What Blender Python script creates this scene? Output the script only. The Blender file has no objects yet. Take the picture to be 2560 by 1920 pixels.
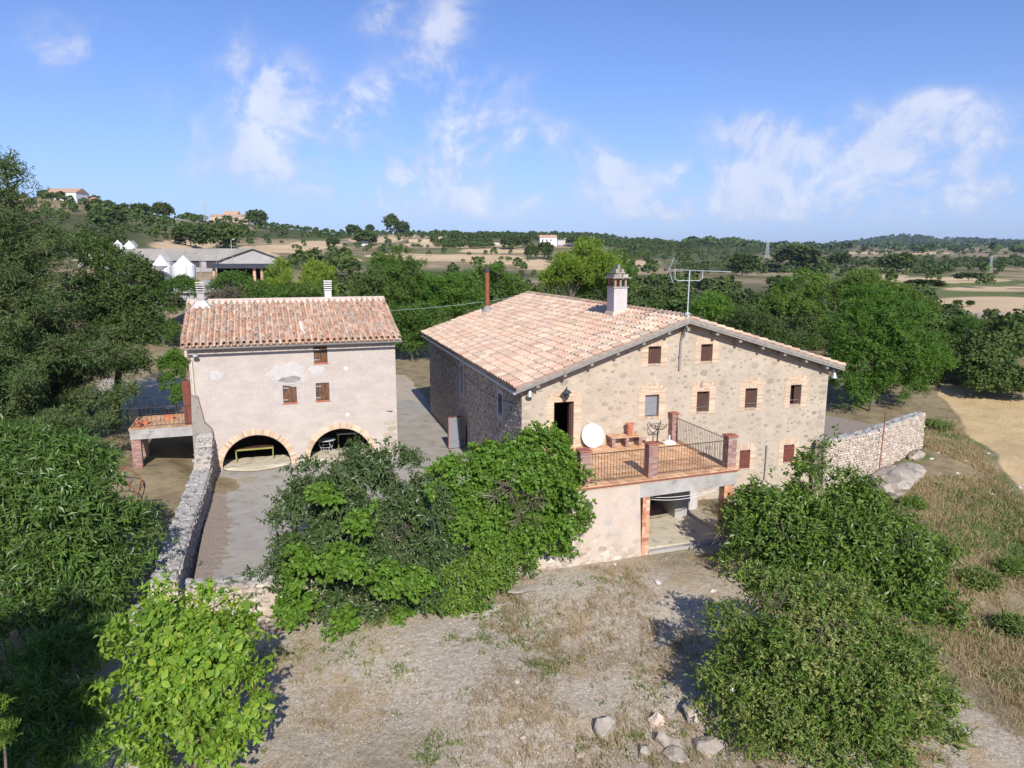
import bpy, math, random
import numpy as np
from mathutils import Matrix, Vector
R_ = np.random.default_rng(7)
random.seed(7)
sc = bpy.context.scene
col = sc.collection
# ------------------------------------------------------------------ camera
CAM_Z = 11.03
F, PITCH, ROLL = 1775.285, 0.1737, 0.0006
cam = bpy.data.cameras.new('camera'); camo = bpy.data.objects.new('camera', cam); col.objects.link(camo)
cam.sensor_width = 36.0; cam.lens = F * 36.0 / 2560.0
cam.clip_start = 0.1; cam.clip_end = 40000
camo.matrix_world = Matrix.Translation((0, 0, CAM_Z)) @ Matrix.Rotation(math.pi/2 - PITCH, 4, 'X') @ Matrix.Rotation(ROLL, 4, 'Z')
sc.camera = camo
HAZE = 6.5e-5
# ------------------------------------------------------------------ sun, sky, exposure
SUN_EL = math.radians(34.0)
SUN_AZ = math.atan2(0.234, -0.973)            # clockwise from +Y: behind the camera, a little to the right
sl = bpy.data.lights.new('sun', 'SUN'); sl.energy = 4.6; sl.angle = math.radians(0.53); sl.color = (1.0, 0.955, 0.885)
so = bpy.data.objects.new('sun', sl); col.objects.link(so)
sd = Vector((math.sin(SUN_AZ)*math.cos(SUN_EL), math.cos(SUN_AZ)*math.cos(SUN_EL), math.sin(SUN_EL)))
so.rotation_euler = sd.to_track_quat('Z', 'Y').to_euler(); so.location = (30, -60, 60)
vs = sc.view_settings
vs.view_transform = 'Standard'; vs.look = 'None'; vs.exposure = 0.29; vs.gamma = 1.0; vs.use_curve_mapping = False

class NT:
    """tiny node-tree helper"""
    def __init__(s, tree): s.t = tree; s.n = tree.nodes; s.n.clear()
    def add(s, kind, _d=None, **kw):
        n = s.n.new(kind)
        if _d:
            for k, v in _d.items(): setattr(n, k, v)
        for k, v in kw.items():
            k2 = int(k[1:]) if k[0] == 'i' and k[1:].isdigit() else k.replace('_', ' ')
            if isinstance(v, bpy.types.NodeSocket): s.t.links.new(v, n.inputs[k2])
            else: n.inputs[k2].default_value = v
        return n
    def math(s, op, a, b=0.0, c=None, clamp=False):
        n = s.n.new('ShaderNodeMath'); n.operation = op; n.use_clamp = clamp
        for i, v in enumerate((a, b) if c is None else (a, b, c)):
            if isinstance(v, bpy.types.NodeSocket): s.t.links.new(v, n.inputs[i])
            else: n.inputs[i].default_value = v
        return n.outputs[0]
    def vmath(s, op, a, b=(0, 0, 0), out=0):
        n = s.n.new('ShaderNodeVectorMath'); n.operation = op
        for i, v in enumerate((a, b)):
            if isinstance(v, bpy.types.NodeSocket): s.t.links.new(v, n.inputs[i])
            else: n.inputs[i].default_value = v
        return n.outputs[out]
    def ramp(s, fac, stops, interp='LINEAR'):
        n = s.n.new('ShaderNodeValToRGB'); n.color_ramp.interpolation = interp
        cr = n.color_ramp
        while len(cr.elements) > 1: cr.elements.remove(cr.elements[-1])
        cr.elements[0].position = stops[0][0]; cr.elements[0].color = tuple(stops[0][1]) + (1,)
        for p, c in stops[1:]:
            e = cr.elements.new(p); e.color = tuple(c) + (1,)
        if isinstance(fac, bpy.types.NodeSocket): s.t.links.new(fac, n.inputs[0])
        return n.outputs[0]
    def mix(s, f, a, b, mode='MIX'):
        n = s.n.new('ShaderNodeMix'); n.data_type = 'RGBA'; n.blend_type = mode
        for i, v in ((0, f), (6, a), (7, b)):
            if isinstance(v, bpy.types.NodeSocket): s.t.links.new(v, n.inputs[i])
            else: n.inputs[i].default_value = v if i == 0 else (tuple(v) + (1,) if len(v) == 3 else v)
        return n.outputs[2]
    def noise(s, vec, scale, detail=4, rough=0.55, out=0, dist=0.0):
        n = s.n.new('ShaderNodeTexNoise'); n.inputs['Scale'].default_value = scale
        n.inputs['Detail'].default_value = detail; n.inputs['Roughness'].default_value = rough; n.inputs['Distortion'].default_value = dist
        if vec is not None: s.t.links.new(vec, n.inputs['Vector'])
        return n.outputs[out]
    def step(s, x, a, b):
        n = s.n.new('ShaderNodeMapRange'); n.interpolation_type = 'SMOOTHSTEP'
        s.t.links.new(x, n.inputs[0]); n.inputs[1].default_value = a; n.inputs[2].default_value = b
        return n.outputs[0]

# ---- pixel helpers: turn a direction of the photograph into a real place at a real distance
def ray(x, y):
    a, b = x - 1280.0, y - 960.0
    c, s = math.cos(ROLL), math.sin(ROLL)
    u = (a*c + b*s)/F; v = (a*s - b*c)/F
    cp, sp = math.cos(PITCH), math.sin(PITCH)
    return np.array([u, cp + v*sp, v*cp - sp])
def at(x, y, Y):
    d = ray(x, y); return np.array([0, 0, CAM_Z]) + d*(Y/d[1])
def pix(P):
    P = np.asarray(P, float); X, Y, Z = P[..., 0], P[..., 1], P[..., 2] - CAM_Z
    c, s = math.cos(PITCH), math.sin(PITCH)
    d = np.maximum(Y*c - Z*s, 1e-3); up = Y*s + Z*c
    return 1280 + F*X/d, 960 - F*up/d

# ---- world: physical sky with broken cumulus
w = bpy.data.worlds.new('World'); sc.world = w; w.use_nodes = True
N = NT(w.node_tree)
sky = N.add('ShaderNodeTexSky'); sky.sky_type = 'NISHITA'; sky.sun_disc = False
sky.sun_elevation = SUN_EL; sky.sun_rotation = SUN_AZ; sky.altitude = 500; sky.air_density = 1.0; sky.dust_density = 0.6; sky.ozone_density = 2.6
tc = N.add('ShaderNodeTexCoord'); dirv = tc.outputs['Generated']
sep = N.add('ShaderNodeSeparateXYZ', Vector=dirv)
den = N.math('ADD', N.math('MAXIMUM', sep.outputs[2], 0.0), 0.10)
cx = N.math('DIVIDE', sep.outputs[0], den); cy = N.math('DIVIDE', sep.outputs[1], den)
pl = N.add('ShaderNodeCombineXYZ', X=cx, Y=cy, Z=0.0).outputs[0]
def blob(px, py, rx, ry, ang=0.0, wt=1.0):
    d = ray(px, py); d = d/np.linalg.norm(d)
    e1 = ray(px + 10, py); e1 = e1/np.linalg.norm(e1) - d; e1 /= np.linalg.norm(e1)
    e2 = np.cross(d, e1)*-1
    c, s = math.cos(ang), math.sin(ang)
    a = (e1*c + e2*s)*F/rx; b = (-e1*s + e2*c)*F/ry
    q = N.vmath('SUBTRACT', dirv, tuple(d))
    x = N.vmath('DOT_PRODUCT', q, tuple(a), out=1); y = N.vmath('DOT_PRODUCT', q, tuple(b), out=1)
    r2 = N.math('ADD', N.math('MULTIPLY', x, x), N.math('MULTIPLY', y, y))
    return N.math('MULTIPLY', N.math('POWER', 2.718, N.math('MULTIPLY', r2, -1.0)), wt)
blobs = [(170, 110, 95, 60, .2, .95), (395, 290, 75, 80, -.3, .6), (470, 430, 50, 50, 0, .45), (630, 265, 75, 50, .2, .95), (560, 110, 110, 45, .9, .45),
         (740, 210, 80, 75, .8, .85), (690, 380, 130, 65, .35, 1.05), (860, 300, 130, 70, .5, 1.0), (1140, 180, 70, 60, .9, .9), (620, 180, 60, 60, .6, .8), (1080, 110, 170, 70, .75, .95), (960, 30, 90, 40, .5, .8),
         (1200, 260, 150, 60, .55, .8), (820, 460, 60, 45, .3, .7), (1100, 420, 190, 80, .1, .95), (1500, 395, 180, 50, -.25, .75), (1300, 330, 120, 50, .2, .5),
         (2080, 390, 300, 70, -.22, .95), (1850, 455, 260, 40, -.05, .8), (2300, 310, 180, 50, -.25, .8), (2480, 290, 100, 55, 0, .7), (2350, 240, 60, 25, .1, .7), (1900, 505, 460, 60, -.03, .95), (1500, 520, 400, 45, 0, .6),
         (2300, 470, 360, 50, 0, .85), (930, 500, 170, 50, 0, .55), (470, 330, 50, 50, 0, .4), (1950, 350, 130, 50, -.3, .8)]
tot = None
for b in blobs:
    v = blob(*b); tot = v if tot is None else N.math('ADD', tot, v)
tot = N.math('MINIMUM', tot, 1.0)
warp = N.noise(dirv, 5.0, 3, 0.5, out=1)
dv = N.vmath('ADD', dirv, N.vmath('MULTIPLY', N.vmath('SUBTRACT', warp, (.5, .5, .5)), (.12, .12, .12)))
n1 = N.noise(dv, 10.0, 12, 0.62); n2 = N.noise(dv, 34.0, 8, 0.65)
# elsewhere the same kind of thin broken cloud goes on
nn = N.noise(pl, 0.55, 6, 0.6)
behind = N.math('MULTIPLY', N.step(nn, .55, .75), N.step(sep.outputs[1], .55, .2))
dens = N.math('MULTIPLY', tot, N.math('ADD', .36, N.math('MULTIPLY', N.math('SUBTRACT', n1, .46), 4.0)))
dens = N.math('ADD', dens, N.math('MULTIPLY', N.math('MULTIPLY', N.math('SUBTRACT', n2, .5), tot), 1.1))
cl = N.step(dens, .0, .95)
cl = N.math('MULTIPLY', cl, N.step(tot, .04, .45))
cl = N.math('MAXIMUM', cl, N.math('MULTIPLY', behind, .5))
cl = N.math('MULTIPLY', cl, N.step(sep.outputs[2], .0, .06))
hz = N.math('POWER', N.math('SUBTRACT', 1.0, N.math('MAXIMUM', sep.outputs[2], 0.0), clamp=True), 9.0)
skyc = N.mix(1.0, sky.outputs[0], (.80, 0.93, 1.30), 'MULTIPLY')
skyc = N.mix(N.math('MULTIPLY', hz, .85), skyc, (3.9, 5.0, 7.9))
shade = N.math('ADD', N.math('MULTIPLY', N.noise(dv, 12.0, 5, .5), .35), N.math('MULTIPLY', cl, .25))
cc = N.ramp(shade, [(0.14, (4.4, 4.9, 6.9)), (0.30, (5.8, 6.1, 7.4)), (0.50, (8.0, 8.1, 8.7))])
cfac = N.math('MULTIPLY', cl, .70)
fin = N.mix(cfac, skyc, cc)
bg = N.add('ShaderNodeBackground', Color=fin, Strength=0.10)
N.add('ShaderNodeOutputWorld', Surface=bg.outputs[0])

# ------------------------------------------------------------------ materials
MATS = {}
def newmat(name):
    m = bpy.data.materials.new(name); m.use_nodes = True; MATS[name] = m
    return m, NT(m.node_tree)
def out(N, sh, bump=None):
    N.add('ShaderNodeOutputMaterial', Surface=sh)
def rnd(N):
    oi = N.add('ShaderNodeObjectInfo'); a = N.add('ShaderNodeAttribute', {'attribute_name': 'tint'})
    return N.math('FRACT', N.math('ADD', oi.outputs['Random'], a.outputs['Fac']))
def surf(name, c1, c2, scale=3.0, rough=.85, bump=.3, bscale=40.0, pieces=None, stain=None, detail=6, spec=.3, metal=0.0, stretch=(1, 1, 1), dist=.02, pm=.72):
    """general weathered surface; 'pieces' = list of colours picked per piece; stain=(colour, scale, lo, hi)"""
    m, N = newmat(name)
    tc = N.add('ShaderNodeTexCoord'); v = tc.outputs['Object']
    g = N.add('ShaderNodeNewGeometry').outputs['Position']
    vv = N.vmath('MULTIPLY', g, stretch)
    f = N.noise(vv, scale, detail, .6)
    c = N.ramp(f, [(.3, c1), (.7, c2)])
    if pieces:
        r = rnd(N); k = len(pieces)
        pc = N.ramp(r, [(i/k, p) for i, p in enumerate(pieces)], 'CONSTANT')
        c = N.mix(pm, c, pc)
        br = N.math('ADD', .8, N.math('MULTIPLY', N.math('FRACT', N.math('MULTIPLY', r, 17.3)), .4))
        c = N.mix(1.0, c, N.add('ShaderNodeCombineXYZ', X=br, Y=br, Z=br).outputs[0], 'MULTIPLY')
    if stain:
        sts = stain if isinstance(stain, list) else [stain]
        for (scol, ss, lo, hi) in sts:
            c = N.mix(N.step(N.noise(vv, ss, 5, .6), lo, hi), c, scol)
    fine = N.noise(g, bscale, 5, .65)
    k = N.math('ADD', .82, N.math('MULTIPLY', fine, .36))
    c = N.mix(1.0, c, N.add('ShaderNodeCombineXYZ', X=k, Y=k, Z=k).outputs[0], 'MULTIPLY')
    bs = N.add('ShaderNodeBsdfPrincipled', Base_Color=c, Roughness=rough, Metallic=metal)
    bs.inputs['Specular IOR Level'].default_value = spec
    if bump:
        bn = N.add('ShaderNodeBump', Height=fine, Strength=bump, Distance=dist)
        N.t.links.new(bn.outputs[0], bs.inputs['Normal'])
    out(N, bs.outputs[0]); return m
def leafmat(name, cols, trans=.3, rough=.5, spec=.35):
    m, N = newmat(name)
    r = rnd(N); k = len(cols)
    c = N.ramp(r, [(i/max(1, k-1), p) for i, p in enumerate(cols)])
    bs = N.add('ShaderNodeBsdfPrincipled', Base_Color=c, Roughness=rough)
    bs.inputs['Specular IOR Level'].default_value = spec
    tcol = N.mix(1.0, c, (1.5, 1.6, .55), 'MULTIPLY')
    tr = N.add('ShaderNodeBsdfTranslucent', Color=tcol)
    mx = N.add('ShaderNodeMixShader', i0=trans, i1=bs.outputs[0], i2=tr.outputs[0])
    out(N, mx.outputs[0]); return m

M = MATS
surf('house_render', (.41, .335, .255), (.53, .44, .345), 1.3, .95, .5, 22, stain=[((.34, .28, .22), 2.6, .56, .75), ((.62, .52, .42), 1.0, .6, .8)])
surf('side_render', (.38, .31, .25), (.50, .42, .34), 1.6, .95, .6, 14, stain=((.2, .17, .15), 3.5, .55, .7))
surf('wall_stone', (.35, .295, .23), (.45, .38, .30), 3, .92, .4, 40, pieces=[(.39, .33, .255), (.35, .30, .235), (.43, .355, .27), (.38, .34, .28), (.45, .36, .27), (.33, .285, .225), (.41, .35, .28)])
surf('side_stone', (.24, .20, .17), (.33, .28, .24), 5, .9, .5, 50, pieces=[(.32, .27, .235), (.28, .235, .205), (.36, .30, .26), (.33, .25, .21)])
surf('plaster', (.44, .375, .33), (.54, .47, .415), .9, .92, .35, 9, stretch=(1, 1, 2.2), stain=[((.45, .40, .37), 1.7, .57, .72), ((.40, .34, .31), 6.0, .62, .72)])
surf('patch_plaster', (.48, .44, .415), (.57, .535, .51), 3, .95, .3, 20)
surf('window_patch', (.43, .385, .355), (.52, .47, .44), 5, .95, .3, 20, stain=((.44, .4, .38), 4, .5, .65))
surf('ochre_brick', (.53, .385, .27), (.62, .47, .34), 6, .9, .2, 60, pieces=[(.57, .42, .30), (.54, .38, .265), (.60, .46, .34), (.52, .36, .25), (.58, .44, .315), (.62, .48, .36)])
surf('ochre_mortar', (.58, .44, .32), (.66, .52, .39), 6, .95, .2, 60)
surf('red_brick', (.30, .16, .13), (.42, .24, .19), 8, .9, .2, 60, pieces=[(.36, .19, .15), (.30, .15, .13), (.42, .25, .20), (.26, .14, .13), (.40, .29, .26)])
surf('orange_brick', (.50, .22, .12), (.62, .33, .20), 8, .9, .2, 60, pieces=[(.56, .26, .14), (.62, .36, .23), (.45, .16, .10), (.66, .44, .30), (.58, .30, .18)])
surf('brick_mortar', (.42, .36, .32), (.52, .45, .40), 8, .95, .2, 60)
surf('cap_clay', (.30, .10, .07), (.38, .14, .09), 4, .8, .2, 60, stain=((.42, .25, .1), 5, .6, .75))
surf('new_tile', (.53, .37, .26), (.61, .445, .325), 5, .9, .25, 45, pm=.6, pieces=[(.57, .38, .27), (.61, .45, .31), (.53, .31, .23), (.59, .42, .31), (.57, .40, .27), (.62, .48, .34), (.53, .36, .27), (.47, .28, .215), (.60, .44, .34), (.45, .39, .30), (.57, .40, .29), (.56, .35, .26), (.48, .42, .36)], stain=((.38, .34, .26), 3.0, .62, .76))
surf('old_tile', (.50, .33, .23), (.60, .43, .32), 5, .92, .3, 45, pm=.6, pieces=[(.58, .34, .22), (.54, .28, .18), (.62, .44, .31), (.52, .30, .20), (.60, .41, .29), (.48, .39, .32), (.64, .50, .37), (.57, .32, .21), (.54, .44, .36), (.60, .38, .25), (.42, .34, .29), (.62, .48, .37)], stain=((.36, .31, .25), 4.0, .62, .78))
surf('roof_bed', (.36, .24, .17), (.50, .35, .26), 6, .95, .4, 30)
surf('lime_band', (.60, .46, .37), (.72, .58, .48), 3, .95, .3, 30, stain=((.4, .32, .26), 5, .58, .7))
surf('grey_wood', (.22, .20, .18), (.34, .31, .28), 6, .85, .3, 40, stretch=(1, 1, 1))
surf('dark_wood', (.075, .034, .025), (.12, .058, .042), 6, .65, .3, 40, stretch=(6, 6, .7))
surf('weathered_shutter', (.10, .05, .028), (.27, .115, .04), 2.6, .7, .3, 40, stretch=(7, 7, 1), stain=((.05, .045, .045), 2, .5, .6))
surf('grey_shutter', (.20, .20, .22), (.26, .26, .28), 6, .6, .1, 40)
surf('brown_paint', (.15, .045, .035), (.2, .065, .045), 6, .55, .1, 40)
surf('rust', (.20, .07, .03), (.32, .11, .045), 3, .8, .3, 40, stain=((.12, .07, .05), 3, .6, .7))
surf('iron', (.05, .035, .028), (.10, .06, .045), 8, .6, .1, 60)
surf('dark_iron', (.035, .038, .042), (.08, .08, .085), 8, .6, .1, 60)
surf('zinc', (.42, .42, .42), (.55, .55, .55), 5, .45, .1, 40, metal=.5)
surf('galvanised', (.40, .44, .46), (.55, .6, .62), 5, .5, .1, 40)
surf('gutter_grey', (.20, .19, .18), (.34, .32, .29), 5, .7, .2, 40)
surf('cream_pipe', (.60, .50, .38), (.68, .58, .45), 5, .6, .1, 40, stain=((.3, .28, .25), 4, .62, .72))
surf('concrete', (.33, .31, .285), (.47, .44, .41), 1.6, .92, .3, 30, stain=[((.24, .23, .215), 2.3, .55, .72), ((.54, .51, .48), 1.5, .6, .75)])
surf('pale_concrete', (.50, .43, .31), (.64, .57, .43), 1.5, .92, .2, 30, stain=[((.40, .32, .12), 1.3, .62, .75), ((.33, .3, .25), 2.6, .55, .7)])
surf('floor_tile', (.56, .32, .165), (.66, .41, .235), 4, .75, .1, 50, pieces=[(.60, .36, .20), (.64, .40, .23), (.56, .31, .17), (.66, .43, .26), (.60, .34, .18)], stain=((.42, .23, .15), 1.3, .60, .74))
surf('tile_grout', (.44, .30, .2), (.5, .35, .24), 5, .9, .1, 50)
surf('paving', (.31, .285, .245), (.41, .375, .325), .9, .95, .5, 45, stain=[((.22, .21, .15), 1.1, .54, .70), ((.30, .28, .17), .5, .60, .70), ((.44, .40, .36), 3.1, .60, .75)])
surf('pebbly_joint', (.34, .28, .22), (.50, .43, .35), 20, .95, .8, 60)
surf('leaf_litter', (.22, .165, .12), (.42, .35, .285), 16, .95, 1.0, 70, detail=8)
surf('rubble', (.30, .265, .22), (.46, .405, .335), 3, .95, .8, 28, pieces=[(.42, .37, .32), (.34, .31, .28), (.50, .43, .36), (.38, .33, .28), (.46, .42, .37), (.30, .28, .25)], stain=((.22, .215, .2), 3.2, .54, .66))
surf('pink_rubble', (.44, .36, .29), (.58, .49, .40), 3, .95, .8, 28, pieces=[(.52, .43, .34), (.44, .36, .29), (.58, .49, .40), (.50, .38, .30), (.40, .34, .28), (.60, .52, .44)], stain=((.28, .25, .22), 3.0, .58, .68))
surf('coping', (.30, .285, .26), (.50, .475, .44), 6, .95, .9, 24, stain=[((.16, .155, .145), 3.0, .52, .64), ((.66, .65, .62), 8.0, .60, .68)])
surf('mortar_core', (.44, .37, .30), (.56, .48, .39), 4, .95, .8, 30, stain=((.26, .23, .2), 3.0, .55, .68))
surf('terrace_wall', (.50, .40, .32), (.60, .50, .415), 1.6, .95, .4, 16, stain=[((.41, .38, .35), 1.2, .52, .68), ((.60, .44, .34), 2.2, .6, .72)])
surf('white_paint', (.74, .73, .72), (.82, .81, .80), 4, .5, .05, 40)
surf('white_marble', (.56, .53, .51), (.70, .67, .65), 6, .4, .05, 40)
surf('terracotta', (.46, .15, .08), (.56, .21, .12), 6, .8, .1, 50, stain=((.6, .36, .27), 7, .6, .75))
surf('bark', (.10, .08, .06), (.20, .165, .13), 5, .95, .6, 30, stretch=(2, 2, .5))
surf('pale_bark', (.24, .21, .17), (.36, .31, .26), 5, .95, .6, 30)
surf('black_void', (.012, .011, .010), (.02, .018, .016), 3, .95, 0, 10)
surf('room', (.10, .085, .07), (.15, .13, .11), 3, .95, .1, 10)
surf('rock', (.30, .255, .205), (.46, .395, .325), 2.2, .95, .9, 12, stain=[((.26, .235, .2), 2.6, .52, .66), ((.50, .38, .29), 1.5, .6, .7)])
surf('rock_pink', (.50, .38, .30), (.64, .52, .43), 2.2, .95, .9, 12)
surf('white_stone', (.58, .53, .47), (.74, .69, .62), 3, .9, .5, 30)
surf('barn_block', (.33, .31, .30), (.40, .38, .37), .7, .95, .1, 3)
surf('fibre_cement', (.24, .22, .19), (.34, .315, .28), .35, .95, .2, 2, stain=((.42, .40, .36), .3, .6, .7))
surf('far_stone', (.42, .32, .23), (.52, .41, .30), .3, .95, 0, 3)
surf('far_white', (.70, .69, .68), (.78, .77, .76), .3, .9, 0, 3)
surf('far_roof', (.42, .26, .17), (.52, .34, .24), .3, .95, 0, 3)
surf('far_brick', (.42, .20, .13), (.50, .26, .17), .3, .95, 0, 3)
surf('far_dark', (.05, .05, .055), (.08, .08, .085), .3, .8, 0, 3)
surf('green_paint', (.24, .25, .06), (.32, .32, .09), 5, .6, .1, 40)
surf('grey_weathered_wood', (.16, .15, .13), (.26, .24, .2), 6, .9, .4, 30)
surf('gravel_stone', (.36, .31, .26), (.52, .46, .40), 9, .95, .3, 60, pieces=[(.40, .34, .28), (.32, .28, .24), (.46, .41, .35), (.38, .30, .23), (.27, .24, .21), (.52, .48, .42)])
leafmat('dry_grass', [(.40, .31, .18), (.50, .40, .25), (.30, .23, .13), (.42, .29, .16)], .25, .8, .1)
leafmat('weed_green', [(.10, .16, .035), (.16, .23, .06), (.22, .25, .08)], .3)
leafmat('lime_leaf', [(0.138, 0.265, 0.028), (0.196, 0.335, 0.036), (0.276, 0.400, 0.050), (0.103, 0.205, 0.024), (0.391, 0.454, 0.060)], .38)
leafmat('vine_leaf', [(0.116, 0.226, 0.026), (0.165, 0.289, 0.036), (0.220, 0.341, 0.050), (0.088, 0.173, 0.022), (0.187, 0.304, 0.045)], .38)
leafmat('dark_leaf', [(0.054, 0.095, 0.028), (0.078, 0.125, 0.038), (0.108, 0.162, 0.046), (0.043, 0.078, 0.027), (0.132, 0.168, 0.067)], .22, .42, .5)
leafmat('walnut_leaf', [(0.084, 0.159, 0.024), (0.133, 0.226, 0.033), (0.189, 0.287, 0.044), (0.063, 0.122, 0.020), (0.224, 0.293, 0.066)], .3, .42, .45)
leafmat('elder_leaf', [(0.094, 0.171, 0.027), (0.144, 0.230, 0.038), (0.225, 0.277, 0.058), (0.069, 0.130, 0.021), (0.263, 0.283, 0.084)], .3)
leafmat('elder_umbel', [(.23, .29, .07), (.30, .34, .10), (.27, .27, .09)], .2)
leafmat('elder_flower', [(.78, .76, .66), (.85, .83, .74)], .1)
leafmat('peach_leaf', [(0.069, 0.143, 0.028), (0.100, 0.193, 0.038), (0.150, 0.253, 0.052), (0.056, 0.110, 0.024), (0.200, 0.286, 0.067)], .32, .40, .5)
leafmat('cedar_needle', [(0.036, 0.077, 0.021), (0.055, 0.108, 0.028), (0.085, 0.138, 0.038), (0.115, 0.138, 0.048), (0.030, 0.062, 0.019)], .12, .6, .3)
leafmat('cedar_brown', [(.16, .13, .08), (.20, .15, .09)], .1, .8, .1)
leafmat('oak_leaf', [(0.060, 0.103, 0.024), (0.084, 0.132, 0.030), (0.114, 0.167, 0.038), (0.050, 0.086, 0.020)], .2)
leafmat('bright_leaf', [(0.081, 0.175, 0.022), (0.112, 0.220, 0.030), (0.150, 0.260, 0.038), (0.069, 0.140, 0.020)], .35)
leafmat('yellow_leaf', [(.14, .24, .03), (.20, .29, .04), (.26, .33, .05), (.10, .19, .025)], .35)
leafmat('hedge_leaf', [(0.072, 0.146, 0.022), (0.098, 0.185, 0.030), (0.130, 0.213, 0.036), (0.058, 0.118, 0.020)], .3)
leafmat('far_leaf', [(0.055, 0.090, 0.023), (0.072, 0.112, 0.029), (0.096, 0.134, 0.034), (0.048, 0.075, 0.022), (0.084, 0.108, 0.036)], .15, .7, .15)
leafmat('dead_twig', [(.16, .13, .10), (.22, .18, .14)], .1)
m, N = newmat('glass_dark')
bs = N.add('ShaderNodeBsdfPrincipled', Base_Color=(.02, .022, .025, 1), Roughness=.08); out(N, bs.outputs[0])
# ------------------------------------------------------------------ mesh helpers
def mesh_np(name, V, Fc, mat=None, tint=None, smooth=False, mats=None, midx=None):
    """V (n,3); Fc = (m,3)/(m,4) array or a list of index tuples"""
    V = np.asarray(V, np.float32); me = bpy.data.meshes.new(name)
    me.vertices.add(len(V)); me.vertices.foreach_set('co', V.ravel())
    if isinstance(Fc, np.ndarray):
        k = Fc.shape[1]; n = len(Fc); idx = Fc.astype(np.int32).ravel()
        starts = np.arange(n, dtype=np.int32)*k
    else:
        lens = [len(f) for f in Fc]; n = len(Fc)
        idx = np.array([i for f in Fc for i in f], np.int32)
        starts = np.concatenate([[0], np.cumsum(lens)[:-1]]).astype(np.int32)
    me.loops.add(len(idx)); me.loops.foreach_set('vertex_index', idx)
    me.polygons.add(n); me.polygons.foreach_set('loop_start', starts)
    if mats:
        for q in mats: me.materials.append(M[q])
        me.polygons.foreach_set('material_index', np.asarray(midx, np.int32))
    elif mat: me.materials.append(M[mat])
    me.update(calc_edges=True)
    me.polygons.foreach_set('use_smooth', np.full(n, bool(smooth)))
    if tint is not None:
        a = me.attributes.new('tint', 'FLOAT', 'FACE'); a.data.foreach_set('value', np.asarray(tint, np.float32))
    me.validate(); return me
def link(name, me, parent=None, kind=None, mw=None):
    o = bpy.data.objects.new(name, me); col.objects.link(o)
    if parent is not None: o.parent = parent
    if mw is not None: o.matrix_local = mw if parent is not None else mw
    if kind: o['kind'] = kind
    return o
def tag(o, label, cat=None, group=None, kind=None):
    o['label'] = label
    if cat: o['category'] = cat
    if group: o['group'] = group
    if kind: o['kind'] = kind
    return o
def thing(name, label, cat, loc=(0, 0, 0), rot=0.0, group=None):
    o = bpy.data.objects.new(name, None); col.objects.link(o); o.empty_display_size = .2
    o.matrix_world = Matrix.Translation(Vector([float(a) for a in loc])) @ Matrix.Rotation(rot, 4, 'Z')
    return tag(o, label, cat, group)
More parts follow.
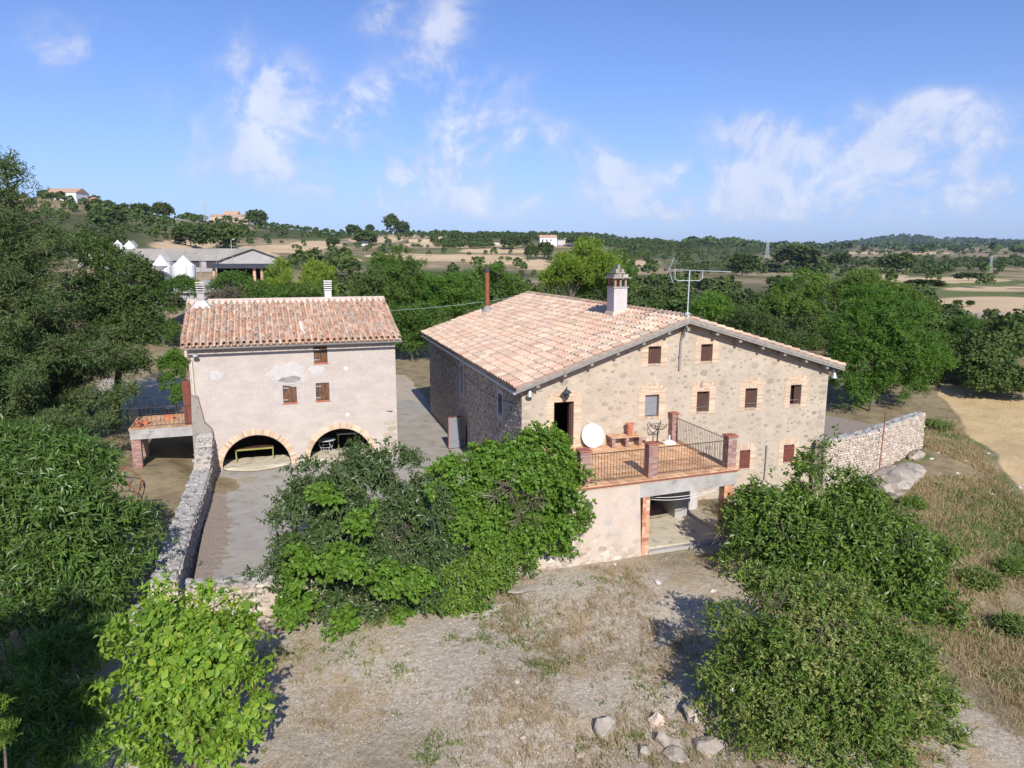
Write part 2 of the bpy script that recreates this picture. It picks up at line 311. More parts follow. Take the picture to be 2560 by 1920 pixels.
class PB:
    """collects simple solids into one mesh"""
    def __init__(s): s.v = []; s.f = []; s.t = []
    def raw(s, V, Fs, tint=None):
        b = len(s.v); s.v += [tuple(map(float, p)) for p in V]; s.f += [tuple(b + i for i in f) for f in Fs]
        t = random.random() if tint is None else tint; s.t += [t]*len(Fs); return s
    def hexa(s, P, tint=None):
        return s.raw(P, [(0, 3, 2, 1), (4, 5, 6, 7), (0, 1, 5, 4), (1, 2, 6, 5), (2, 3, 7, 6), (3, 0, 4, 7)], tint)
    def box(s, x0, x1, y0, y1, z0, z1, tint=None):
        return s.hexa([(x0, y0, z0), (x1, y0, z0), (x1, y1, z0), (x0, y1, z0), (x0, y0, z1), (x1, y0, z1), (x1, y1, z1), (x0, y1, z1)], tint)
    def tube(s, pts, r, n=6, caps=True, tint=None):
        pts = [np.array(p, float) for p in pts]; rs = r if isinstance(r, (list, tuple)) else [r]*len(pts)
        V = []; Fs = []
        for i, p in enumerate(pts):
            d = pts[min(i+1, len(pts)-1)] - pts[max(i-1, 0)]; d = d/(np.linalg.norm(d) + 1e-9)
            a = np.cross(d, (0, 0, 1.)) if abs(d[2]) < .95 else np.cross(d, (1., 0, 0)); a /= np.linalg.norm(a); b = np.cross(d, a)
            for k in range(n):
                t = 2*math.pi*k/n; V.append(p + rs[i]*(a*math.cos(t) + b*math.sin(t)))
        for i in range(len(pts)-1):
            for k in range(n):
                Fs.append((i*n + k, i*n + (k+1) % n, (i+1)*n + (k+1) % n, (i+1)*n + k))
        if caps: Fs += [tuple(range(n))[::-1], tuple((len(pts)-1)*n + k for k in range(n))]
        return s.raw(V, Fs, tint)
    def lathe(s, prof, n=12, c=(0, 0, 0), tint=None):
        V = []; Fs = []
        for r, z in prof:
            for k in range(n): t = 2*math.pi*k/n; V.append((c[0] + r*math.cos(t), c[1] + r*math.sin(t), c[2] + z))
        for i in range(len(prof)-1):
            for k in range(n): Fs.append((i*n + k, i*n + (k+1) % n, (i+1)*n + (k+1) % n, (i+1)*n + k))
        Fs += [tuple(range(n))[::-1], tuple((len(prof)-1)*n + k for k in range(n))]
        return s.raw(V, Fs, tint)
    def prism(s, poly, z0, z1, tint=None):
        n = len(poly); V = [(p[0], p[1], z0) for p in poly] + [(p[0], p[1], z1) for p in poly]
        Fs = [tuple(range(n))[::-1], tuple(range(n, 2*n))] + [(i, (i+1) % n, n + (i+1) % n, n + i) for i in range(n)]
        return s.raw(V, Fs, tint)
    def extr(s, poly, axis, a0, a1, tint=None):
        """polygon in the plane across 'axis' (x: (y,z), y: (x,z)), extruded from a0 to a1"""
        n = len(poly)
        g = (lambda p, a: (a, p[0], p[1])) if axis == 'x' else (lambda p, a: (p[0], a, p[1]))
        V = [g(p, a0) for p in poly] + [g(p, a1) for p in poly]
        Fs = [tuple(range(n))[::-1], tuple(range(n, 2*n))] + [(i, (i+1) % n, n + (i+1) % n, n + i) for i in range(n)]
        return s.raw(V, Fs, tint)
    def build(s, name, mat, parent=None, kind=None, smooth=False):
        return link(name, mesh_np(name, s.v, s.f, mat, s.t, smooth), parent, kind)
def box1(name, mat, parent, *a): return PB().box(*a).build(name, mat, parent)

def join_np(items, variants):
    """items: list of (4x4 numpy, variant index) -> V, F(list), tint"""
    Vs = []; Fs = []; T = []; b = 0
    for mtx, vi in items:
        v, f = variants[vi]; v = np.asarray(v, float)
        Vs.append(v @ mtx[:3, :3].T + mtx[:3, 3]); Fs += [tuple(b + i for i in q) for q in f]
        T += [random.random()]*len(f); b += len(v)
    return np.concatenate(Vs), Fs, T
class Pieces:
    """alike pieces of one thing: the 300 showing largest are parts, the rest one joined part"""
    def __init__(s, name, restname, mat, parent, variants, limit=300):
        s.name, s.rest, s.mat, s.parent, s.var, s.limit, s.it = name, restname, mat, parent, variants, limit, []
    def add(s, mtx, vi=0, size=1.0, front=1.0): s.it.append((np.asarray(mtx, float), vi, size, front))
    def finish(s):
        pw = np.array(s.parent.matrix_world) if s.parent.parent is None else np.array(s.parent.parent.matrix_world)
        def score(i):
            p = pw @ np.append(s.it[i][0][:3, 3], 1.0)
            d = np.linalg.norm(p[:3] - (0, 0, CAM_Z)); return s.it[i][2]*s.it[i][3]/d
        order = sorted(range(len(s.it)), key=score, reverse=True)
        meshes = [mesh_np(s.name, v, f, s.mat) for v, f in s.var]
        for i in order[:s.limit]:
            o = bpy.data.objects.new(s.name, meshes[s.it[i][1]]); col.objects.link(o); o.parent = s.parent
            o.matrix_local = Matrix([list(map(float, r)) for r in s.it[i][0]])
        rest = [s.it[i][:2] for i in order[s.limit:]]
        if rest:
            V, Fs, T = join_np(rest, s.var); link(s.rest, mesh_np(s.rest, V, Fs, s.mat, T), s.parent, 'stuff')
def mtx(loc, ex=(1, 0, 0), ey=(0, 1, 0), ez=(0, 0, 1)):
    m = np.eye(4); m[:3, 0] = ex; m[:3, 1] = ey; m[:3, 2] = ez; m[:3, 3] = loc; return m
BOX = ([(0, 0, 0), (1, 0, 0), (1, 1, 0), (0, 1, 0), (0, 0, 1), (1, 0, 1), (1, 1, 1), (0, 1, 1)], [(0, 3, 2, 1), (4, 5, 6, 7), (0, 1, 5, 4), (1, 2, 6, 5), (2, 3, 7, 6), (3, 0, 4, 7)])
def bevbox(b=.06):
    """unit box with its outer (-y) face bevelled: for bricks and tiles, y from 0 (front) to 1"""
    V = [(0, b*1.0, 0), (1, b*1.0, 0), (1, b*1.0, 1), (0, b*1.0, 1), (b, 0, b), (1-b, 0, b), (1-b, 0, 1-b), (b, 0, 1-b), (0, 1, 0), (1, 1, 0), (1, 1, 1), (0, 1, 1)]
    Fs = [(4, 5, 6, 7), (0, 1, 5, 4), (1, 2, 6, 5), (2, 3, 7, 6), (3, 0, 4, 7), (0, 8, 9, 1), (1, 9, 10, 2), (2, 10, 11, 3), (3, 11, 8, 0)]
    return V, Fs
def stone_variant(r, n=9, depth=.05, inset=.14):
    """irregular fieldstone lying in the x-z plane facing -y, about 1 wide and .7 high"""
    a = np.sort(r.uniform(0, 2*math.pi/n, n)*.55 + np.arange(n)*2*math.pi/n)
    rad = r.uniform(.78, 1.08, n)
    x = .5*np.cos(a)*rad; z = .36*np.sin(a)*rad
    x = np.sign(x)*np.abs(x)**.85*.95; V = [(x[i], 0.03, z[i]) for i in range(n)] + [(x[i]*(1-inset), -depth*r.uniform(.6, 1.1), z[i]*(1-inset)) for i in range(n)] + [(0, -depth*1.25, 0)]
    Fs = [(i, (i+1) % n, n + (i+1) % n, n + i) for i in range(n)] + [(n + i, n + (i+1) % n, 2*n) for i in range(n)]
    return V, Fs
SR = np.random.default_rng(3)
STONES = [stone_variant(SR, SR.integers(6, 10)) for _ in range(14)]
FLAT = [stone_variant(SR, SR.integers(6, 10), .013, .1) for _ in range(14)]

# ------------------------------------------------------------------ frames of the two houses
TH = 0.2878; MO = np.array([.4136, 29.3712, 0.0]); MU = np.array([math.cos(TH), math.sin(TH), 0]); MV = np.array([-math.sin(TH), math.cos(TH), 0])
STH = 0.3423; SO = np.array([-16.4614, 35.8045, 0.0]); SU = np.array([math.cos(STH), math.sin(STH), 0]); SV = np.array([-math.sin(STH), math.cos(STH), 0])
SILL = 2.95
def Mw(u, v, z=0.0): return MO + MU*u + MV*v + np.array([0, 0, z])
def Sw(u, v, z=0.0): return SO + SU*u + SV*v + np.array([0, 0, z])
def W2M(p): q = np.asarray(p, float)[..., :2] - MO[:2]; return q @ MU[:2], q @ MV[:2]
def W2S(p): q = np.asarray(p, float)[..., :2] - SO[:2]; return q @ SU[:2], q @ SV[:2]

# ------------------------------------------------------------------ terrain
CP = [(0, -5.9, .02), (4, -6, .0), (7.5, -5.5, .03), (5, -3, -.1), (-5, -6.0, -.5), (-10, -5.2, -.92), (-13.5, -5.0, -1.2), (-3, -10, -.55), (-8, -11, -1.1), (3, -11, -.45),
      (0, -16, -1.0), (-5, -16, -1.2), (-12, -12, -1.5), (8, -10, -.55), (12, -6, -.35), (12, -12, -1.3), (18.5, -.2, .35), (24.6, 2.9, .45), (17, -4, -.2), (20, -8, -1.1),
      (26, -3, -.2), (33, 3, -.1), (40, 12, -.1), (30, 8, .1), (34, 16, .2), (45, 5, -.3), (40, -8, -.9), (12, -1, -.1), (8, -1, -.1), (0, 6, -.22), (-8, 2, -.7), (-4, 8, -.3), (-4, 20, -.2), (-3, 30, .0),
      (-4, 38, .25), (6, 30, .1), (6, 10, -.1), (-14, 12, -.3), (-9, 15, -.3), (-9, 24, .2), (-16, 24, .5), (-25, 20, .9), (-30, 8, .3), (15, 15, .6), (20, 9, .8), (20, 22, .8), (-8, -24, -2), (10, -24, -2.4), (25, -20, -2), (-24, -12, -1.6)]
CPS = [(-1.5, 0, .55), (-4, 0, .6), (-2, -5, .15), (-5, -5, .1), (-1.2, -10, -.25), (-4, -11, -.5), (-1.2, -15.5, -.9), (-5, -17, -1.3), (-8, 4, .9), (-10, -4, .1), (-3, 6, .8), (-12, -14, -1.2)]
cpx = np.array([Mw(u, v)[:2] for u, v, z in CP] + [Sw(u, v)[:2] for u, v, z in CPS]); cpz = np.array([z for _, _, z in CP] + [z for _, _, z in CPS])
RR = np.array([70, 110, 160, 250, 400, 550, 850, 1200, 2000, 3500, 5000, 9500.])
COLS = [0, 130, 350, 560, 700, 850, 1000, 1280, 1450, 1600, 1800, 1950, 2100, 2250, 2400, 2560]
PY = np.array([
 [925, 792, 703, 620, 545, 490, 540, 590, 620, 635, 640, 645],
 [925, 792, 700, 615, 550, 497, 540, 590, 620, 635, 640, 645],
 [925, 792, 692, 640, 585, 534, 560, 600, 620, 635, 640, 645],
 [925, 797, 680, 658, 615, 572, 552, 590, 620, 635, 640, 645],
 [925, 802, 687, 668, 640, 612, 571, 596, 620, 635, 640, 645],
 [925, 806, 712, 680, 655, 627, 586, 604, 620, 635, 640, 645],
 [925, 808, 730, 695, 664, 636, 589, 606, 622, 635, 640, 645],
 [925, 810, 748, 705, 666, 641, 594, 589, 618, 635, 640, 645],
 [925, 812, 752, 710, 673, 645, 609, 588, 618, 632, 640, 645],
 [925, 815, 755, 714, 683, 660, 629, 602, 614, 630, 638, 645],
 [925, 820, 758, 718, 692, 672, 649, 625, 614, 620, 630, 645],
 [925, 824, 762, 723, 697, 679, 659, 637, 622, 616, 622, 645],
 [918, 838, 775, 724, 698, 680, 660, 640, 624, 616, 608, 642],
 [920, 842, 782, 727, 700, 681, 661, 642, 626, 616, 590, 640],
 [921, 848, 788, 728, 701, 682, 662, 643, 627, 617, 599, 640],
 [922, 850, 790, 728, 702, 683, 663, 644, 628, 618, 604, 640.]])
AZ = np.array([math.atan2(ray(c, 650)[0], ray(c, 650)[1]) for c in COLS])
ZT = np.zeros_like(PY)
for i, c in enumerate(COLS):
    for j, r in enumerate(RR):
        d = ray(c, PY[i, j]); ZT[i, j] = CAM_Z + r*d[2]/math.hypot(d[0], d[1])
def _vn(x, y, s, seed):
    """cheap smooth value noise"""
    x = x*s + seed*17.1; y = y*s - seed*9.7
    xi = np.floor(x).astype(np.int64); yi = np.floor(y).astype(np.int64); fx = x - xi; fy = y - yi
    fx = fx*fx*(3-2*fx); fy = fy*fy*(3-2*fy)
    h = lambda a, b: (np.sin(a*127.1 + b*311.7 + seed*74.7)*43758.5453) % 1.0
    return (h(xi, yi)*(1-fx) + h(xi+1, yi)*fx)*(1-fy) + (h(xi, yi+1)*(1-fx) + h(xi+1, yi+1)*fx)*fy
def T(x, y):
    x = np.atleast_1d(np.asarray(x, float)); y = np.atleast_1d(np.asarray(y, float))
    d2 = (x[:, None] - cpx[None, :, 0])**2 + (y[:, None] - cpx[None, :, 1])**2 + 1.0
    wg = d2**-1.7; near = (wg*cpz).sum(1)/wg.sum(1)
    near += .10*(_vn(x, y, .35, 1) - .5) + .05*(_vn(x, y, 1.1, 2) - .5)
    r = np.hypot(x, y); az = np.arctan2(x, y); az = np.where(y < 0, np.sign(az)*1.6, az)
    fi = np.interp(az, AZ, np.arange(len(COLS))); i0 = np.clip(fi.astype(int), 0, len(COLS)-2); t = fi - i0; t = t*t*(3-2*t)
    lr = np.log(RR); fj = np.interp(np.log(np.maximum(r, 1)), lr, np.arange(len(RR))); j0 = np.clip(fj.astype(int), 0, len(RR)-2); q = fj - j0
    z0 = ZT[i0, j0]*(1-q) + ZT[i0, j0+1]*q; z1 = ZT[i0+1, j0]*(1-q) + ZT[i0+1, j0+1]*q
    far = z0*(1-t) + z1*t
    amp = np.clip((r - 60)/400, 0, 1)
    far = far + amp*(3.0*(_vn(x, y, .012, 3) - .5) + 2.0*(_vn(x, y, .03, 4) - .5))
    # terraces on the hillsides
    st = 1.7; k = np.floor(far/st); fr = far/st - k
    ter = (k + np.clip((fr - .5)*3.5 + .5, 0, 1))*st
    tw = np.clip((r - 150)/150, 0, 1)*np.clip((1500 - r)/500, 0, 1)*.55
    far = far*(1-tw) + ter*tw
    b = np.clip((r - 52)/26, 0, 1); b = b*b*(3-2*b)
    return near*(1-b) + far*b
def Tz(x, y): return float(T(x, y)[0])
# polar grid
rr = [3.0]
while rr[-1] < 9400: rr.append(rr[-1]*(1.014 if rr[-1] < 60 else 1.018) + .02)
rr = np.array([1.0] + rr)
azf = np.radians(np.concatenate([np.linspace(-180, -46, 30), np.linspace(-45, 45, 430), np.linspace(46, 180, 30)]))[:-1]
RG, AG = np.meshgrid(rr, azf, indexing='ij'); gx = (RG*np.sin(AG)).ravel(); gy = (RG*np.cos(AG)).ravel()
gz = np.concatenate([T(gx[i:i+20000], gy[i:i+20000]) for i in range(0, len(gx), 20000)])
na = len(azf); nr = len(rr)
ii, jj = np.meshgrid(np.arange(nr-1), np.arange(na), indexing='ij'); j2 = (jj+1) % na
Fq = np.stack([ii*na + jj, ii*na + j2, (ii+1)*na + j2, (ii+1)*na + jj], -1).reshape(-1, 4)
cen = len(gx); Vt = np.concatenate([np.stack([gx, gy, gz], 1), [[0, 0, gz[0]]]])
me = mesh_np('terrain', Vt, Fq.copy(), None, smooth=True)
# land cover (what grows or lies where): R wheat stubble, G green grass, B gravel
pxv, pyv = pix(Vt); rv = np.hypot(Vt[:, 0], Vt[:, 1]); front = Vt[:, 1] > 5
def ell(x0, y0, rx, ry, soft=.25):
    d = np.sqrt(((pxv-x0)/rx)**2 + ((pyv-y0)/ry)**2); return np.clip((1.0 - d)/soft + .5, 0, 1)*front*(rv > 90)
wheat = np.zeros(len(Vt)); green = np.zeros(len(Vt)); grav = np.zeros(len(Vt))
for e in [(450, 612, 95, 12), (700, 622, 110, 10), (790, 612, 70, 9), (640, 640, 60, 8), (1150, 645, 170, 9), (1130, 612, 120, 8), (940, 600, 70, 7), (1290, 655, 110, 7), (1560, 658, 90, 8), (1440, 598, 70, 6), (1000, 640, 90, 6),
          (1780, 672, 90, 6), (2480, 765, 190, 24), (2330, 700, 200, 7), (2500, 722, 140, 6), (2030, 652, 130, 4), (2320, 664, 150, 3), (2200, 690, 70, 5), (1990, 765, 50, 14), (2230, 632, 160, 3), (1240, 628, 90, 6), (1350, 668, 60, 6), (850, 650, 60, 7), (1500, 640, 60, 5), (1050, 590, 80, 5)]:
    wheat = np.maximum(wheat, ell(*e))
for e in [(420, 565, 130, 9), (900, 660, 60, 7), (2150, 745, 160, 25), (2450, 705, 120, 10), (350, 540, 60, 12), (1120, 618, 50, 5), (2050, 700, 120, 16)]:
    green = np.maximum(green, ell(*e)*.8)
mu_, mv_ = W2M(Vt); su_, sv_ = W2S(Vt)
fld = np.clip((mu_ - (23 + .79*(mv_ + 4.6)) + 1.6*(_vn(Vt[:, 0], Vt[:, 1], .4, 8) - .5))/1.2, 0, 1)*np.clip((mv_ + 13)/3, 0, 1)*np.clip((67 - rv)/1.5, 0, 1)
wheat = np.maximum(wheat, fld)
yard = np.clip((9.2 - mu_)/1.5, 0, 1)*np.clip((-mv_ + 30)/5, 0, 1)*np.clip((mu_ + 16)/2, 0, 1)*np.clip((-mv_ + 2)/3, 0, 1)*(rv < 60)
road = ((su_ > -9) & ((su_ > .5) | (sv_ > 16)) & (mu_ < 0.5) & (sv_ > 12) & (mv_ < 38) & (rv < 75))*1.0
grav = np.clip(yard*(.45 + .7*_vn(Vt[:, 0], Vt[:, 1], .33, 9)) + road, 0, 1)
slope = np.clip((mu_ - 9.5)/2, 0, 1)*(1 - fld)*(rv < 60)*np.clip((9 - mv_)/3, 0, 1)
green = np.maximum(green, slope*np.clip((_vn(Vt[:, 0], Vt[:, 1], .3, 5)*.7 + _vn(Vt[:, 0], Vt[:, 1], .9, 6)*.4 - .36)*3, 0, .85))
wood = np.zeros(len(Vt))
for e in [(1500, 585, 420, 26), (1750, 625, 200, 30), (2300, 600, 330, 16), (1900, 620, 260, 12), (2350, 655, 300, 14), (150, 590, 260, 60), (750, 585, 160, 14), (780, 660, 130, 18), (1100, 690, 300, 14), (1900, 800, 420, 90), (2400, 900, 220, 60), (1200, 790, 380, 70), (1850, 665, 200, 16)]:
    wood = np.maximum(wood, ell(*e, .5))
wheat *= (1 - wood*.8*(rv > 70))
green = np.maximum(green, np.clip((_vn(Vt[:, 0], Vt[:, 1], .02, 7) - .5)*2.4, 0, .7)*(rv > 70)*(1 - np.clip(wheat*2, 0, 1)))
ca = me.attributes.new('cover', 'FLOAT_COLOR', 'POINT')
ca.data.foreach_set('color', np.stack([wheat, green, grav, 1 - wood], 1).astype(np.float32).ravel())
m, N = newmat('ground')
pos = N.add('ShaderNodeNewGeometry').outputs['Position']
at_ = N.add('ShaderNodeAttribute', {'attribute_name': 'cover'}); sc_ = N.add('ShaderNodeSeparateColor', Color=at_.outputs['Color'])
camd = N.vmath('LENGTH', pos, out=1)
soil = N.ramp(N.noise(pos, .9, 8, .65), [(.3, (.17, .125, .075)), (.48, (.26, .205, .12)), (.62, (.33, .265, .16)), (.75, (.20, .195, .085))])
farsoil = N.ramp(N.noise(N.vmath('MULTIPLY', pos, (.014, .014, .35)), 1.0, 9, .68), [(.30, (.10, .105, .045)), (.42, (.17, .15, .075)), (.50, (.30, .23, .135)), (.58, (.40, .30, .19)), (.66, (.17, .155, .07)), (.76, (.36, .27, .17))])
soil = N.mix(N.step(camd, 60, 160), soil, farsoil)
grn = N.ramp(N.noise(pos, 1.7, 7, .65), [(.32, (.085, .115, .035)), (.55, (.15, .175, .06)), (.72, (.26, .25, .11))])
whc = N.ramp(N.noise(N.vmath('MULTIPLY', pos, (1, 1, .3)), .55, 8, .68), [(.3, (.46, .33, .165)), (.55, (.60, .44, .235)), (.75, (.68, .52, .30))])
whf = N.ramp(N.noise(N.vmath('MULTIPLY', pos, (.02, .02, .5)), 1.0, 6, .6), [(.3, (.50, .36, .20)), (.6, (.62, .46, .28))])
whc = N.mix(N.step(camd, 60, 160), whc, whf)
vor = N.add('ShaderNodeTexVoronoi', Vector=pos, Scale=14.0)
gcol = N.ramp(N.noise(pos, 7.0, 8, .7), [(.3, (.29, .235, .165)), (.5, (.455, .375, .28)), (.68, (.58, .50, .40))])
gcol = N.mix(.5, gcol, N.ramp(N.math('FRACT', N.math('MULTIPLY', N.add('ShaderNodeSeparateColor', Color=vor.outputs['Color']).outputs[0], 3.7)), [(.0, (.29, .245, .19)), (.5, (.45, .385, .30)), (1., (.61, .545, .455))]))
gcol = N.mix(N.step(N.noise(pos, .55, 6, .62), .52, .68), gcol, (.42, .32, .205))
c = N.mix(N.step(N.math('ADD', sc_.outputs[1], N.math('MULTIPLY', N.math('SUBTRACT', N.noise(pos, .5, 6, .65), .5), .7)), .25, .75), soil, grn)
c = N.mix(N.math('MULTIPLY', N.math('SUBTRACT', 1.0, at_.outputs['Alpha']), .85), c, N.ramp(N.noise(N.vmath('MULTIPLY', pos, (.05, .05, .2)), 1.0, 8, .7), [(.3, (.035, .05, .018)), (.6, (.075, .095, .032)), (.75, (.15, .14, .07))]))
c = N.mix(N.step(N.math('ADD', sc_.outputs[0], N.math('MULTIPLY', N.math('SUBTRACT', N.noise(pos, .35, 5, .6), .5), .25)), .35, .65), c, whc)
c = N.mix(N.step(N.math('ADD', sc_.outputs[2], N.math('MULTIPLY', N.math('SUBTRACT', N.noise(pos, 1.2, 7, .65), .5), .6)), .25, .75), c, gcol)
fine = N.noise(pos, 26.0, 6, .7)
k = N.math('ADD', .72, N.math('MULTIPLY', fine, .56))
c = N.mix(1.0, c, N.add('ShaderNodeCombineXYZ', X=k, Y=k, Z=k).outputs[0], 'MULTIPLY')
bs = N.add('ShaderNodeBsdfPrincipled', Base_Color=c, Roughness=.97); bs.inputs['Specular IOR Level'].default_value = .1
bn = N.add('ShaderNodeBump', Height=N.math('ADD', fine, N.math('MULTIPLY', N.noise(pos, 5.0, 6, .6), 2.0)), Strength=.7, Distance=.05)
N.t.links.new(bn.outputs[0], bs.inputs['Normal']); out(N, bs.outputs[0])
me.materials.append(m)
tag(link('terrain', me), 'dry stony ground, fields and hills around the farmhouse', kind='structure')
# ------------------------------------------------------------------ MAIN FARMHOUSE (local frame: x along the gable, y into the depth, z up)
W, L, ZL, UR, ZR, ZE = 15.463, 22.46, 5.90, 7.485, 8.46, 6.12
SLL = (ZR - ZL)/UR; SLR = (ZR - ZE)/(W - UR)
def roofz(u): return ZL + SLL*u if u < UR else ZR - SLR*(u - UR)
house = thing('farmhouse', 'large stone farmhouse with a broad pale tiled gable roof and brick framed windows', 'farmhouse', MO, TH)
def wall_strips(pb, us, holes, ztop, z0, y0, y1):
    """solid wall in the x-z plane with openings; holes = (u0,u1,z0,z1)"""
    us = sorted(set([round(a, 4) for a in us] + [round(h[0], 4) for h in holes] + [round(h[1], 4) for h in holes]))
    for a, b in zip(us[:-1], us[1:]):
        m_ = (a+b)/2; hs = sorted([h for h in holes if h[0] < m_ < h[1]], key=lambda h: h[2]); z = z0
        segs = []
        for h in hs:
            segs.append((z, h[2])); z = h[3]
        for p, q in segs:
            if q > p: pb.hexa([(a, y0, p), (b, y0, p), (b, y1, p), (a, y1, p), (a, y0, q), (b, y0, q), (b, y1, q), (a, y1, q)])
        pb.hexa([(a, y0, z), (b, y0, z), (b, y1, z), (a, y1, z), (a, y0, ztop(a)), (b, y0, ztop(b)), (b, y1, ztop(b)), (a, y1, ztop(a))])
WIN = [(5.83, 6.45, 6.47, 7.26), (8.45, 9.04, 6.48, 7.27), (5.75, 6.44, 4.08, 5.08), (8.35, 8.99, 4.14, 5.10), (10.89, 11.53, 4.17, 5.12), (13.36, 13.97, 4.20, 5.16)]
LOWW = [(10.78, 11.34, 1.28, 2.16), (13.21, 13.80, 1.40, 2.24)]
DOOR = (1.44, 2.35, 2.95, 5.0)
pb = PB(); wall_strips(pb, [0, UR, W], WIN + LOWW + [DOOR], roofz, -1.2, 0.0, .5)
gwall = pb.build('gable_wall', 'house_render', house)
# left (long) wall with its openings, built in (y,z) then mapped
SWH = [(3.03, 3.72, 3.92, 4.83), (11.37, 12.0, 3.45, 5.0), (18.5, 19.0, 3.4, 4.55), (6.6, 6.85, 1.2, 1.7)]
ARCHU = (10.24, 12.2, -1.2, 1.2)
def side_strips(pb, holes, arch, ztop, x0, x1):
    ya = [0.5, L] + [arch[0] + (arch[1]-arch[0])*i/16 for i in range(17)] + [h for q in holes for h in q[:2]]
    ya = sorted(set(round(a, 4) for a in ya))
    am = (arch[0]+arch[1])/2; ar = (arch[1]-arch[0])/2
    az_ = lambda y: arch[3] + math.sqrt(max(0, ar*ar - (y-am)**2))
    for a, b in zip(ya[:-1], ya[1:]):
        m_ = (a+b)/2
        def hx(pa, pb_, qa, qb): pb.hexa([(x0, a, pa), (x1, a, pa), (x1, b, pb_), (x0, b, pb_), (x0, a, qa), (x1, a, qa), (x1, b, qb), (x0, b, qb)])
        za = zb = -1.2
        if arch[0] < m_ < arch[1]: za, zb = az_(a), az_(b)
        hs = sorted([h for h in holes if h[0] < m_ < h[1]], key=lambda h: h[2])
        for h in hs:
            if h[2] > max(za, zb): hx(za, zb, h[2], h[2])
            za = zb = h[3]
        hx(za, zb, ztop, ztop)
pb = PB(); side_strips(pb, SWH, ARCHU, ZL, 0.0, .5)
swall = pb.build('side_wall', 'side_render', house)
pb = PB(); pb.box(W-.5, W, .5, L, -1.2, ZE); pb.box(.5, W-.5, L-.5, L, -1.2, 5.9)
pb.extr([(0, ZL), (W, ZE), (UR, ZR)], 'y', L-.5, L-.002); pb.build('rear_walls', 'house_render', house)
pb = PB(); pb.box(.5, W-.5, .5, L-.5, 2.75, 2.93); pb.box(.5, W-.5, 4.6, 4.8, 2.93, 5.6); pb.box(3.9, 4.1, .5, 4.6, 2.93, 5.6); pb.box(2.2, 2.4, 6, L-.5, 0, 2.75); pb.build('inner_floor', 'room', house)
# rubble stones bedded in the gable render
Sg = Pieces('stone', 'small_stones', 'wall_stone', gwall, FLAT)
r = np.random.default_rng(11); placed = []
def keepout(u, z, s):
    for (a, b, c, d) in WIN + LOWW: 
        if a-.42-s < u < b+.42+s and c-.12-s < z < d+.55+s: return True
    if DOOR[0]-.4-s < u < DOOR[1]+.4+s and z < DOOR[3]+.5+s: return True
    return z > roofz(u) - s - .25 or u < .05+s or u > W-.05-s
for k in range(5200):
    s = .15 + .38*r.random()**1.7; u = r.uniform(.1, W-.1); z = r.uniform(-.2, 8.3)
    if keepout(u, z, s*.5): continue
    if any((u-p[0])**2 + ((z-p[1])*1.25)**2 < ((s+p[2])*.56)**2 for p in placed): continue
    placed.append((u, z, s))
    a = r.uniform(-.35, .35); c_, s_ = math.cos(a), math.sin(a)
    Sg.add(mtx((u, -.001, z), (s*c_, 0, s*s_), (0, 1, 0), (-s*s_*r.uniform(.75, 1.1), 0, s*c_*r.uniform(.75, 1.1))), r.integers(14), s)
# corner quoins
for cu in (0.0, W):
    z = -.4
    while z < (ZL-.3):
        h = r.uniform(.24, .36); l = r.uniform(.35, .6); cx_ = cu + (l/2+.0 if cu == 0 else -l/2-.0)
        Sg.add(mtx((cx_, -.003, z+h/2), (l*.98, 0, 0), (0, 1, 0), (0, 0, h*1.2)), r.integers(14), l); z += h+.02
Sg.finish()
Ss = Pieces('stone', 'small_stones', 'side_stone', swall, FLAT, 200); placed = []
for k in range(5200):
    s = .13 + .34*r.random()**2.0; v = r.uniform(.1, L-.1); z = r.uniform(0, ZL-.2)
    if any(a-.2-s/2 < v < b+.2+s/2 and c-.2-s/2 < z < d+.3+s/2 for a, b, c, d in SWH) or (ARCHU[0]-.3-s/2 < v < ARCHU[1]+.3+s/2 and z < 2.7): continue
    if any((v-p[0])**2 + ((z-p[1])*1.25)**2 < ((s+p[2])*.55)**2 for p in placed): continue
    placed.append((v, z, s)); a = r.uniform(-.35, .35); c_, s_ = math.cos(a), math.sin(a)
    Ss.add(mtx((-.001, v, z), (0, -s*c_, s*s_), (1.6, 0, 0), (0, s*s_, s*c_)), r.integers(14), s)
Ss.finish()
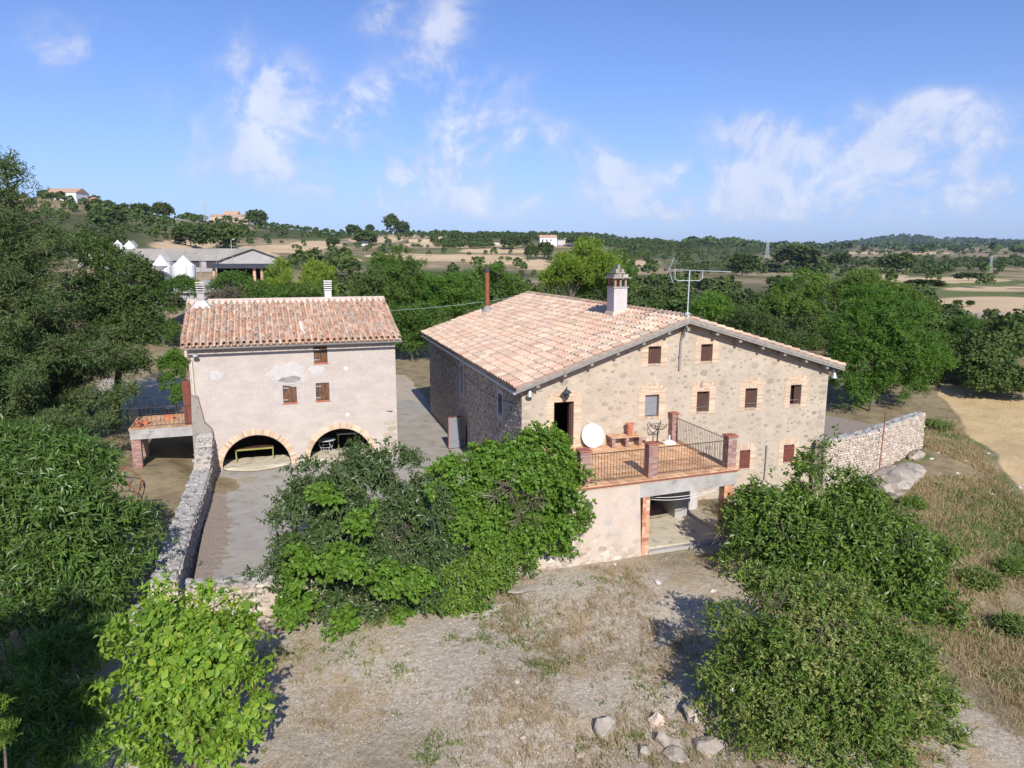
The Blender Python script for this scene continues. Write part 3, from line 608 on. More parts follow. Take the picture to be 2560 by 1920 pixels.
# brick surrounds
BB = bevbox(.06)
Br = Pieces('brick', 'brickwork', 'ochre_brick', gwall, [BB])
mort = PB()
def brick(u, z, w_, h_, rot=0.0, y=-.016, rr_=None):
    c_, s_ = math.cos(rot), math.sin(rot)
    P0 = np.array([u, 0, z]) - np.array([c_, 0, s_])*w_/2 - np.array([-s_, 0, c_])*h_/2
    Br.add(mtx((P0[0], y - random.uniform(0, .005), P0[2]), (w_*c_, 0, w_*s_), (0, .09, 0), (-h_*s_, 0, h_*c_)), 0, math.sqrt(w_*h_))
def surround(a, b, z0, z1, jw=.34, arch=True, top=.42):
    ch = .062
    n = int(round((z1 + (.12 if arch else 0) - z0 + .12)/ch)); zb = z0 - .12
    for i in range(n):
        z = zb + (i+.5)*ch; j = jw*(1.0 if i % 2 else .82)
        wl = j/2 if i % 3 == 0 else j
        for sgn, e in ((-1, a), (1, b)):
            brick(e + sgn*(j/2 + .004), z, j, ch - .012)
    mort.box(a-jw*.86, a-.003, -.008, .05, z0-.12, z1+.12); mort.box(b+.003, b+jw*.86, -.008, .05, z0-.12, z1+.12)
    mort.box(a-.003, b+.003, -.008, .05, z1+.002, z1+.12)
    w_ = b - a
    if arch:   # flat courses then a shallow relieving arch of bricks on end
        hw = w_/2 + jw*.95; mid = (a+b)/2; sag = .24; Rr = (hw*hw + sag*sag)/(2*sag); zc = z1 + .16 + sag - Rr; am = math.asin(hw/Rr)
        nb = int(2*am*Rr/.075)
        for i in range(nb):
            t = -am + (i+.5)*2*am/nb; brick(mid + (Rr+.06)*math.sin(t), zc + (Rr+.06)*math.cos(t), .063, .13, -t)
        z = z1 + .005
        while z < z1 + .14 + sag:
            hwz = min(hw-.03, math.sqrt(max(0, Rr*Rr - (z+ch-zc)**2)) if z + ch > zc else hw)
            if hwz < .12: break
            nn_ = max(1, int(2*hwz/.28)); 
            for q in range(nn_): brick(mid - hwz + (q+.5)*2*hwz/nn_, z+ch/2, 2*hwz/nn_-.012, ch-.012)
            z += ch
        pts = [(mid + Rr*math.sin(-am + 2*am*i/12), zc + Rr*math.cos(-am + 2*am*i/12)) for i in range(13)]
        mort.extr([(mid-hw, z1+.121)] + pts + [(mid+hw, z1+.121)], 'y', -.0085, .04)
    else:      # soldier course
        nb = int((w_ + jw*1.2)/.075)
        for i in range(nb): brick((a+b)/2 + (i - (nb-1)/2)*.075, z1 + .16, .063, .28)
        mort.box(a-jw*.6, b+jw*.6, -.0085, .05, z1+.02, z1+.3)
    nb = max(2, int(w_/.14))
    for i in range(nb+1): brick(a + (i+.5)*w_/(nb+1), z0-.03, w_/(nb+1)-.012, .05, 0, -.035)
for i, q in enumerate(WIN): surround(*q, arch=(i > 1))
for q in LOWW: surround(*q, jw=.3, arch=False)
surround(DOOR[0], DOOR[1], DOOR[2]+.12, DOOR[3], jw=.36)
mort.build('brick_bedding', 'ochre_mortar', gwall); Br.finish()
# windows
def shutterboards(pb, a, b, z0, z1, y, n=4, th=.03):
    for i in range(n):
        x0 = a + (b-a)*i/n; pb.box(x0+.004, x0+(b-a)/n-.004, y, y+th, z0, z1)
for i, (a, b, z0, z1) in enumerate(WIN):
    fr = PB(); fr.box(a, a+.045, .2, .26, z0, z1); fr.box(b-.045, b, .2, .26, z0, z1); fr.box(a+.045, b-.045, .2, .26, z1-.045, z1); fr.box(a+.045, b-.045, .2, .26, z0, z0+.045)
    f = fr.build('window', 'dark_wood', house)
    back = PB(); back.box(a, b, .30, .33, z0, z1); back.build('pane', 'glass_dark', f)
    sh = PB()
    if i < 2: shutterboards(sh, a+.046, b-.046, z0+.046, z1-.046, .19, 5); sh.build('shutter', 'dark_wood', f)
    elif i == 2:
        k = 0; z = z0+.046
        while z < z1 - .06: sh.extr([(.15, z), (.155, z+.05), (.17, z+.052), (.17, z)], 'x', a+.03, b-.03); z += .055
        sh.build('roller_shutter', 'grey_shutter', f)
    elif i in (3, 4):
        shutterboards(sh, a+.046, b-.05, z0+.22, z1-.05, .19, 4); sh.build('shutter', 'dark_wood', f)
        PB().box(a+.045, b-.045, .12, .145, z0+.2, z0+.22).build('crossbar', 'gutter_grey', f)
        PB().box(a+.046, b-.046, .2, .24, z0+.046, z0+.15).build('sash', 'dark_wood', f)
    else:
        shutterboards(sh, a+.35, b-.05, z0+.05, z1-.05, .18, 3); sh.build('shutter', 'dark_wood', f)
        PB().box(a+.045, b-.045, .12, .145, z0+.2, z0+.22).build('crossbar', 'gutter_grey', f)
for (a, b, z0, z1) in LOWW:
    sh = PB(); n = 4
    for k in range(n):
        x0 = a + (b-a)*k/n; x1 = a + (b-a)*(k+1)/n - .006; rise = .09
        zt = lambda x: z1 - .1 + rise*(1 - ((x-(a+b)/2)/((b-a)/2))**2)
        sh.hexa([(x0, -.03, z0), (x1, -.03, z0), (x1, .02, z0), (x0, .02, z0), (x0, -.03, zt(x0)), (x1, -.03, zt(x1)), (x1, .02, zt(x1)), (x0, .02, zt(x0))])
    o = sh.build('cellar_shutter', 'brown_paint', house)
    h = PB(); h.box(a+.02, b-.1, -.045, -.031, z0+.12, z0+.15); h.box(a+.02, b-.1, -.045, -.031, z1-.28, z1-.25); h.build('strap_hinge', 'iron', o)
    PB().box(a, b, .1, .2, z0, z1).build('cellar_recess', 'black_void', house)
d = PB(); d.box(DOOR[0], DOOR[0]+.06, .08, .2, 2.95, 5.0); d.box(DOOR[1]-.07, DOOR[1], .16, .24, 2.95, 5.0); d.box(DOOR[0]+.06, DOOR[1]-.07, .16, .24, 4.93, 5.0)
dr = d.build('door', 'dark_wood', house)
lf = PB(); lf.box(DOOR[1]-.11, DOOR[1]-.07, .24, .45, 2.97, 4.92); lf.build('door_leaf', 'dark_wood', dr)
PB().box(DOOR[0], DOOR[1], -.06, .5, 2.955, 2.985).build('threshold', 'floor_tile', house)
# side wall details
for (a, b, z0, z1) in SWH:
    f = PB().box(.22, .26, a, b, z0, z1).build('window', 'glass_dark', house)
    fr = PB(); fr.box(.18, .219, a, a+.05, z0, z1); fr.box(.18, .219, b-.05, b, z0, z1); fr.build('window_frame', 'dark_wood', f)
    if b-a > .4:
        st = PB(); st.box(-.02, .1, a-.22, a-.002, z0-.1, z1+.22); st.box(-.02, .1, b+.002, b+.22, z0-.1, z1+.22); st.box(-.02, .1, a-.002, b+.002, z1+.002, z1+.24); st.box(-.05, .1, a-.25, b+.25, z0-.24, z0-.102)
        st.build('stone_jamb', 'patch_plaster', f)
am = (ARCHU[0]+ARCHU[1])/2; ar = (ARCHU[1]-ARCHU[0])/2
vo = PB()
for i in range(13):
    t0, t1 = math.pi*i/13+.01, math.pi*(i+1)/13-.01; q = []
    for t, rad in ((t0, ar+.01), (t0, ar+.42), (t1, ar+.42), (t1, ar+.01)): q.append((am + rad*math.cos(t), ARCHU[3] + rad*math.sin(t)))
    vo.extr(q, 'x', -.03, .2)
for k in range(3):
    vo.box(-.03, .2, ARCHU[0]-.42, ARCHU[0]-.01, k*.4, k*.4+.38); vo.box(-.03, .2, ARCHU[1]+.01, ARCHU[1]+.42, k*.4, k*.4+.38)
vo.build('arch_stones', 'side_stone', house)
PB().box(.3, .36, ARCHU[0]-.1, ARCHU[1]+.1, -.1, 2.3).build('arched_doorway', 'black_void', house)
gd = PB().box(-.78, -.02, ARCHU[1]-.25, ARCHU[1]-.21, .05, 1.9).build('open_metal_door', 'grey_shutter', house)
g = PB(); g.box(-.82, -.77, ARCHU[1]-.27, ARCHU[1]-.19, 0, 1.95); g.box(-.77, 0, ARCHU[1]-.27, ARCHU[1]-.19, 1.9, 1.95); g.build('door_frame', 'brown_paint', gd)
pts = [(-.03, .6 + i*.5, 4.9 - .35*math.sin(i/22*3.1) - (i*.012)) for i in range(0, 40)]
PB().tube(pts, .012, 4).build('cable', 'dark_iron', house)
# roof: bed, tiles, boards
OV, GO = .42, .56
roof = PB()
def slope_frame(side):
    """origin at the eave front corner on the roof surface, X along the ridge (depth), Y up the slope"""
    if side == 'L': o = np.array([-OV, -GO, ZL - SLL*OV + .06]); up = np.array([1, 0, SLL]); ln = (UR + OV)
    else: o = np.array([W+OV, -GO, ZE - SLR*OV + .06]); up = np.array([-1, 0, SLR]); ln = (W - UR + OV)
    ln *= np.linalg.norm(up); up = up/np.linalg.norm(up); nrm = np.cross(np.array([0, 1., 0]), up); nrm = nrm if nrm[2] > 0 else -nrm
    return o, up, nrm, ln
DL = L + 2*GO
for side in 'LR':
    o, up, nr_, ln = slope_frame(side); a = o - nr_*.10
    P = [a, a + up*ln, a + up*ln + np.array([0, DL, 0]), a + np.array([0, DL, 0])]
    P2 = [p + nr_*.10 for p in P]
    roof.hexa([tuple(p) for p in P] + [tuple(p) for p in P2])
roofo = roof.build('roof', 'roof_bed', house)
def tile_mesh(wd, ln, hgt, prof='mixed', th=.018, seg=8):
    """x across, y up-slope, z normal"""
    xs = np.linspace(0, 1, seg+1); 
    if prof == 'mixed': zs = np.where(xs < .62, np.sin(np.pi*xs/.62)*hgt, -np.sin(np.pi*(xs-.62)/.38)*.006)
    else: zs = np.sin(np.pi*xs)*hgt
    V = []; 
    for (y, lift, sx) in ((0, .046, 1.0), (ln*1.08, .0, .86 if prof != 'mixed' else 1.0)):
        for x, z in zip(xs, zs): V.append(((x-.5)*wd*sx, y, z*(1 if y == 0 else .85) + lift + th))
    n = seg+1
    for x, z in zip(xs, zs): V.append(((x-.5)*wd, 0, z + .030 - (.004 if prof == 'mixed' else 0)))
    Fs = [(i, i+1, n+i+1, n+i) for i in range(seg)] + [(2*n+i, 2*n+i+1, i+1, i) for i in range(seg)]
    for a in (0, seg):   # side lips
        V += [((xs[a]-.5)*wd*(1.0), ln*1.08, -.0)]; Fs.append((a, n+a, len(V)-1, 2*n+a) if a == 0 else (2*n+a, len(V)-1, n+a, a))
    return V, Fs
MT = [tile_mesh(.425, .47, .10), tile_mesh(.43, .485, .108), tile_mesh(.42, .46, .094)]
Tl = Pieces('tile', 'tiles', 'new_tile', roofo, MT)
r = np.random.default_rng(5)
for side in 'LR':
    o, up, nr_, ln = slope_frame(side); rows = int(round(ln/.46)); cols = int(round(DL/.42)); ey = ln/rows; ex = DL/cols
    X = np.array([0, 1., 0]) if side == 'R' else np.array([0, -1., 0])
    for i in range(rows):
        for j in range(cols):
            p = o + up*(i*ey - .05 + r.normal(0, .008)) + np.array([0, (j+.5)*ex, 0])
            t = r.normal(0, .012); xx = X*math.cos(t) + up*math.sin(t); yy = up*math.cos(t) - X*math.sin(t)
            tl = r.normal(0, .008); nz = nr_ + yy*tl; yy2 = yy - nr_*tl
            Tl.add(mtx(p + nr_*r.uniform(0, .008), xx, yy2, nz), r.integers(3), .45, 1.0 if side == 'L' else .05)
Tl.finish()
RT = [tile_mesh(.26, .42, .11, 'arc')]
Rg = Pieces('ridge_tile', 'ridge_tiles', 'new_tile', roofo, RT); n = int(DL/.42)
for j in range(n): Rg.add(mtx((UR, -GO + j*DL/n, ZR + .09 + r.uniform(0, .012)), (1, 0, 0), (0, DL/n/.42, 0), (0, 0, 1)), 0, .4)
Rg.finish()
# barge boards, purlin ends, gutter
bb = PB()
for side, x0, x1 in (('L', -OV, UR), ('R', UR, W+OV)):
    for (yo, h0, h1) in ((-GO-.035, -.15, -.06), (-GO-.015, -.23, -.15)):
        zf = lambda x: roofz(min(max(x, -9), 99)) if 0 <= x <= W else (ZL + SLL*x if x < 0 else ZE - SLR*(x-W))
        bb.hexa([(x0, yo, zf(x0)+h0+.05), (x1, yo, zf(x1)+h0+.05), (x1, yo+.04, zf(x1)+h0+.05), (x0, yo+.04, zf(x0)+h0+.05),
                 (x0, yo, zf(x0)+h1+.09), (x1, yo, zf(x1)+h1+.09), (x1, yo+.04, zf(x1)+h1+.09), (x0, yo+.04, zf(x0)+h1+.09)])
bb.build('bargeboard', 'grey_wood', roofo)
for i in range(13):
    x = .55 + i*1.2; z = roofz(x) - .22
    if abs(x-UR) < .35: x = UR; z -= .12
    PB().box(x-.07, x+.07, -GO+.06, -.002, z-.1, z+.06).build('rafter_end', 'grey_wood', roofo)
gp = PB()
xg = -OV-.06; zg = ZL - SLL*OV - .13
arc = [(xg + .09*math.cos(math.pi*(1+k/6)), zg + .09*math.sin(math.pi*(1+k/6))) for k in range(7)]
arc2 = [(xg + .075*math.cos(math.pi*(2-k/6)), zg + .075*math.sin(math.pi*(2-k/6))) for k in range(7)]
gp.extr(arc + arc2, 'y', -GO, L+GO); gp.extr(arc, 'y', -GO-.012, -GO-.002)
gp.build('gutter', 'zinc', house, smooth=False)
dp = PB(); dp.tube([(UR-.05, -.3, 8.0), (UR-.06, -.1, 7.75), (UR-.1, -.05, 7.4), (UR-.12, -.05, 6.15)], .05, 8); dp.box(UR-.19, UR-.03, -.11, -.002, 6.75, 6.8); dp.build('antenna_conduit', 'gutter_grey', house)
# chimney on the ridge
ch = PB(); ch.box(6.36, 7.08, 4.9, 5.75, 7.9, 9.62); cho = ch.build('chimney', 'patch_plaster', roofo)
PB().box(6.31, 7.13, 4.85, 5.8, 9.622, 9.68).build('chimney_rim', 'concrete', cho)
fl = PB(); fl.hexa([(6.2, 4.7, 8.12), (7.2, 4.7, 8.46), (7.2, 5.95, 8.46), (6.2, 5.95, 8.12), (6.33, 4.87, 8.42), (7.11, 4.87, 8.62), (7.11, 5.78, 8.62), (6.33, 5.78, 8.42)]); fl.build('chimney_flashing', 'new_tile', cho)
cp_ = PB()
for x in (6.38, 6.66, 6.94):
    for y in (4.92, 5.62): cp_.box(x, x+.11, y, y+.11, 9.682, 10.1)
cp_.build('chimney_posts', 'red_brick', cho)
cc_ = PB(); cc_.box(6.22, 7.22, 4.76, 5.89, 10.102, 10.16); cc_.box(6.34, 6.62, 4.88, 5.77, 10.162, 10.3); cc_.box(6.82, 7.10, 4.88, 5.77, 10.162, 10.3); cc_.box(6.621, 6.819, 5.0, 5.65, 10.162, 10.34); cc_.box(6.46, 6.98, 4.98, 5.67, 10.342, 10.40); cc_.box(6.5, 6.66, 5.05, 5.6, 10.402, 10.56); cc_.box(6.8, 6.94, 5.05, 5.6, 10.402, 10.56); cc_.box(6.66, 6.80, 5.2, 5.45, 10.402, 10.78)
cc_.build('chimney_cap', 'rubble', cho)
# rusty flue
fu = 4.0; fv = 21.2; fz = ZL + SLL*fu
PB().tube([(fu, fv, fz-.2), (fu, fv, fz+3.1)], .16, 12).build('flue_pipe', 'rust', roofo)
PB().tube([(fu, fv, fz+2.85), (fu, fv, fz+3.22)], .175, 12).build('flue_collar', 'dark_iron', roofo)
PB().lathe([(.45, 0), (.3, .25), (.2, .45)], 12, (fu, fv, fz+.05)).build('flue_flashing', 'gutter_grey', roofo)
# television antenna
an = PB(); an.tube([(UR-.05, -.4, 7.7), (UR-.02, -.4, 10.55)], .026, 6); an.lathe([(.12, 0), (.11, .2), (.05, .26)], 8, (UR-.03, -.4, 8.5))
ano = an.build('antenna', 'galvanised', house)
b = PB(); zb = 10.55; b.tube([(UR-1.0, -.4, zb+.06), (UR+2.05, -.4, zb-.06)], .015, 5)
b.tube([(UR-.72, -.4, zb+.03), (UR-.72, -.4, zb-.32), (UR-.6, -.4, zb-.42), (UR+.5, -.4, zb-.42), (UR+.62, -.4, zb-.32), (UR+.62, -.4, zb)], .016, 5)
b.tube([(UR-.8, -.4, zb+.55), (UR-1.02, -.4, zb+.05), (UR-.82, -.4, zb-.5)], .014, 5)
b.build('antenna_boom', 'galvanised', ano)
e = PB()
for k in range(26): x = UR-.9+k*.115; e.tube([(x, -.52, zb+.055-k*.004), (x+.03, -.28, zb+.075-k*.004)], .007, 3)
for k in range(5): t = k/4; e.tube([(UR-.8-.2*t, -.75, zb+.55-.48*t), (UR-.8-.2*t, -.05, zb+.55-.48*t)], .007, 3); e.tube([(UR-.82-.2*t, -.75, zb-.5+.5*t), (UR-.82-.2*t, -.05, zb-.5+.5*t)], .007, 3)
e.build('antenna_rods', 'galvanised', ano)
# lantern over the door, floodlights, little hook
lt = PB(); cxl, cyl_, zl_ = 1.9, -.3, 5.15
lt.lathe([(.02, -.02), (.06, .02), (.14, .28), (.15, .3)], 4, (cxl, cyl_, zl_)); lto = lt.build('lantern', 'dark_iron', house)
PB().lathe([(.24, .3), (.10, .42), (.03, .46), (.03, .55), (.005, .58)], 6, (cxl, cyl_, zl_)).build('lantern_hood', 'dark_iron', lto)
PB().tube([(cxl, -.002, zl_+.35), (cxl, cyl_, zl_+.5)], .015, 5).build('lantern_bracket', 'dark_iron', lto)
for (lx, lz) in ((.28, 5.55), (W+.12, 5.62)):
    f = PB(); f.tube([(lx, -.15, lz+.25), (lx+.02, -.2, lz+.12), (lx, -.22, lz+.02)], .03, 6); fo = f.build('floodlight', 'white_paint', house)
    PB().lathe([(.04, .1), (.08, .02), (.15, -.16), (.14, -.18)], 12, (lx, -.24, lz)).build('lamp_shade', 'zinc', fo)
PB().tube([(8.5, -.002, 5.45), (8.5, -.14, 5.5), (8.5, -.14, 5.36)], .02, 5).build('wall_hook', 'dark_iron', house)
pp = PB(); pp.tube([(12.2, -.06, 2.3), (12.18, -.06, .6), (11.4, -.06, .2), (9.0, -.1, -.2)], .04, 6); pp.build('drain_pipe', 'gutter_grey', house)

# ------------------------------------------------------------------ TERRACE on brick columns
ter = thing('terrace', 'raised tiled terrace with brick pillars and iron railing against the farmhouse gable', 'terrace', MO, TH)
fy = lambda u: -5.24 + (u - 1.0)*(.43/6.21)          # front edge
U0, U1 = -5.0, 7.42
sl_ = PB()
sl_.hexa([(.2, fy(.2)+.02, 2.8), (U1-.02, fy(U1)+.02, 2.8), (U1-.02, -.002, 2.8), (.2, -.002, 2.8), (.2, fy(.2)+.02, 2.93), (U1-.02, fy(U1)+.02, 2.93), (U1-.02, -.002, 2.93), (.2, -.002, 2.93)])
slab = sl_.build('terrace_slab', 'tile_grout', ter)
TB = ([(0, 0, 0), (1, 0, 0), (1, 1, 0), (0, 1, 0), (.03, .03, 1), (.97, .03, 1), (.97, .97, 1), (.03, .97, 1)], BOX[1])
Ft = Pieces('floor_tile', 'floor_tiles', 'floor_tile', slab, [TB])
nu, nv = 22, 17
for i in range(nu):
    for j in range(nv):
        u0 = .2 + (U1-.2)*i/nu; u1 = .2 + (U1-.2)*(i+1)/nu; d0 = fy((u0+u1)/2) - .05; v0 = d0*(1-j/nv); v1 = d0*(1-(j+1)/nv)
        if v0 > v1: v0, v1 = v1, v0
        Ft.add(mtx((u0+.006, v0+.006, 2.932), (u1-u0-.012, fy(u1)*.0, 0), (0, v1-v0-.012, 0), (0, 0, .018 + random.uniform(0, .003))), 0, .3)
Ft.finish()
ed = PB()
n = 24
for i in range(n):
    u0 = .2 + (U1-.2)*i/n; u1 = .2 + (U1-.2)*(i+1)/n - .01
    ed.hexa([(u0, fy(u0)-.07, 2.895), (u1, fy(u1)-.07, 2.895), (u1, fy(u1)+.015, 2.895), (u0, fy(u0)+.015, 2.895), (u0, fy(u0)-.07, 2.93), (u1, fy(u1)-.07, 2.93), (u1, fy(u1)+.015, 2.93), (u0, fy(u0)+.015, 2.93)])
ed.build('edge_tiles', 'cap_clay', ter)
be = PB(); be.hexa([(3.05, fy(3.05)+.03, 2.26), (U1-.05, fy(U1)+.03, 2.3), (U1-.05, fy(U1)+.38, 2.3), (3.05, fy(3.05)+.38, 2.26), (3.05, fy(3.05)+.03, 2.798), (U1-.05, fy(U1)+.03, 2.798), (U1-.05, fy(U1)+.38, 2.798), (3.05, fy(3.05)+.38, 2.798)])
be.box(U1-.4, U1-.06, fy(U1)+.385, -.002, 2.35, 2.798); be.build('concrete_beam', 'concrete', ter)
tw_ = PB(); tw_.hexa([(.3, fy(.3)+.04, -.6), (3.2, fy(3.2)+.04, -.3), (3.2, fy(3.2)+.45, -.3), (.3, fy(.3)+.45, -.6), (.3, fy(.3)+.04, 2.798), (3.048, fy(3.05)+.04, 2.798), (3.048, fy(3.05)+.45, 2.798), (.3, fy(.3)+.45, 2.798)])
tw_.box(.3, .7, fy(.3)+.455, -.002, -.5, 2.798)
two = tw_.build('plastered_wall', 'terrace_wall', ter)
tws = Pieces('stone', 'small_stones', 'pink_rubble', two, FLAT, 60)
for k in range(70):
    u = random.uniform(.4, 3.0); z = random.uniform(-.1, 1.1)*random.random() if u > 1.4 else random.uniform(-.1, 1.5); s = random.uniform(.15, .4)
    tws.add(mtx((u, fy(u)+.037, z), (s, 0, 0), (0, 1, 0), (0, 0, s)), random.randrange(14), s)
tws.finish()
def brick_column(name, u0, u1, v0, v1, z0, z1, mat, ch=.075, cap=None, parent=ter, bl=.26, per_row=2):
    core = PB().box(u0+.012, u1-.012, v0+.012, v1-.012, z0, z1).build(name, 'brick_mortar', parent)
    P = Pieces('brick', 'bricks', mat, core, [BB], 300); z = z0; k = 0
    while z + ch*.6 < z1:
        h = min(ch, z1 - z) - .012
        for (p, ex, ey, ln) in ((np.array([u0, v0, z]), np.array([1., 0, 0]), np.array([0, 1., 0]), u1-u0), (np.array([u0, v1, z]), np.array([0, -1., 0]), np.array([1., 0, 0]), v1-v0)):
            sp = .5 if per_row == 2 and k % 2 == 0 else (.33 if k % 2 else .5)
            for a, b in ((0, sp), (sp, 1)):
                P.add(mtx(p + ex*(a*ln + .005) - ey*random.uniform(0, .004), ex*((b-a)*ln - .01), ey*.03, (0, 0, h)), 0, .2)
        z += ch; k += 1
    P.finish()
    if cap: PB().hexa([(u0-.05, v0-.05, z1), (u1+.05, v0-.05, z1), (u1+.05, v1+.05, z1), (u0-.05, v1+.05, z1), (u0-.03, v0-.03, z1+.05), (u1+.03, v0-.03, z1+.05), (u1+.03, v1+.03, z1+.05), (u0-.03, v1+.03, z1+.05)]).build('pillar_cap', 'cap_clay', core)
    return core
PIL = [(.62, fy(.8)+.12, 1.02), (3.44, fy(3.6)+.12, 3.80), (6.98, fy(7.1)+.12, 7.36)]
for (a, v, b) in PIL: brick_column('brick_pillar', a, b, v, v+.38, 2.951, 4.22, 'red_brick', .06, True)
brick_column('brick_pillar', 6.95, 7.25, -.36, -.004, 2.951, 4.22, 'red_brick', .06, True)
brick_column('brick_pillar', -1.2, -.82, -4.9, -4.5, 2.6, 3.5, 'red_brick', .06, True)
brick_column('brick_column', 3.2, 3.5, fy(3.3)+.045, fy(3.3)+.36, -.4, 2.255, 'orange_brick', .15)
brick_column('brick_column', 6.86, 7.3, fy(7.1)+.045, fy(7.1)+.42, -.4, 2.295, 'orange_brick', .15)
def railing(pa, pb_, z0, z1, sp=.125, parent=ter, mat='iron'):
    pa = np.array(pa); pb_ = np.array(pb_); d = pb_ - pa; ln = np.linalg.norm(d)
    q = PB(); zz = lambda z: (float(z),)
    q.tube([tuple(pa) + (z1,), tuple(pb_) + (z1,)], .017, 4); q.tube([tuple(pa) + (z0,), tuple(pb_) + (z0,)], .014, 4)
    ro = q.build('railing', mat, parent); n = int(ln/sp)
    bm_ = mesh_np('baluster', *(lambda t: (t.v, t.f))(PB().tube([(0, 0, z0), (0, 0, z1)], .009, 4, False)), mat)
    for k in range(1, n):
        p = pa + d*k/n; o = bpy.data.objects.new('baluster', bm_); col.objects.link(o); o.parent = ro; o.location = (float(p[0]), float(p[1]), 0)
    return ro
railing((1.03, fy(1.0)+.3), (3.43, fy(3.4)+.3), 3.05, 4.05); railing((3.81, fy(3.8)+.3), (6.97, fy(6.97)+.3), 3.05, 4.05)
railing((7.17, fy(7.17)+.5), (7.15, -.37), 3.05, 4.05)
# under the terrace
uf = PB(); uf.hexa([(3.0, fy(3)+.4, -.3), (6.9, fy(7)+.1, -.3), (6.9, -1.8, -.3), (3.0, -1.8, -.3), (3.0, fy(3)+.4, .1), (6.9, fy(7)+.1, .1), (6.9, -1.8, .1), (3.0, -1.8, .1)])
uf.hexa([(.72, fy(3)+.5, -.3), (2.99, fy(3)+.5, -.3), (2.99, -.01, -.3), (.72, -.01, -.3), (.72, fy(3)+.5, .1), (2.99, fy(3)+.5, .1), (2.99, -.01, .1), (.72, -.01, .1)])
uf.box(3.0, 6.8, -1.799, -.01, -.3, .1)
PB().box(.72, 6.19, -.32, -.02, .102, 2.79).build('painted_shade_panel', 'room', ter)  # added panel, coloured dark to stand in for deep shade under the terrace
uf.build('lower_floor', 'pale_concrete', ter)
PB().hexa([(3.5, fy(3.5)+.0, -.35), (7.3, fy(7.3)-.0, -.35), (7.3, fy(7.3)+.2, -.35), (3.5, fy(3.5)+.2, -.35), (3.5, fy(3.5)+.0, .07), (7.3, fy(7.3)-.0, .07), (7.3, fy(7.3)+.2, .07), (3.5, fy(3.5)+.2, .07)]).build('kerb', 'concrete', ter)
PB().box(6.2, 6.78, -2.2, -.02, .102, 2.79).build('inner_pier', 'concrete', ter)
wr = PB()
for k, sg in enumerate((.28, .42)):
    wr.tube([(3.48 + (6.95-3.48)*t, fy(3.5 + 3.4*t) + .3 + .15*k, 2.15 - k*.1 - sg*4*t*(1-t)*(.55)) for t in np.linspace(0, 1, 13)], .011, 4)
wr.build('clothesline', 'white_paint', ter)

# ------------------------------------------------------------------ things on the terrace
def onM(name, label, cat, u, v, z, rot=0, group=None): return thing(name, label, cat, Mw(u, v, z), TH + rot, group)
t = onM('round_table_top', 'round white marble table top leaning on the gable wall by the doorway', 'table top', 3.2, -.30, 2.955)
d = PB(); n = 40
tilt = math.radians(17)
Rm = np.array([[1, 0, 0], [0, math.sin(tilt), -math.cos(tilt)], [0, math.cos(tilt), math.sin(tilt)]])
V = []
for zz_ in (0, .03):
    for k in range(n): a = 2*math.pi*k/n; p = np.array([.53*math.cos(a), .53*math.sin(a) + .53, zz_]); V.append(Rm @ p + np.array([0, -.02, 0]))
d.raw(V, [tuple(range(n))[::-1], tuple(range(n, 2*n))] + [(i, (i+1) % n, n + (i+1) % n, n + i) for i in range(n)]); d.build('marble_disc', 'white_marble', t)
t = onM('brick_shelf', 'low brick shelf with two cubbyholes and a tiled top against the gable', 'shelf', 3.92, -.62, 2.955)
for x in (0, .64, 1.28): 
    core = brick_column('brick_support', x, x+.16, 0, .6, 0.0, .42, 'red_brick', .06, False, t, per_row=1)
PB().box(.16, 1.28, .5, .6, 0, .42).build('shelf_back', 'brick_mortar', t)
tp = PB().box(-.03, 1.47, -.03, .6, .421, .45).build('shelf_top', 'tile_grout', t)
for i in range(6):
    for j in range(3): box1('floor_tile', 'floor_tile', tp, -.03+i*.25+.004, -.03+(i+1)*.25-.004, -.035+j*.21+.004, -.035+(j+1)*.21-.004, .4505, .47)
def pot(name, label, loc, s=1.0, rot=0, group=None, tilt_=None, plant=False, planter=False):
    t = thing(name, label, 'flower pot', loc, rot, group)
    if planter: 
        b = PB(); b.hexa([(-.2, -.09, 0), (.2, -.09, 0), (.2, .09, 0), (-.2, .09, 0), (-.24, -.12, .2), (.24, -.12, .2), (.24, .12, .2), (-.24, .12, .2)]); b.build('pot_body', 'terracotta', t)
        PB().box(-.26, .26, -.14, .14, .2, .24).build('pot_rim', 'terracotta', t)
        return t
    PB().lathe([(.10*s, 0), (.135*s, .2*s), (.135*s, .2*s)], 14, (0, 0, 0)).build('pot_body', 'terracotta', t)
    PB().lathe([(.155*s, .2*s), (.16*s, .27*s), (.135*s, .27*s), (.13*s, .235*s)], 14).build('pot_rim', 'terracotta', t)
    return t
pot('flower_pot', 'lower of two stacked terracotta pots on the brick shelf', Mw(4.86, -.36, 3.426), 1.0, 0, 'terracotta pots stacked on the shelf')
pot('flower_pot', 'upper of two stacked terracotta pots on the brick shelf, upright and empty', Mw(4.87, -.36, 3.66), 1.08, 0, 'terracotta pots stacked on the shelf')
t = onM('iron_table_base', 'dark iron pedestal with four curled arms standing beneath the grey shuttered window', 'table base', 6.18, -.45, 2.955)
b = PB(); b.lathe([(.05, 0), (.035, .1), (.03, .62), (.07, .66), (.04, .7)], 8)
b.build('pedestal', 'dark_iron', t)
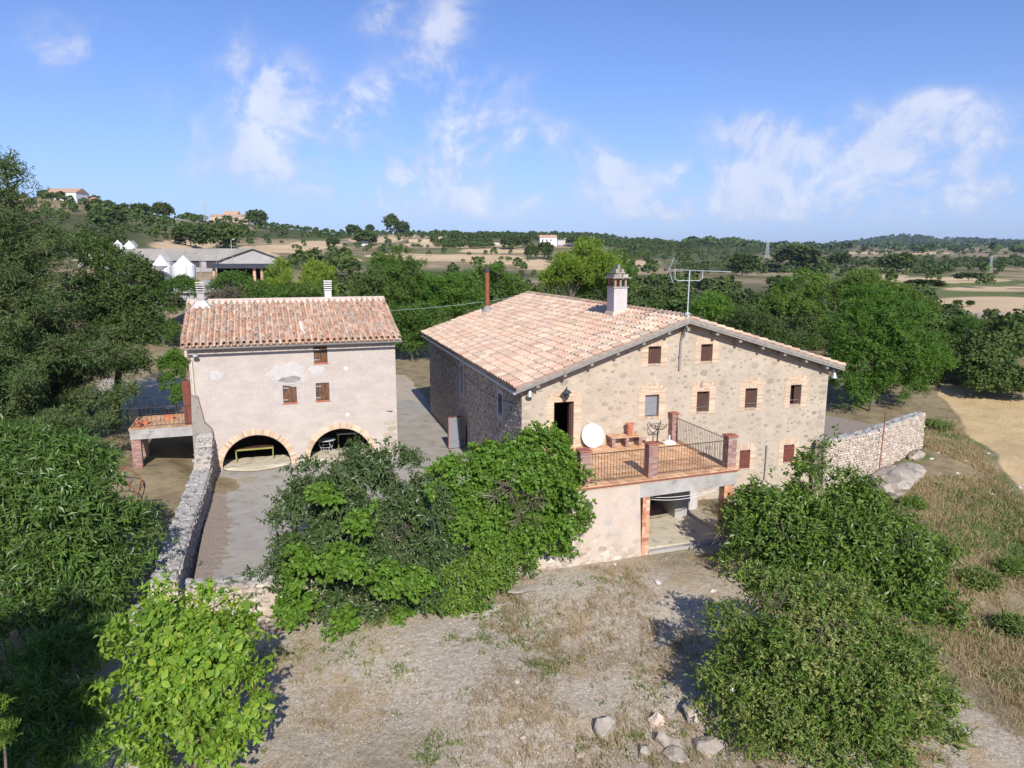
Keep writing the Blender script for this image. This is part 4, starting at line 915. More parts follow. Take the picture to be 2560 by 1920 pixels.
for k in range(4):
    a = math.pi/4 + k*math.pi/2; c_, s_ = math.cos(a), math.sin(a)
    PB().tube([(.05*c_, .05*s_, .66), (.2*c_, .2*s_, .68), (.34*c_, .34*s_, .78), (.42*c_, .42*s_, .94)], .022, 5).build('arm', 'dark_iron', t)
    PB().tube([(.03*c_, .03*s_, .1), (.15*c_, .15*s_, .06), (.28*c_, .28*s_, .0)], .022, 5).build('foot', 'dark_iron', t)
PB().tube([(.3*math.cos(a), .3*math.sin(a), .84) for a in np.linspace(0, 2*math.pi, 17)], .012, 4, False).build('ring', 'dark_iron', t)
t = onM('parasol_base', 'low white parasol base with a short tube near the corner pillar', 'parasol base', 6.72, -.55, 2.955)
PB().lathe([(.3, 0), (.3, .04), (.2, .1), (.1, .14), (.06, .16)], 16).build('foot', 'white_paint', t); PB().tube([(0, 0, .16), (0, 0, .38)], .035, 8).build('tube', 'white_paint', t)
t = onM('garden_figure', 'small pale pinkish jug standing on the terrace beside the iron pedestal', 'jug', 5.72, -.35, 2.955)
PB().lathe([(.07, 0), (.1, .08), (.09, .18), (.06, .22), (.07, .28)], 10).build('jug_body', 'rock_pink', t)
PB().tube([(.08, 0, .22), (.15, 0, .2), (.14, 0, .1), (.09, 0, .08)], .012, 5).build('handle', 'rock_pink', t)
# chair glimpsed inside the doorway
t = onM('white_chair', 'white spindle back chair just inside the dark doorway', 'chair', 1.72, .95, 2.94, .5)
PB().box(-.22, .22, -.2, .22, .44, .47).build('seat', 'white_paint', t)
for x in (-.2, .2):
    for y in (-.18, .2): PB().tube([(x*1.15, y*1.15, 0), (x*.9, y*.9, .44)], .018, 6).build('leg', 'white_paint', t)
bk = PB(); bk.tube([(-.2, .2, .47), (-.24, .27, .95)], .018, 6); bk.tube([(.2, .2, .47), (.24, .27, .95)], .018, 6); bk.box(-.26, .26, .255, .285, .86, .96)
for k in range(5): bk.tube([(-.12+k*.06, .2, .47), (-.14+k*.07, .26, .87)], .009, 5)
bk.build('backrest', 'white_paint', t)
# pale tank under the terrace against the wall
t = onM('storage_tank', 'cream rounded storage drum standing against the wall beneath the terrace', 'drum', 7.75, -.65, -.1)
PB().lathe([(.42, 0), (.44, .5), (.44, 1.35), (.40, 1.55), (.28, 1.68), (.08, 1.72)], 20).build('drum_body', 'patch_plaster', t); PB().lathe([(.1, 1.72), (.1, 1.78)], 10).build('drum_lid', 'patch_plaster', t)
# ------------------------------------------------------------------ OUTBUILDING with two arches (local frame S)
SW, SD = 10.55, 10.3; ES, RS, RV = 6.62, 8.55, 4.93     # wall top, ridge, ridge depth
outb = thing('outbuilding', 'plastered outbuilding with two brick arches and a weathered barrel tile roof', 'outbuilding', SO, STH)
SS = (8.65 - 6.80)/(RV + .5)
def archz(c, ri, z0): return lambda u: z0 + math.sqrt(max(0, ri*ri - (u-c)**2))
ARC = [(2.97, 1.74, .06), (7.38, 1.70, .10)]
SWIN = [(6.16, 6.87, 5.53, 6.42), (4.48, 5.18, 3.44, 4.42), (6.18, 6.89, 3.45, 4.42)]
pb = PB(); us = [0, SW] + [h for q in SWIN for h in q[:2]]
for c, ri, z0 in ARC: us += [c - ri*math.cos(math.pi*k/24) for k in range(25)]
us = sorted(set(round(a, 4) for a in us))
for a, b in zip(us[:-1], us[1:]):
    m_ = (a+b)/2; za = zb = -.6
    for c, ri, z0 in ARC:
        if abs(m_-c) < ri: za, zb = archz(c, ri, z0)(a), archz(c, ri, z0)(b)
    for h in sorted([h for h in SWIN if h[0] < m_ < h[1]], key=lambda h: h[2]):
        pb.hexa([(a, 0, za), (b, 0, zb), (b, .45, zb), (a, .45, za), (a, 0, h[2]), (b, 0, h[2]), (b, .45, h[2]), (a, .45, h[2])]); za = zb = h[3]
    pb.hexa([(a, 0, za), (b, 0, zb), (b, .45, zb), (a, .45, za), (a, 0, ES), (b, 0, ES), (b, .45, ES), (a, .45, ES)])
fw = pb.build('front_wall', 'plaster', outb)
pb = PB(); pb.box(0, .45, .45, SD, -.6, ES); pb.box(SW-.45, SW, .45, SD, -.6, ES); pb.box(.45, SW-.45, SD-.45, SD, -.6, ES)
for x0 in (0, SW-.45): pb.extr([(0.0, ES), (SD, ES), (RV, RS-.15)], 'x', x0+.002, x0+.448)
pb.build('side_walls', 'plaster', outb)
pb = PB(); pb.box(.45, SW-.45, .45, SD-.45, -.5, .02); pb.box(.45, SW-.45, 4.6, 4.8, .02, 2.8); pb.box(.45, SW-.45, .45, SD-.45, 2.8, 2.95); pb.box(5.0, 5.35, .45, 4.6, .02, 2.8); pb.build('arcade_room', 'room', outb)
# earth floor that swells out of the arches
for q, (c, ri, z0) in enumerate(ARC):
    f = PB(); V = []; Fs = []; n1_, n2_ = 14, 6
    for i in range(n1_+1):
        for j in range(n2_+1):
            u = c - ri*.98 + 2*ri*.98*i/n1_; v = -.75*math.sin(math.pi*i/n1_)*(1) if j == 0 else (-.1 + 1.9*(j-1)/(n2_-1)); V.append((u, v, .045 if j == 0 else .10 + random.uniform(0, .05) + (.06 if q else 0)))
    for i in range(n1_):
        for j in range(n2_): Fs.append((i*(n2_+1)+j, (i+1)*(n2_+1)+j, (i+1)*(n2_+1)+j+1, i*(n2_+1)+j+1))
    f.raw(V, Fs); o = f.build('earth_floor', 'pale_concrete', outb)
Vs_ = Pieces('brick', 'bricks', 'ochre_brick', fw, [BB])
am_ = PB()
for c, ri, z0 in ARC:
    nb = 47
    for i in range(nb):
        t = math.pi*(i+.5)/nb - math.pi/2; w_ = math.pi*(ri+.17)/nb - .012; h_ = .32 + random.uniform(-.01, .012); rr_ = ri + .005
        c_, s_ = math.cos(-t), math.sin(-t); P0 = np.array([c, 0, z0]) + np.array([math.sin(t), 0, math.cos(t)])*rr_ - np.array([c_, 0, s_])*w_/2
        Vs_.add(mtx((P0[0], -.02 - random.uniform(0, .006), P0[2]), (w_*c_, 0, w_*s_), (0, .3, 0), (-h_*s_, 0, h_*c_)), 0, .2)
    ring = [(c + (ri+.002)*math.cos(t), z0 + (ri+.002)*math.sin(t)) for t in np.linspace(math.pi, 0, 25)]; ring2 = [(c + (ri+.32)*math.cos(t), z0 + (ri+.32)*math.sin(t)) for t in np.linspace(math.pi, 0, 25)]
    for i in range(24): am_.extr([ring[i], ring[i+1], ring2[i+1], ring2[i]], 'y', -.008, .25)
am_.build('brick_bedding', 'ochre_mortar', fw)
for k in range(11): Vs_.add(mtx((.9, -.03, .05+k*.075), (.3, 0, 0), (0, .1, 0), (0, 0, .06)), 0, .2)
Vs_.finish()
# big corner stones at the right
Cs = Pieces('stone', 'small_stones', 'wall_stone', fw, FLAT)
for k in range(6): Cs.add(mtx((SW-.3 - (.12 if k % 2 else 0), -.004, .15 + k*.36), (.62 + (.25 if k % 2 else 0), 0, 0), (0, 1, 0), (0, 0, .5)), k, .5)
Cs.finish()
# pale repair patches with ragged outlines
rp = np.random.default_rng(4)
def patch(u, z, rx, rz, mat, lab='plaster_patch'):
    n = 30; a = np.linspace(0, 2*math.pi, n, endpoint=False); k = 1 + .12*np.sin(3*a+u) + .08*np.sin(7*a+z) + rp.normal(0, .05, n)
    o_ = [(u + rx*math.cos(t)*q, z + rz*math.sin(t)*q) for t, q in zip(a, k)]
    p = PB(); V = [(x, .001, y) for x, y in o_] + [(u + (x-u)*.85, -.008, z + (y-z)*.85) for x, y in o_]
    p.raw(V, [(i, (i+1) % n, n + (i+1) % n, n+i) for i in range(n)] + [tuple(range(n, 2*n))]); p.build(lab, mat, fw)
patch(4.78, 5.0, .95, .62, 'patch_plaster'); patch(4.86, 4.62, .72, .3, 'window_patch'); patch(6.25, 5.1, .45, .26, 'patch_plaster'); patch(1.25, 5.1, .33, .26, 'patch_plaster'); patch(2.0, 5.15, .22, .25, 'window_patch')
for a, b, z0, z1 in SWIN:
    p = PB(); p.box(a-.2, a-.001, -.012, .06, z0-.08, z1+.12); p.box(b+.001, b+.2, -.012, .06, z0-.08, z1+.12); p.box(a-.001, b+.001, -.012, .06, z1+.001, z1+.12); p.build('window_surround', 'window_patch', fw)
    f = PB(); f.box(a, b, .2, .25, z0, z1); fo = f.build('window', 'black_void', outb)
    s_ = PB(); shutterboards(s_, a+.015, b-.015, z0+.03, z1-.015, .05, 3, .04); so_ = s_.build('shutter', 'weathered_shutter', fo)
    h = PB(); h.box(a+.02, a+.3, .035, .049, z1-.2, z1-.17); h.box(a+.02, a+.25, .035, .049, z0+.14, z0+.17); h.build('strap_hinge', 'galvanised', so_)
    PB().box(a-.03, b+.03, -.06, .1, z0-.055, z0+.001).build('sill', 'terracotta', fo)
for z in (5.14, 2.56): PB().box(7.72, 7.9, -.02, .0, z-.09, z+.09).build('white_tile', 'white_paint', outb)
PB().tube([(9.95, -.002, 2.62), (10.3, -.1, 2.6)], .02, 4).build('wall_peg', 'dark_iron', outb)
# roof
GS = .28
rb = PB()
rb.hexa([(-GS, -.5, 6.64), (SW+GS, -.5, 6.64), (SW+GS, RV, 6.64 + SS*(RV+.5)), (-GS, RV, 6.64 + SS*(RV+.5)), (-GS, -.5, 6.73), (SW+GS, -.5, 6.73), (SW+GS, RV, 6.73 + SS*(RV+.5)), (-GS, RV, 6.73 + SS*(RV+.5))])
rb.hexa([(-GS, RV, 6.64 + SS*(RV+.5)), (SW+GS, RV, 6.64 + SS*(RV+.5)), (SW+GS, SD+.5, 6.6), (-GS, SD+.5, 6.6), (-GS, RV, 6.73 + SS*(RV+.5)), (SW+GS, RV, 6.73 + SS*(RV+.5)), (SW+GS, SD+.5, 6.69), (-GS, SD+.5, 6.69)])
ro2 = rb.build('roof', 'roof_bed', outb)
up = np.array([0, 1, SS]); lnS = (RV+.5)*np.linalg.norm(up); up /= np.linalg.norm(up); nrm = np.array([0, -up[2], up[1]])
OT = [tile_mesh(w_, l_, h_, 'arc', .02, 7) for w_, l_, h_ in ((.215, .45, .105), (.23, .47, .115), (.205, .44, .10), (.22, .46, .11))]
CT = []
for (V, Fs) in OT[:2]: CT.append(([(x*1.0, y, .075 - z*.8) for x, y, z in V], Fs))
T2 = Pieces('tile', 'tiles', 'old_tile', ro2, OT); T3 = PB()
r = np.random.default_rng(21); nc = 34; nrw = 13
cit = []
for j in range(nc+1):
    x = -GS + .1 + (SW+2*GS-.2)*j/nc; drift = r.normal(0, .008)
    for i in range(nrw):
        p = np.array([x + drift + r.normal(0, .012), -.56, 6.75]) + up*(i*lnS/nrw + r.normal(0, .018)); t = r.normal(0, .035)
        X = np.array([1., 0, 0])*math.cos(t) + up*math.sin(t); Y = up*math.cos(t) - np.array([1., 0, 0])*math.sin(t); tl = r.normal(0, .02)
        T2.add(mtx(p + nrm*(.035 + r.uniform(0, .012)), X, Y - nrm*tl, nrm + Y*tl), r.integers(4), .3)
    if j < nc:
        xm = x + (SW+2*GS-.2)/nc/2
        for i in range(nrw):
            p = np.array([xm, -.62, 6.735]) + up*(i*lnS/nrw)
            cit.append((mtx(p + nrm*(.02+i*0), (1, 0, 0), up, nrm), int(r.integers(2))))
T2.finish()
V, Fs, Tn = join_np(cit, CT); link('channel_tiles', mesh_np('channel_tiles', V, Fs, 'old_tile', Tn), ro2, 'stuff')
lb = PB(); lb.hexa([(-GS, RV-.42, RV*0+8.50), (SW+GS, RV-.42, 8.50), (SW+GS, RV+.1, 8.58), (-GS, RV+.1, 8.58), (-GS, RV-.36, 8.66), (SW+GS, RV-.36, 8.66), (SW+GS, RV+.05, 8.80), (-GS, RV+.05, 8.80)]); lb.build('ridge_band', 'lime_band', ro2)
for (x, z0, capm) in ((.5, 8.3, 'ochre_brick'), (7.5, 8.5, 'white_paint')):
    y = 4.35 if x < 1 else 5.15
    c = PB(); c.box(x-.19, x+.19, y-.19, y+.19, z0, 9.15); co = c.build('chimney', 'concrete' if x < 1 else 'white_paint', ro2)
    for k in range(4): PB().box(x-.23, x+.23, y-.23, y+.23, 9.2 + k*.13, 9.255 + k*.13).build('chimney_louvre', 'patch_plaster' if x < 1 else 'white_paint', co)
    PB().box(x-.12, x+.12, y-.12, y+.12, 9.15, 9.6).build('chimney_core', 'dark_iron', co)
    PB().box(x-.24, x+.24, y-.24, y+.24, 9.72, 9.77).build('chimney_cap', capm if x < 1 else 'white_paint', co)
    if x < 1: PB().hexa([(x-.5, y-.5, 8.32), (x+.5, y-.5, 8.32), (x+.42, y+.3, 8.6), (x-.42, y+.3, 8.6), (x-.22, y-.22, 8.74), (x+.22, y-.22, 8.74), (x+.2, y+.2, 8.8), (x-.2, y+.2, 8.8)]).build('chimney_flashing', 'patch_plaster', co)
vp = PB(); vp.tube([(5.66, .55, 7.1), (5.58, .55, 7.75)], .06, 10); vp.build('vent_pipe', 'white_paint', ro2)
PB().lathe([(.26, -.02), (.2, .06), (.09, .14)], 12, (5.66, .52, 7.1)).build('vent_flashing', 'patch_plaster', ro2)
# cornice of upturned tiles, gutter, downpipe, lamp
cn = PB()
for k in range(34):
    x = .2 + k*.31; cn.extr([(x-.11, 6.62), (x-.06, 6.56), (x, 6.54), (x+.06, 6.56), (x+.11, 6.62)], 'y', -.16, -.002)
cn.box(0, SW, -.2, -.002, 6.622, 6.64); cn.build('cornice', 'plaster', outb)
gt = PB(); yg, zg = -.64, 6.62
a1 = [(yg + .08*math.cos(math.pi*(1+k/6)), zg + .08*math.sin(math.pi*(1+k/6))) for k in range(7)]; a2 = [(yg + .068*math.cos(math.pi*(2-k/6)), zg + .068*math.sin(math.pi*(2-k/6))) for k in range(7)]
gt.extr(a1 + a2, 'x', -.15, SW+.3); gt.extr(a1, 'x', SW+.302, SW+.31); gt.extr(a1, 'x', -.16, -.152)
for k in range(12): gt.box(.3+k*.9, .32+k*.9, -.60, -.002, 6.60, 6.63)
gt.build('gutter', 'gutter_grey', outb)
PB().tube([(-.05, -.62, 6.56), (-.05, -.62, 6.25), (.05, -.35, 6.05), (.12, -.1, 5.95), (.13, -.1, 4.15), (.10, -.14, 3.98), (.05, -.25, 3.92)], .06, 8).build('downpipe', 'cream_pipe', outb)
fo = PB().tube([(.35, -.02, 6.35), (.35, -.25, 6.3)], .025, 6).build('lamp_arm', 'zinc', outb); PB().lathe([(.04, .1), (.12, .02), (.16, -.05)], 12, (.35, -.35, 6.25)).build('lamp_shade', 'zinc', fo)
# brown door standing out on the balcony side
PB().box(-.06, -.005, .15, 1.15, 2.62, 4.75).build('side_door', 'brown_paint', outb)
PB().box(-.42, -.061, .1, .15, 2.6, 4.9).build('door_leaf', 'brown_paint', outb)
# buttress
bt = PB(); bt.extr([(-.05, -.6), (.9, -.6), (.9, 2.3), (.55, 2.75), (.32, 4.1), (.02, 4.2), (-.05, 2.6)], 'y', -.4, -.003); bt.build('buttress', 'rubble', outb)
# furniture in the arches
t = thing('long_table', 'long table on olive legs under the left arch', 'table', Sw(2.85, 1.2, .12), STH)
PB().box(-1.0, 1.0, -.32, .36, .72, .77).build('table_top', 'dark_wood', t); PB().box(-1.0, 1.0, -.36, -.322, .66, .74).build('apron', 'green_paint', t)
for x in (-.97, .93):
    for y in (-.34, .3): PB().box(x, x+.05, y, y+.05, 0, .66).build('leg', 'green_paint', t)
t = thing('round_garden_table', 'round metal garden table under the right arch', 'table', Sw(6.7, 1.3, .18), STH)
PB().lathe([(.5, .72), (.52, .74), (.5, .76)], 24).build('table_top', 'galvanised', t)
for k in range(4):
    a = k*math.pi/2+.4; PB().tube([(.35*math.cos(a), .35*math.sin(a), .72), (.46*math.cos(a), .46*math.sin(a), .5), (.3*math.cos(a), .3*math.sin(a), .25), (.42*math.cos(a), .42*math.sin(a), 0)], .015, 5).build('leg', 'galvanised', t)
PB().tube([(.36*math.cos(a), .36*math.sin(a), .35) for a in np.linspace(0, 2*math.pi, 17)], .012, 4, False).build('ring', 'galvanised', t)
t = thing('workbench', 'dark green bench against the back wall under the right arch', 'bench', Sw(8.2, 2.4, .12), STH)
PB().box(-.8, .8, -.25, .25, .8, .86).build('bench_top', 'galvanised', t)
for x in (-.75, .7):
    for y in (-.2, .15): PB().box(x, x+.05, y, y+.05, 0, .8).build('leg', 'green_paint', t)

# ------------------------------------------------------------------ BALCONY left of the outbuilding
bal = thing('balcony', 'tiled balcony with iron railing on a brick pier left of the outbuilding', 'balcony', SO, STH)
bs_ = PB(); bs_.box(-3.0, -.08, .02, 3.2, 2.42, 2.56); bso = bs_.build('balcony_slab', 'concrete', bal)
for i in range(12):
    for j in range(11):
        box1('floor_tile', 'floor_tile', bso, -3.03 + i*.2475+.005, -3.03+(i+1)*.2475-.005, -.03 + j*.294+.005, -.03 + (j+1)*.294-.005, 2.563, 2.585)
PB().box(-2.98, -.08, .03, .33, 2.03, 2.419).build('concrete_beam', 'concrete', bal)
PB().box(-2.98, -2.7, .34, 3.15, 2.05, 2.419).build('side_beam', 'concrete', bal)
brick_column('brick_pier', -2.96, -2.52, .05, .48, -.2, 2.025, 'red_brick', .08, False, bal)
brick_column('brick_pier', -2.96, -2.6, 2.8, 3.15, -.2, 2.045, 'red_brick', .08, False, bal)
railing((-2.95, .06), (-.1, .06), 2.70, 3.62, .2, bal, 'dark_iron'); railing((-2.95, 3.1), (-2.95, .07), 2.70, 3.62, .2, bal, 'dark_iron'); railing((-2.9, 3.1), (-.1, 3.1), 2.70, 3.62, .25, bal, 'dark_iron')
pot('flower_pot', 'terracotta trough in the middle of the balcony floor', Sw(-1.35, 1.9, 2.59), 1, STH, None, None, False, True)
pot('flower_pot', 'tall terracotta pot at the front left corner of the balcony', Sw(-2.6, .35, 2.59), 1.1, STH)
pot('flower_pot', 'terracotta trough just behind the corner pot on the balcony', Sw(-2.45, .95, 2.59), 1, STH+.2, None, None, False, True)
pot('flower_pot', 'small terracotta bowl leaning behind the corner pot on the balcony', Sw(-2.7, .72, 2.59), .8, STH)
for k, (v_, lab) in enumerate(((6.0, 'weathered grey bench plank nearer the balcony rail'), (7.6, 'weathered grey bench plank farther behind the balcony under the trees'))):
    t = thing('log_bench', lab, 'bench', Sw(-2.4, v_, Tz(*Sw(-2.4, v_)[:2])), STH + .05)
    PB().box(-1.5, 1.5, -.16, .16, .42, .52).build('plank', 'grey_weathered_wood', t)
    for x in (-1.2, 1.0): PB().box(x, x+.2, -.14, .14, -.1, .419).build('support', 'rubble', t)

# ------------------------------------------------------------------ COURTYARD, walls
cy = PB()
Pc = [W2M(Sw(.9, -15.05))]
cyp = [Sw(.85, .3), Sw(.85, -15.0), Mw(1.0, -4.1), Mw(.3, -.4), Mw(.05, 34.5), Mw(-4.0, 34.0), Sw(SW-.1, 10.0), Sw(SW-.1, .3)]
cyo = PB().prism([(p[0], p[1]) for p in cyp], -.35, .0).build('courtyard_paving', 'paving'); tag(cyo, 'grey mossy concrete paving of the courtyard and the lane between the two houses', kind='structure')
def strip(name, mat, pts, wd, z0, z1, lab=None, parent=None):
    p = PB(); pts = [np.array(q[:2]) for q in pts]
    for a, b in zip(pts[:-1], pts[1:]):
        d = (b-a)/np.linalg.norm(b-a); n_ = np.array([-d[1], d[0]])*wd/2
        q = [a-n_, b-n_, b+n_, a+n_]; p.hexa([(c[0], c[1], z0) for c in q] + [(c[0], c[1], z1) for c in q])
    return p.build(name, mat, parent)
strip('joint', 'pebbly_joint', [Mw(-12.66, 9.73), Mw(-9.81, 4.55), Mw(-6.5, -1.0)], .12, .0, .006, parent=cyo)
strip('joint', 'pebbly_joint', [Mw(-11.83, -2.3), Mw(-10.45, .18), Mw(-7.5, 4.8), Mw(-5, 8.5)], .10, .0, .007, parent=cyo)
strip('joint', 'pebbly_joint', [Mw(-4.6, 13.0), Mw(-.2, 12.0)], .06, .0, .006, parent=cyo)
# drift of dead leaves along the wall foot
V = []; Fs = []; n = 60
for i in range(n+1):
    v_ = -15 + 12*i/n; wd = .3 + .75*math.sin(math.pi*i/n)**.6 + random.uniform(-.18, .18)
    for k, (f_, z_) in enumerate(((0, .06), (.4, .045), (.8, .02), (1.0, .002))): p = Sw(.84 - 0 + wd*f_, v_, z_); V.append(tuple(p))
for i in range(n):
    for k in range(3): Fs.append((i*4+k, i*4+k+1, (i+1)*4+k+1, (i+1)*4+k))
tag(PB().raw(V, Fs).build('leaf_drift', 'leaf_litter'), 'drift of dead leaves along the foot of the left courtyard wall', 'leaves', kind='stuff')

def rubble_wall(name, label, cat, line, th, ztop, zbot, mat='rubble', top='coping', size=(.18, .42), faces=(1,), limit=300, seed=1, tops=True):
    """line: ground plan points of the seen face; thickness to the left of the walking direction"""
    t = thing(name, label, cat, (0, 0, 0)); r = np.random.default_rng(seed)
    line = [np.array(p[:2], float) for p in line]; zt = ztop if callable(ztop) else (lambda s: ztop); zb = zbot if callable(zbot) else (lambda s: zbot)
    core = PB(); S = 0; segs = []
    for a, b in zip(line[:-1], line[1:]):
        ln = np.linalg.norm(b-a); d = (b-a)/ln; n_ = np.array([-d[1], d[0]]); k = max(1, int(ln/1.2))
        for i in range(k):
            s0, s1 = ln*i/k, ln*(i+1)/k; p, q = a+d*s0, a+d*s1; p2, q2 = p+n_*th, q+n_*th
            core.hexa([(p[0], p[1], zb(S+s0)), (q[0], q[1], zb(S+s1)), (q2[0], q2[1], zb(S+s1)), (p2[0], p2[1], zb(S+s0)), (p[0], p[1], zt(S+s0)-.05), (q[0], q[1], zt(S+s1)-.05), (q2[0], q2[1], zt(S+s1)-.05), (p2[0], p2[1], zt(S+s0)-.05)])
        segs.append((a, d, n_, ln, S)); S += ln
    co = core.build('wall_core', 'mortar_core', t)
    P = Pieces('stone', 'small_stones', mat, co, STONES, limit)
    Pt = Pieces('coping_stone', 'coping_stones', top, co, STONES, 300)
    for a, d, n_, ln, S0 in segs:
        for face in faces:
            base = a if face == 1 else a + n_*th; dn = n_ if face == 1 else -n_; dd = d if face == 1 else -d
            z = 0; s = 0
            zmax = max(zt(S0), zt(S0+ln)); zmin = min(zb(S0), zb(S0+ln)); row = zmin
            while row < zmax:
                h = r.uniform(size[0]*.6, size[0]*1.1); s = r.uniform(-.2, 0)
                while s < ln:
                    w_ = r.uniform(*size); m_ = s + w_/2
                    if 0 < m_ < ln and row + h/2 < zt(S0+m_)-.05 and row + h > zb(S0+m_)-.1:
                        p = base + d*m_; tl = r.normal(0, .06)
                        ex = np.array([dd[0], dd[1], tl])*w_*1.02; ez = np.array([-dd[0]*tl, -dd[1]*tl, 1])*h*1.42; ey = np.array([dn[0], dn[1], 0])*r.uniform(.5, 1.5)
                        P.add(mtx((p[0], p[1], row+h/2), ex, ey, ez), r.integers(14), math.sqrt(w_*h))
                    s += w_
                row += h
        if tops:
            s = 0
            while s < ln:
                w_ = r.uniform(.25, .5); q = 0.0
                while q < th:
                    dpt = r.uniform(.22, .4); m_ = s + w_/2; cc = a + d*m_ + n_*min(th-.1, q+dpt/2)
                    ang = r.uniform(-.3, .3); e1 = np.array([d[0]*math.cos(ang) + n_[0]*math.sin(ang), d[1]*math.cos(ang) + n_[1]*math.sin(ang), 0]); e2 = np.array([-e1[1], e1[0], 0])
                    Pt.add(mtx((cc[0], cc[1], zt(S0+min(m_, ln))-.055 + r.uniform(-.015, .02)), e1*w_*1.08, (0, 0, -1.3), e2*dpt*1.55), r.integers(14), w_)
                    q += dpt
                s += w_
    P.finish(); Pt.finish(); return t
# left wall: seen face towards the courtyard (camera side right)
rubble_wall('courtyard_side_wall', 'long low rubble wall with a pale lichened top along the left edge of the courtyard', 'wall', [Sw(.9, -.42), Sw(.80, -6.3), Sw(.62, -11), Sw(.55, -15.9)][::-1], .74, lambda s: 1.1 + (0 if s < 12.8 else (s-12.8)*.42), lambda s: -1.4, 'rubble', 'coping', (.2, .42), (1,), 200, 2)
rubble_wall('courtyard_front_wall', 'low rubble retaining wall closing the front of the courtyard', 'wall', [Sw(-.2, -16.55), Mw(-13.2, -3.95), Mw(-10, -4.6), Mw(-5, -5.1), Mw(.3, -5.3)], .62, .42, lambda s: -1.6 + s*.09, 'pink_rubble', 'coping', (.24, .6), (1,), 300, 3)
# right garden wall
gg = [Mw(23.4, 2.2), Mw(24.7, 3.0)]
rubble_wall('garden_wall', 'tall pinkish rubble garden wall right of the farmhouse', 'wall', [Mw(14.9, -.85), Mw(18.69, .15), Mw(21.3, 1.4), Mw(24.75, 2.9)], .55, 2.5, -1.0, 'pink_rubble', 'coping', (.16, .34), (1,), 300, 4)
gt_ = PB().prism([tuple(p[:2]) for p in (Mw(15.3, -.2), Mw(18.6, .6), Mw(24.5, 3.4), Mw(23, 7), Mw(21, 14), Mw(15.3, 14))], -.6, 1.35).build('garden_ground', 'leaf_litter'); tag(gt_, 'raised garden ground behind the right wall, strewn with dry leaves', kind='structure')
t = thing('steel_post', 'thin rusty steel post standing against the right garden wall', 'post', Mw(19.1, .1, .2))
PB().tube([(0, 0, 0), (.05, 0, 2.0), (.08, 0, 3.3)], .028, 6).build('shaft', 'rust', t); PB().tube([(.0, 0, 3.3), (.16, 0, 3.32)], .028, 6).build('crosspiece', 'rust', t)
# climbing frame among the trees at the left
t = thing('jungle_gym', 'rusty and blue arched climbing frame on the ground left of the courtyard wall', 'climbing frame', Sw(-3.2, -3.6, Tz(*Sw(-3.2, -3.6)[:2])), STH)
for k, y in enumerate((-.9, .9)):
    PB().tube([(1.1*math.cos(a)-0, y, 1.25*math.sin(a)) for a in np.linspace(0, math.pi, 11)], .03, 6, False).build('hoop', 'rust', t)
for k, a in enumerate(np.linspace(.3, 2.84, 6)): PB().tube([(1.1*math.cos(a), -.9, 1.25*math.sin(a)), (1.1*math.cos(a), .9, 1.25*math.sin(a))], .022, 5, False).build('rung', 'grey_shutter' if k % 2 else 'rust', t)
t = thing('metal_grate', 'dark metal grate lying beside the climbing frame', 'grate', Sw(-1.9, -5.6, Tz(*Sw(-1.9, -5.6)[:2]) + .25), STH - .15)
g = PB()
for k in range(9): g.tube([(-.8 + k*.2, -.25, 0), (-.8+k*.2, .25, .12)], .015, 4)
g.tube([(-.85, -.25, 0), (.85, -.25, 0)], .025, 4); g.tube([(-.85, .25, .12), (.85, .25, .12)], .025, 4); g.build('bars', 'dark_iron', t)
for x in (-.7, .7): PB().tube([(x, 0, .05), (x+.05, -.2, -.3)], .02, 4).build('leg', 'dark_iron', t)
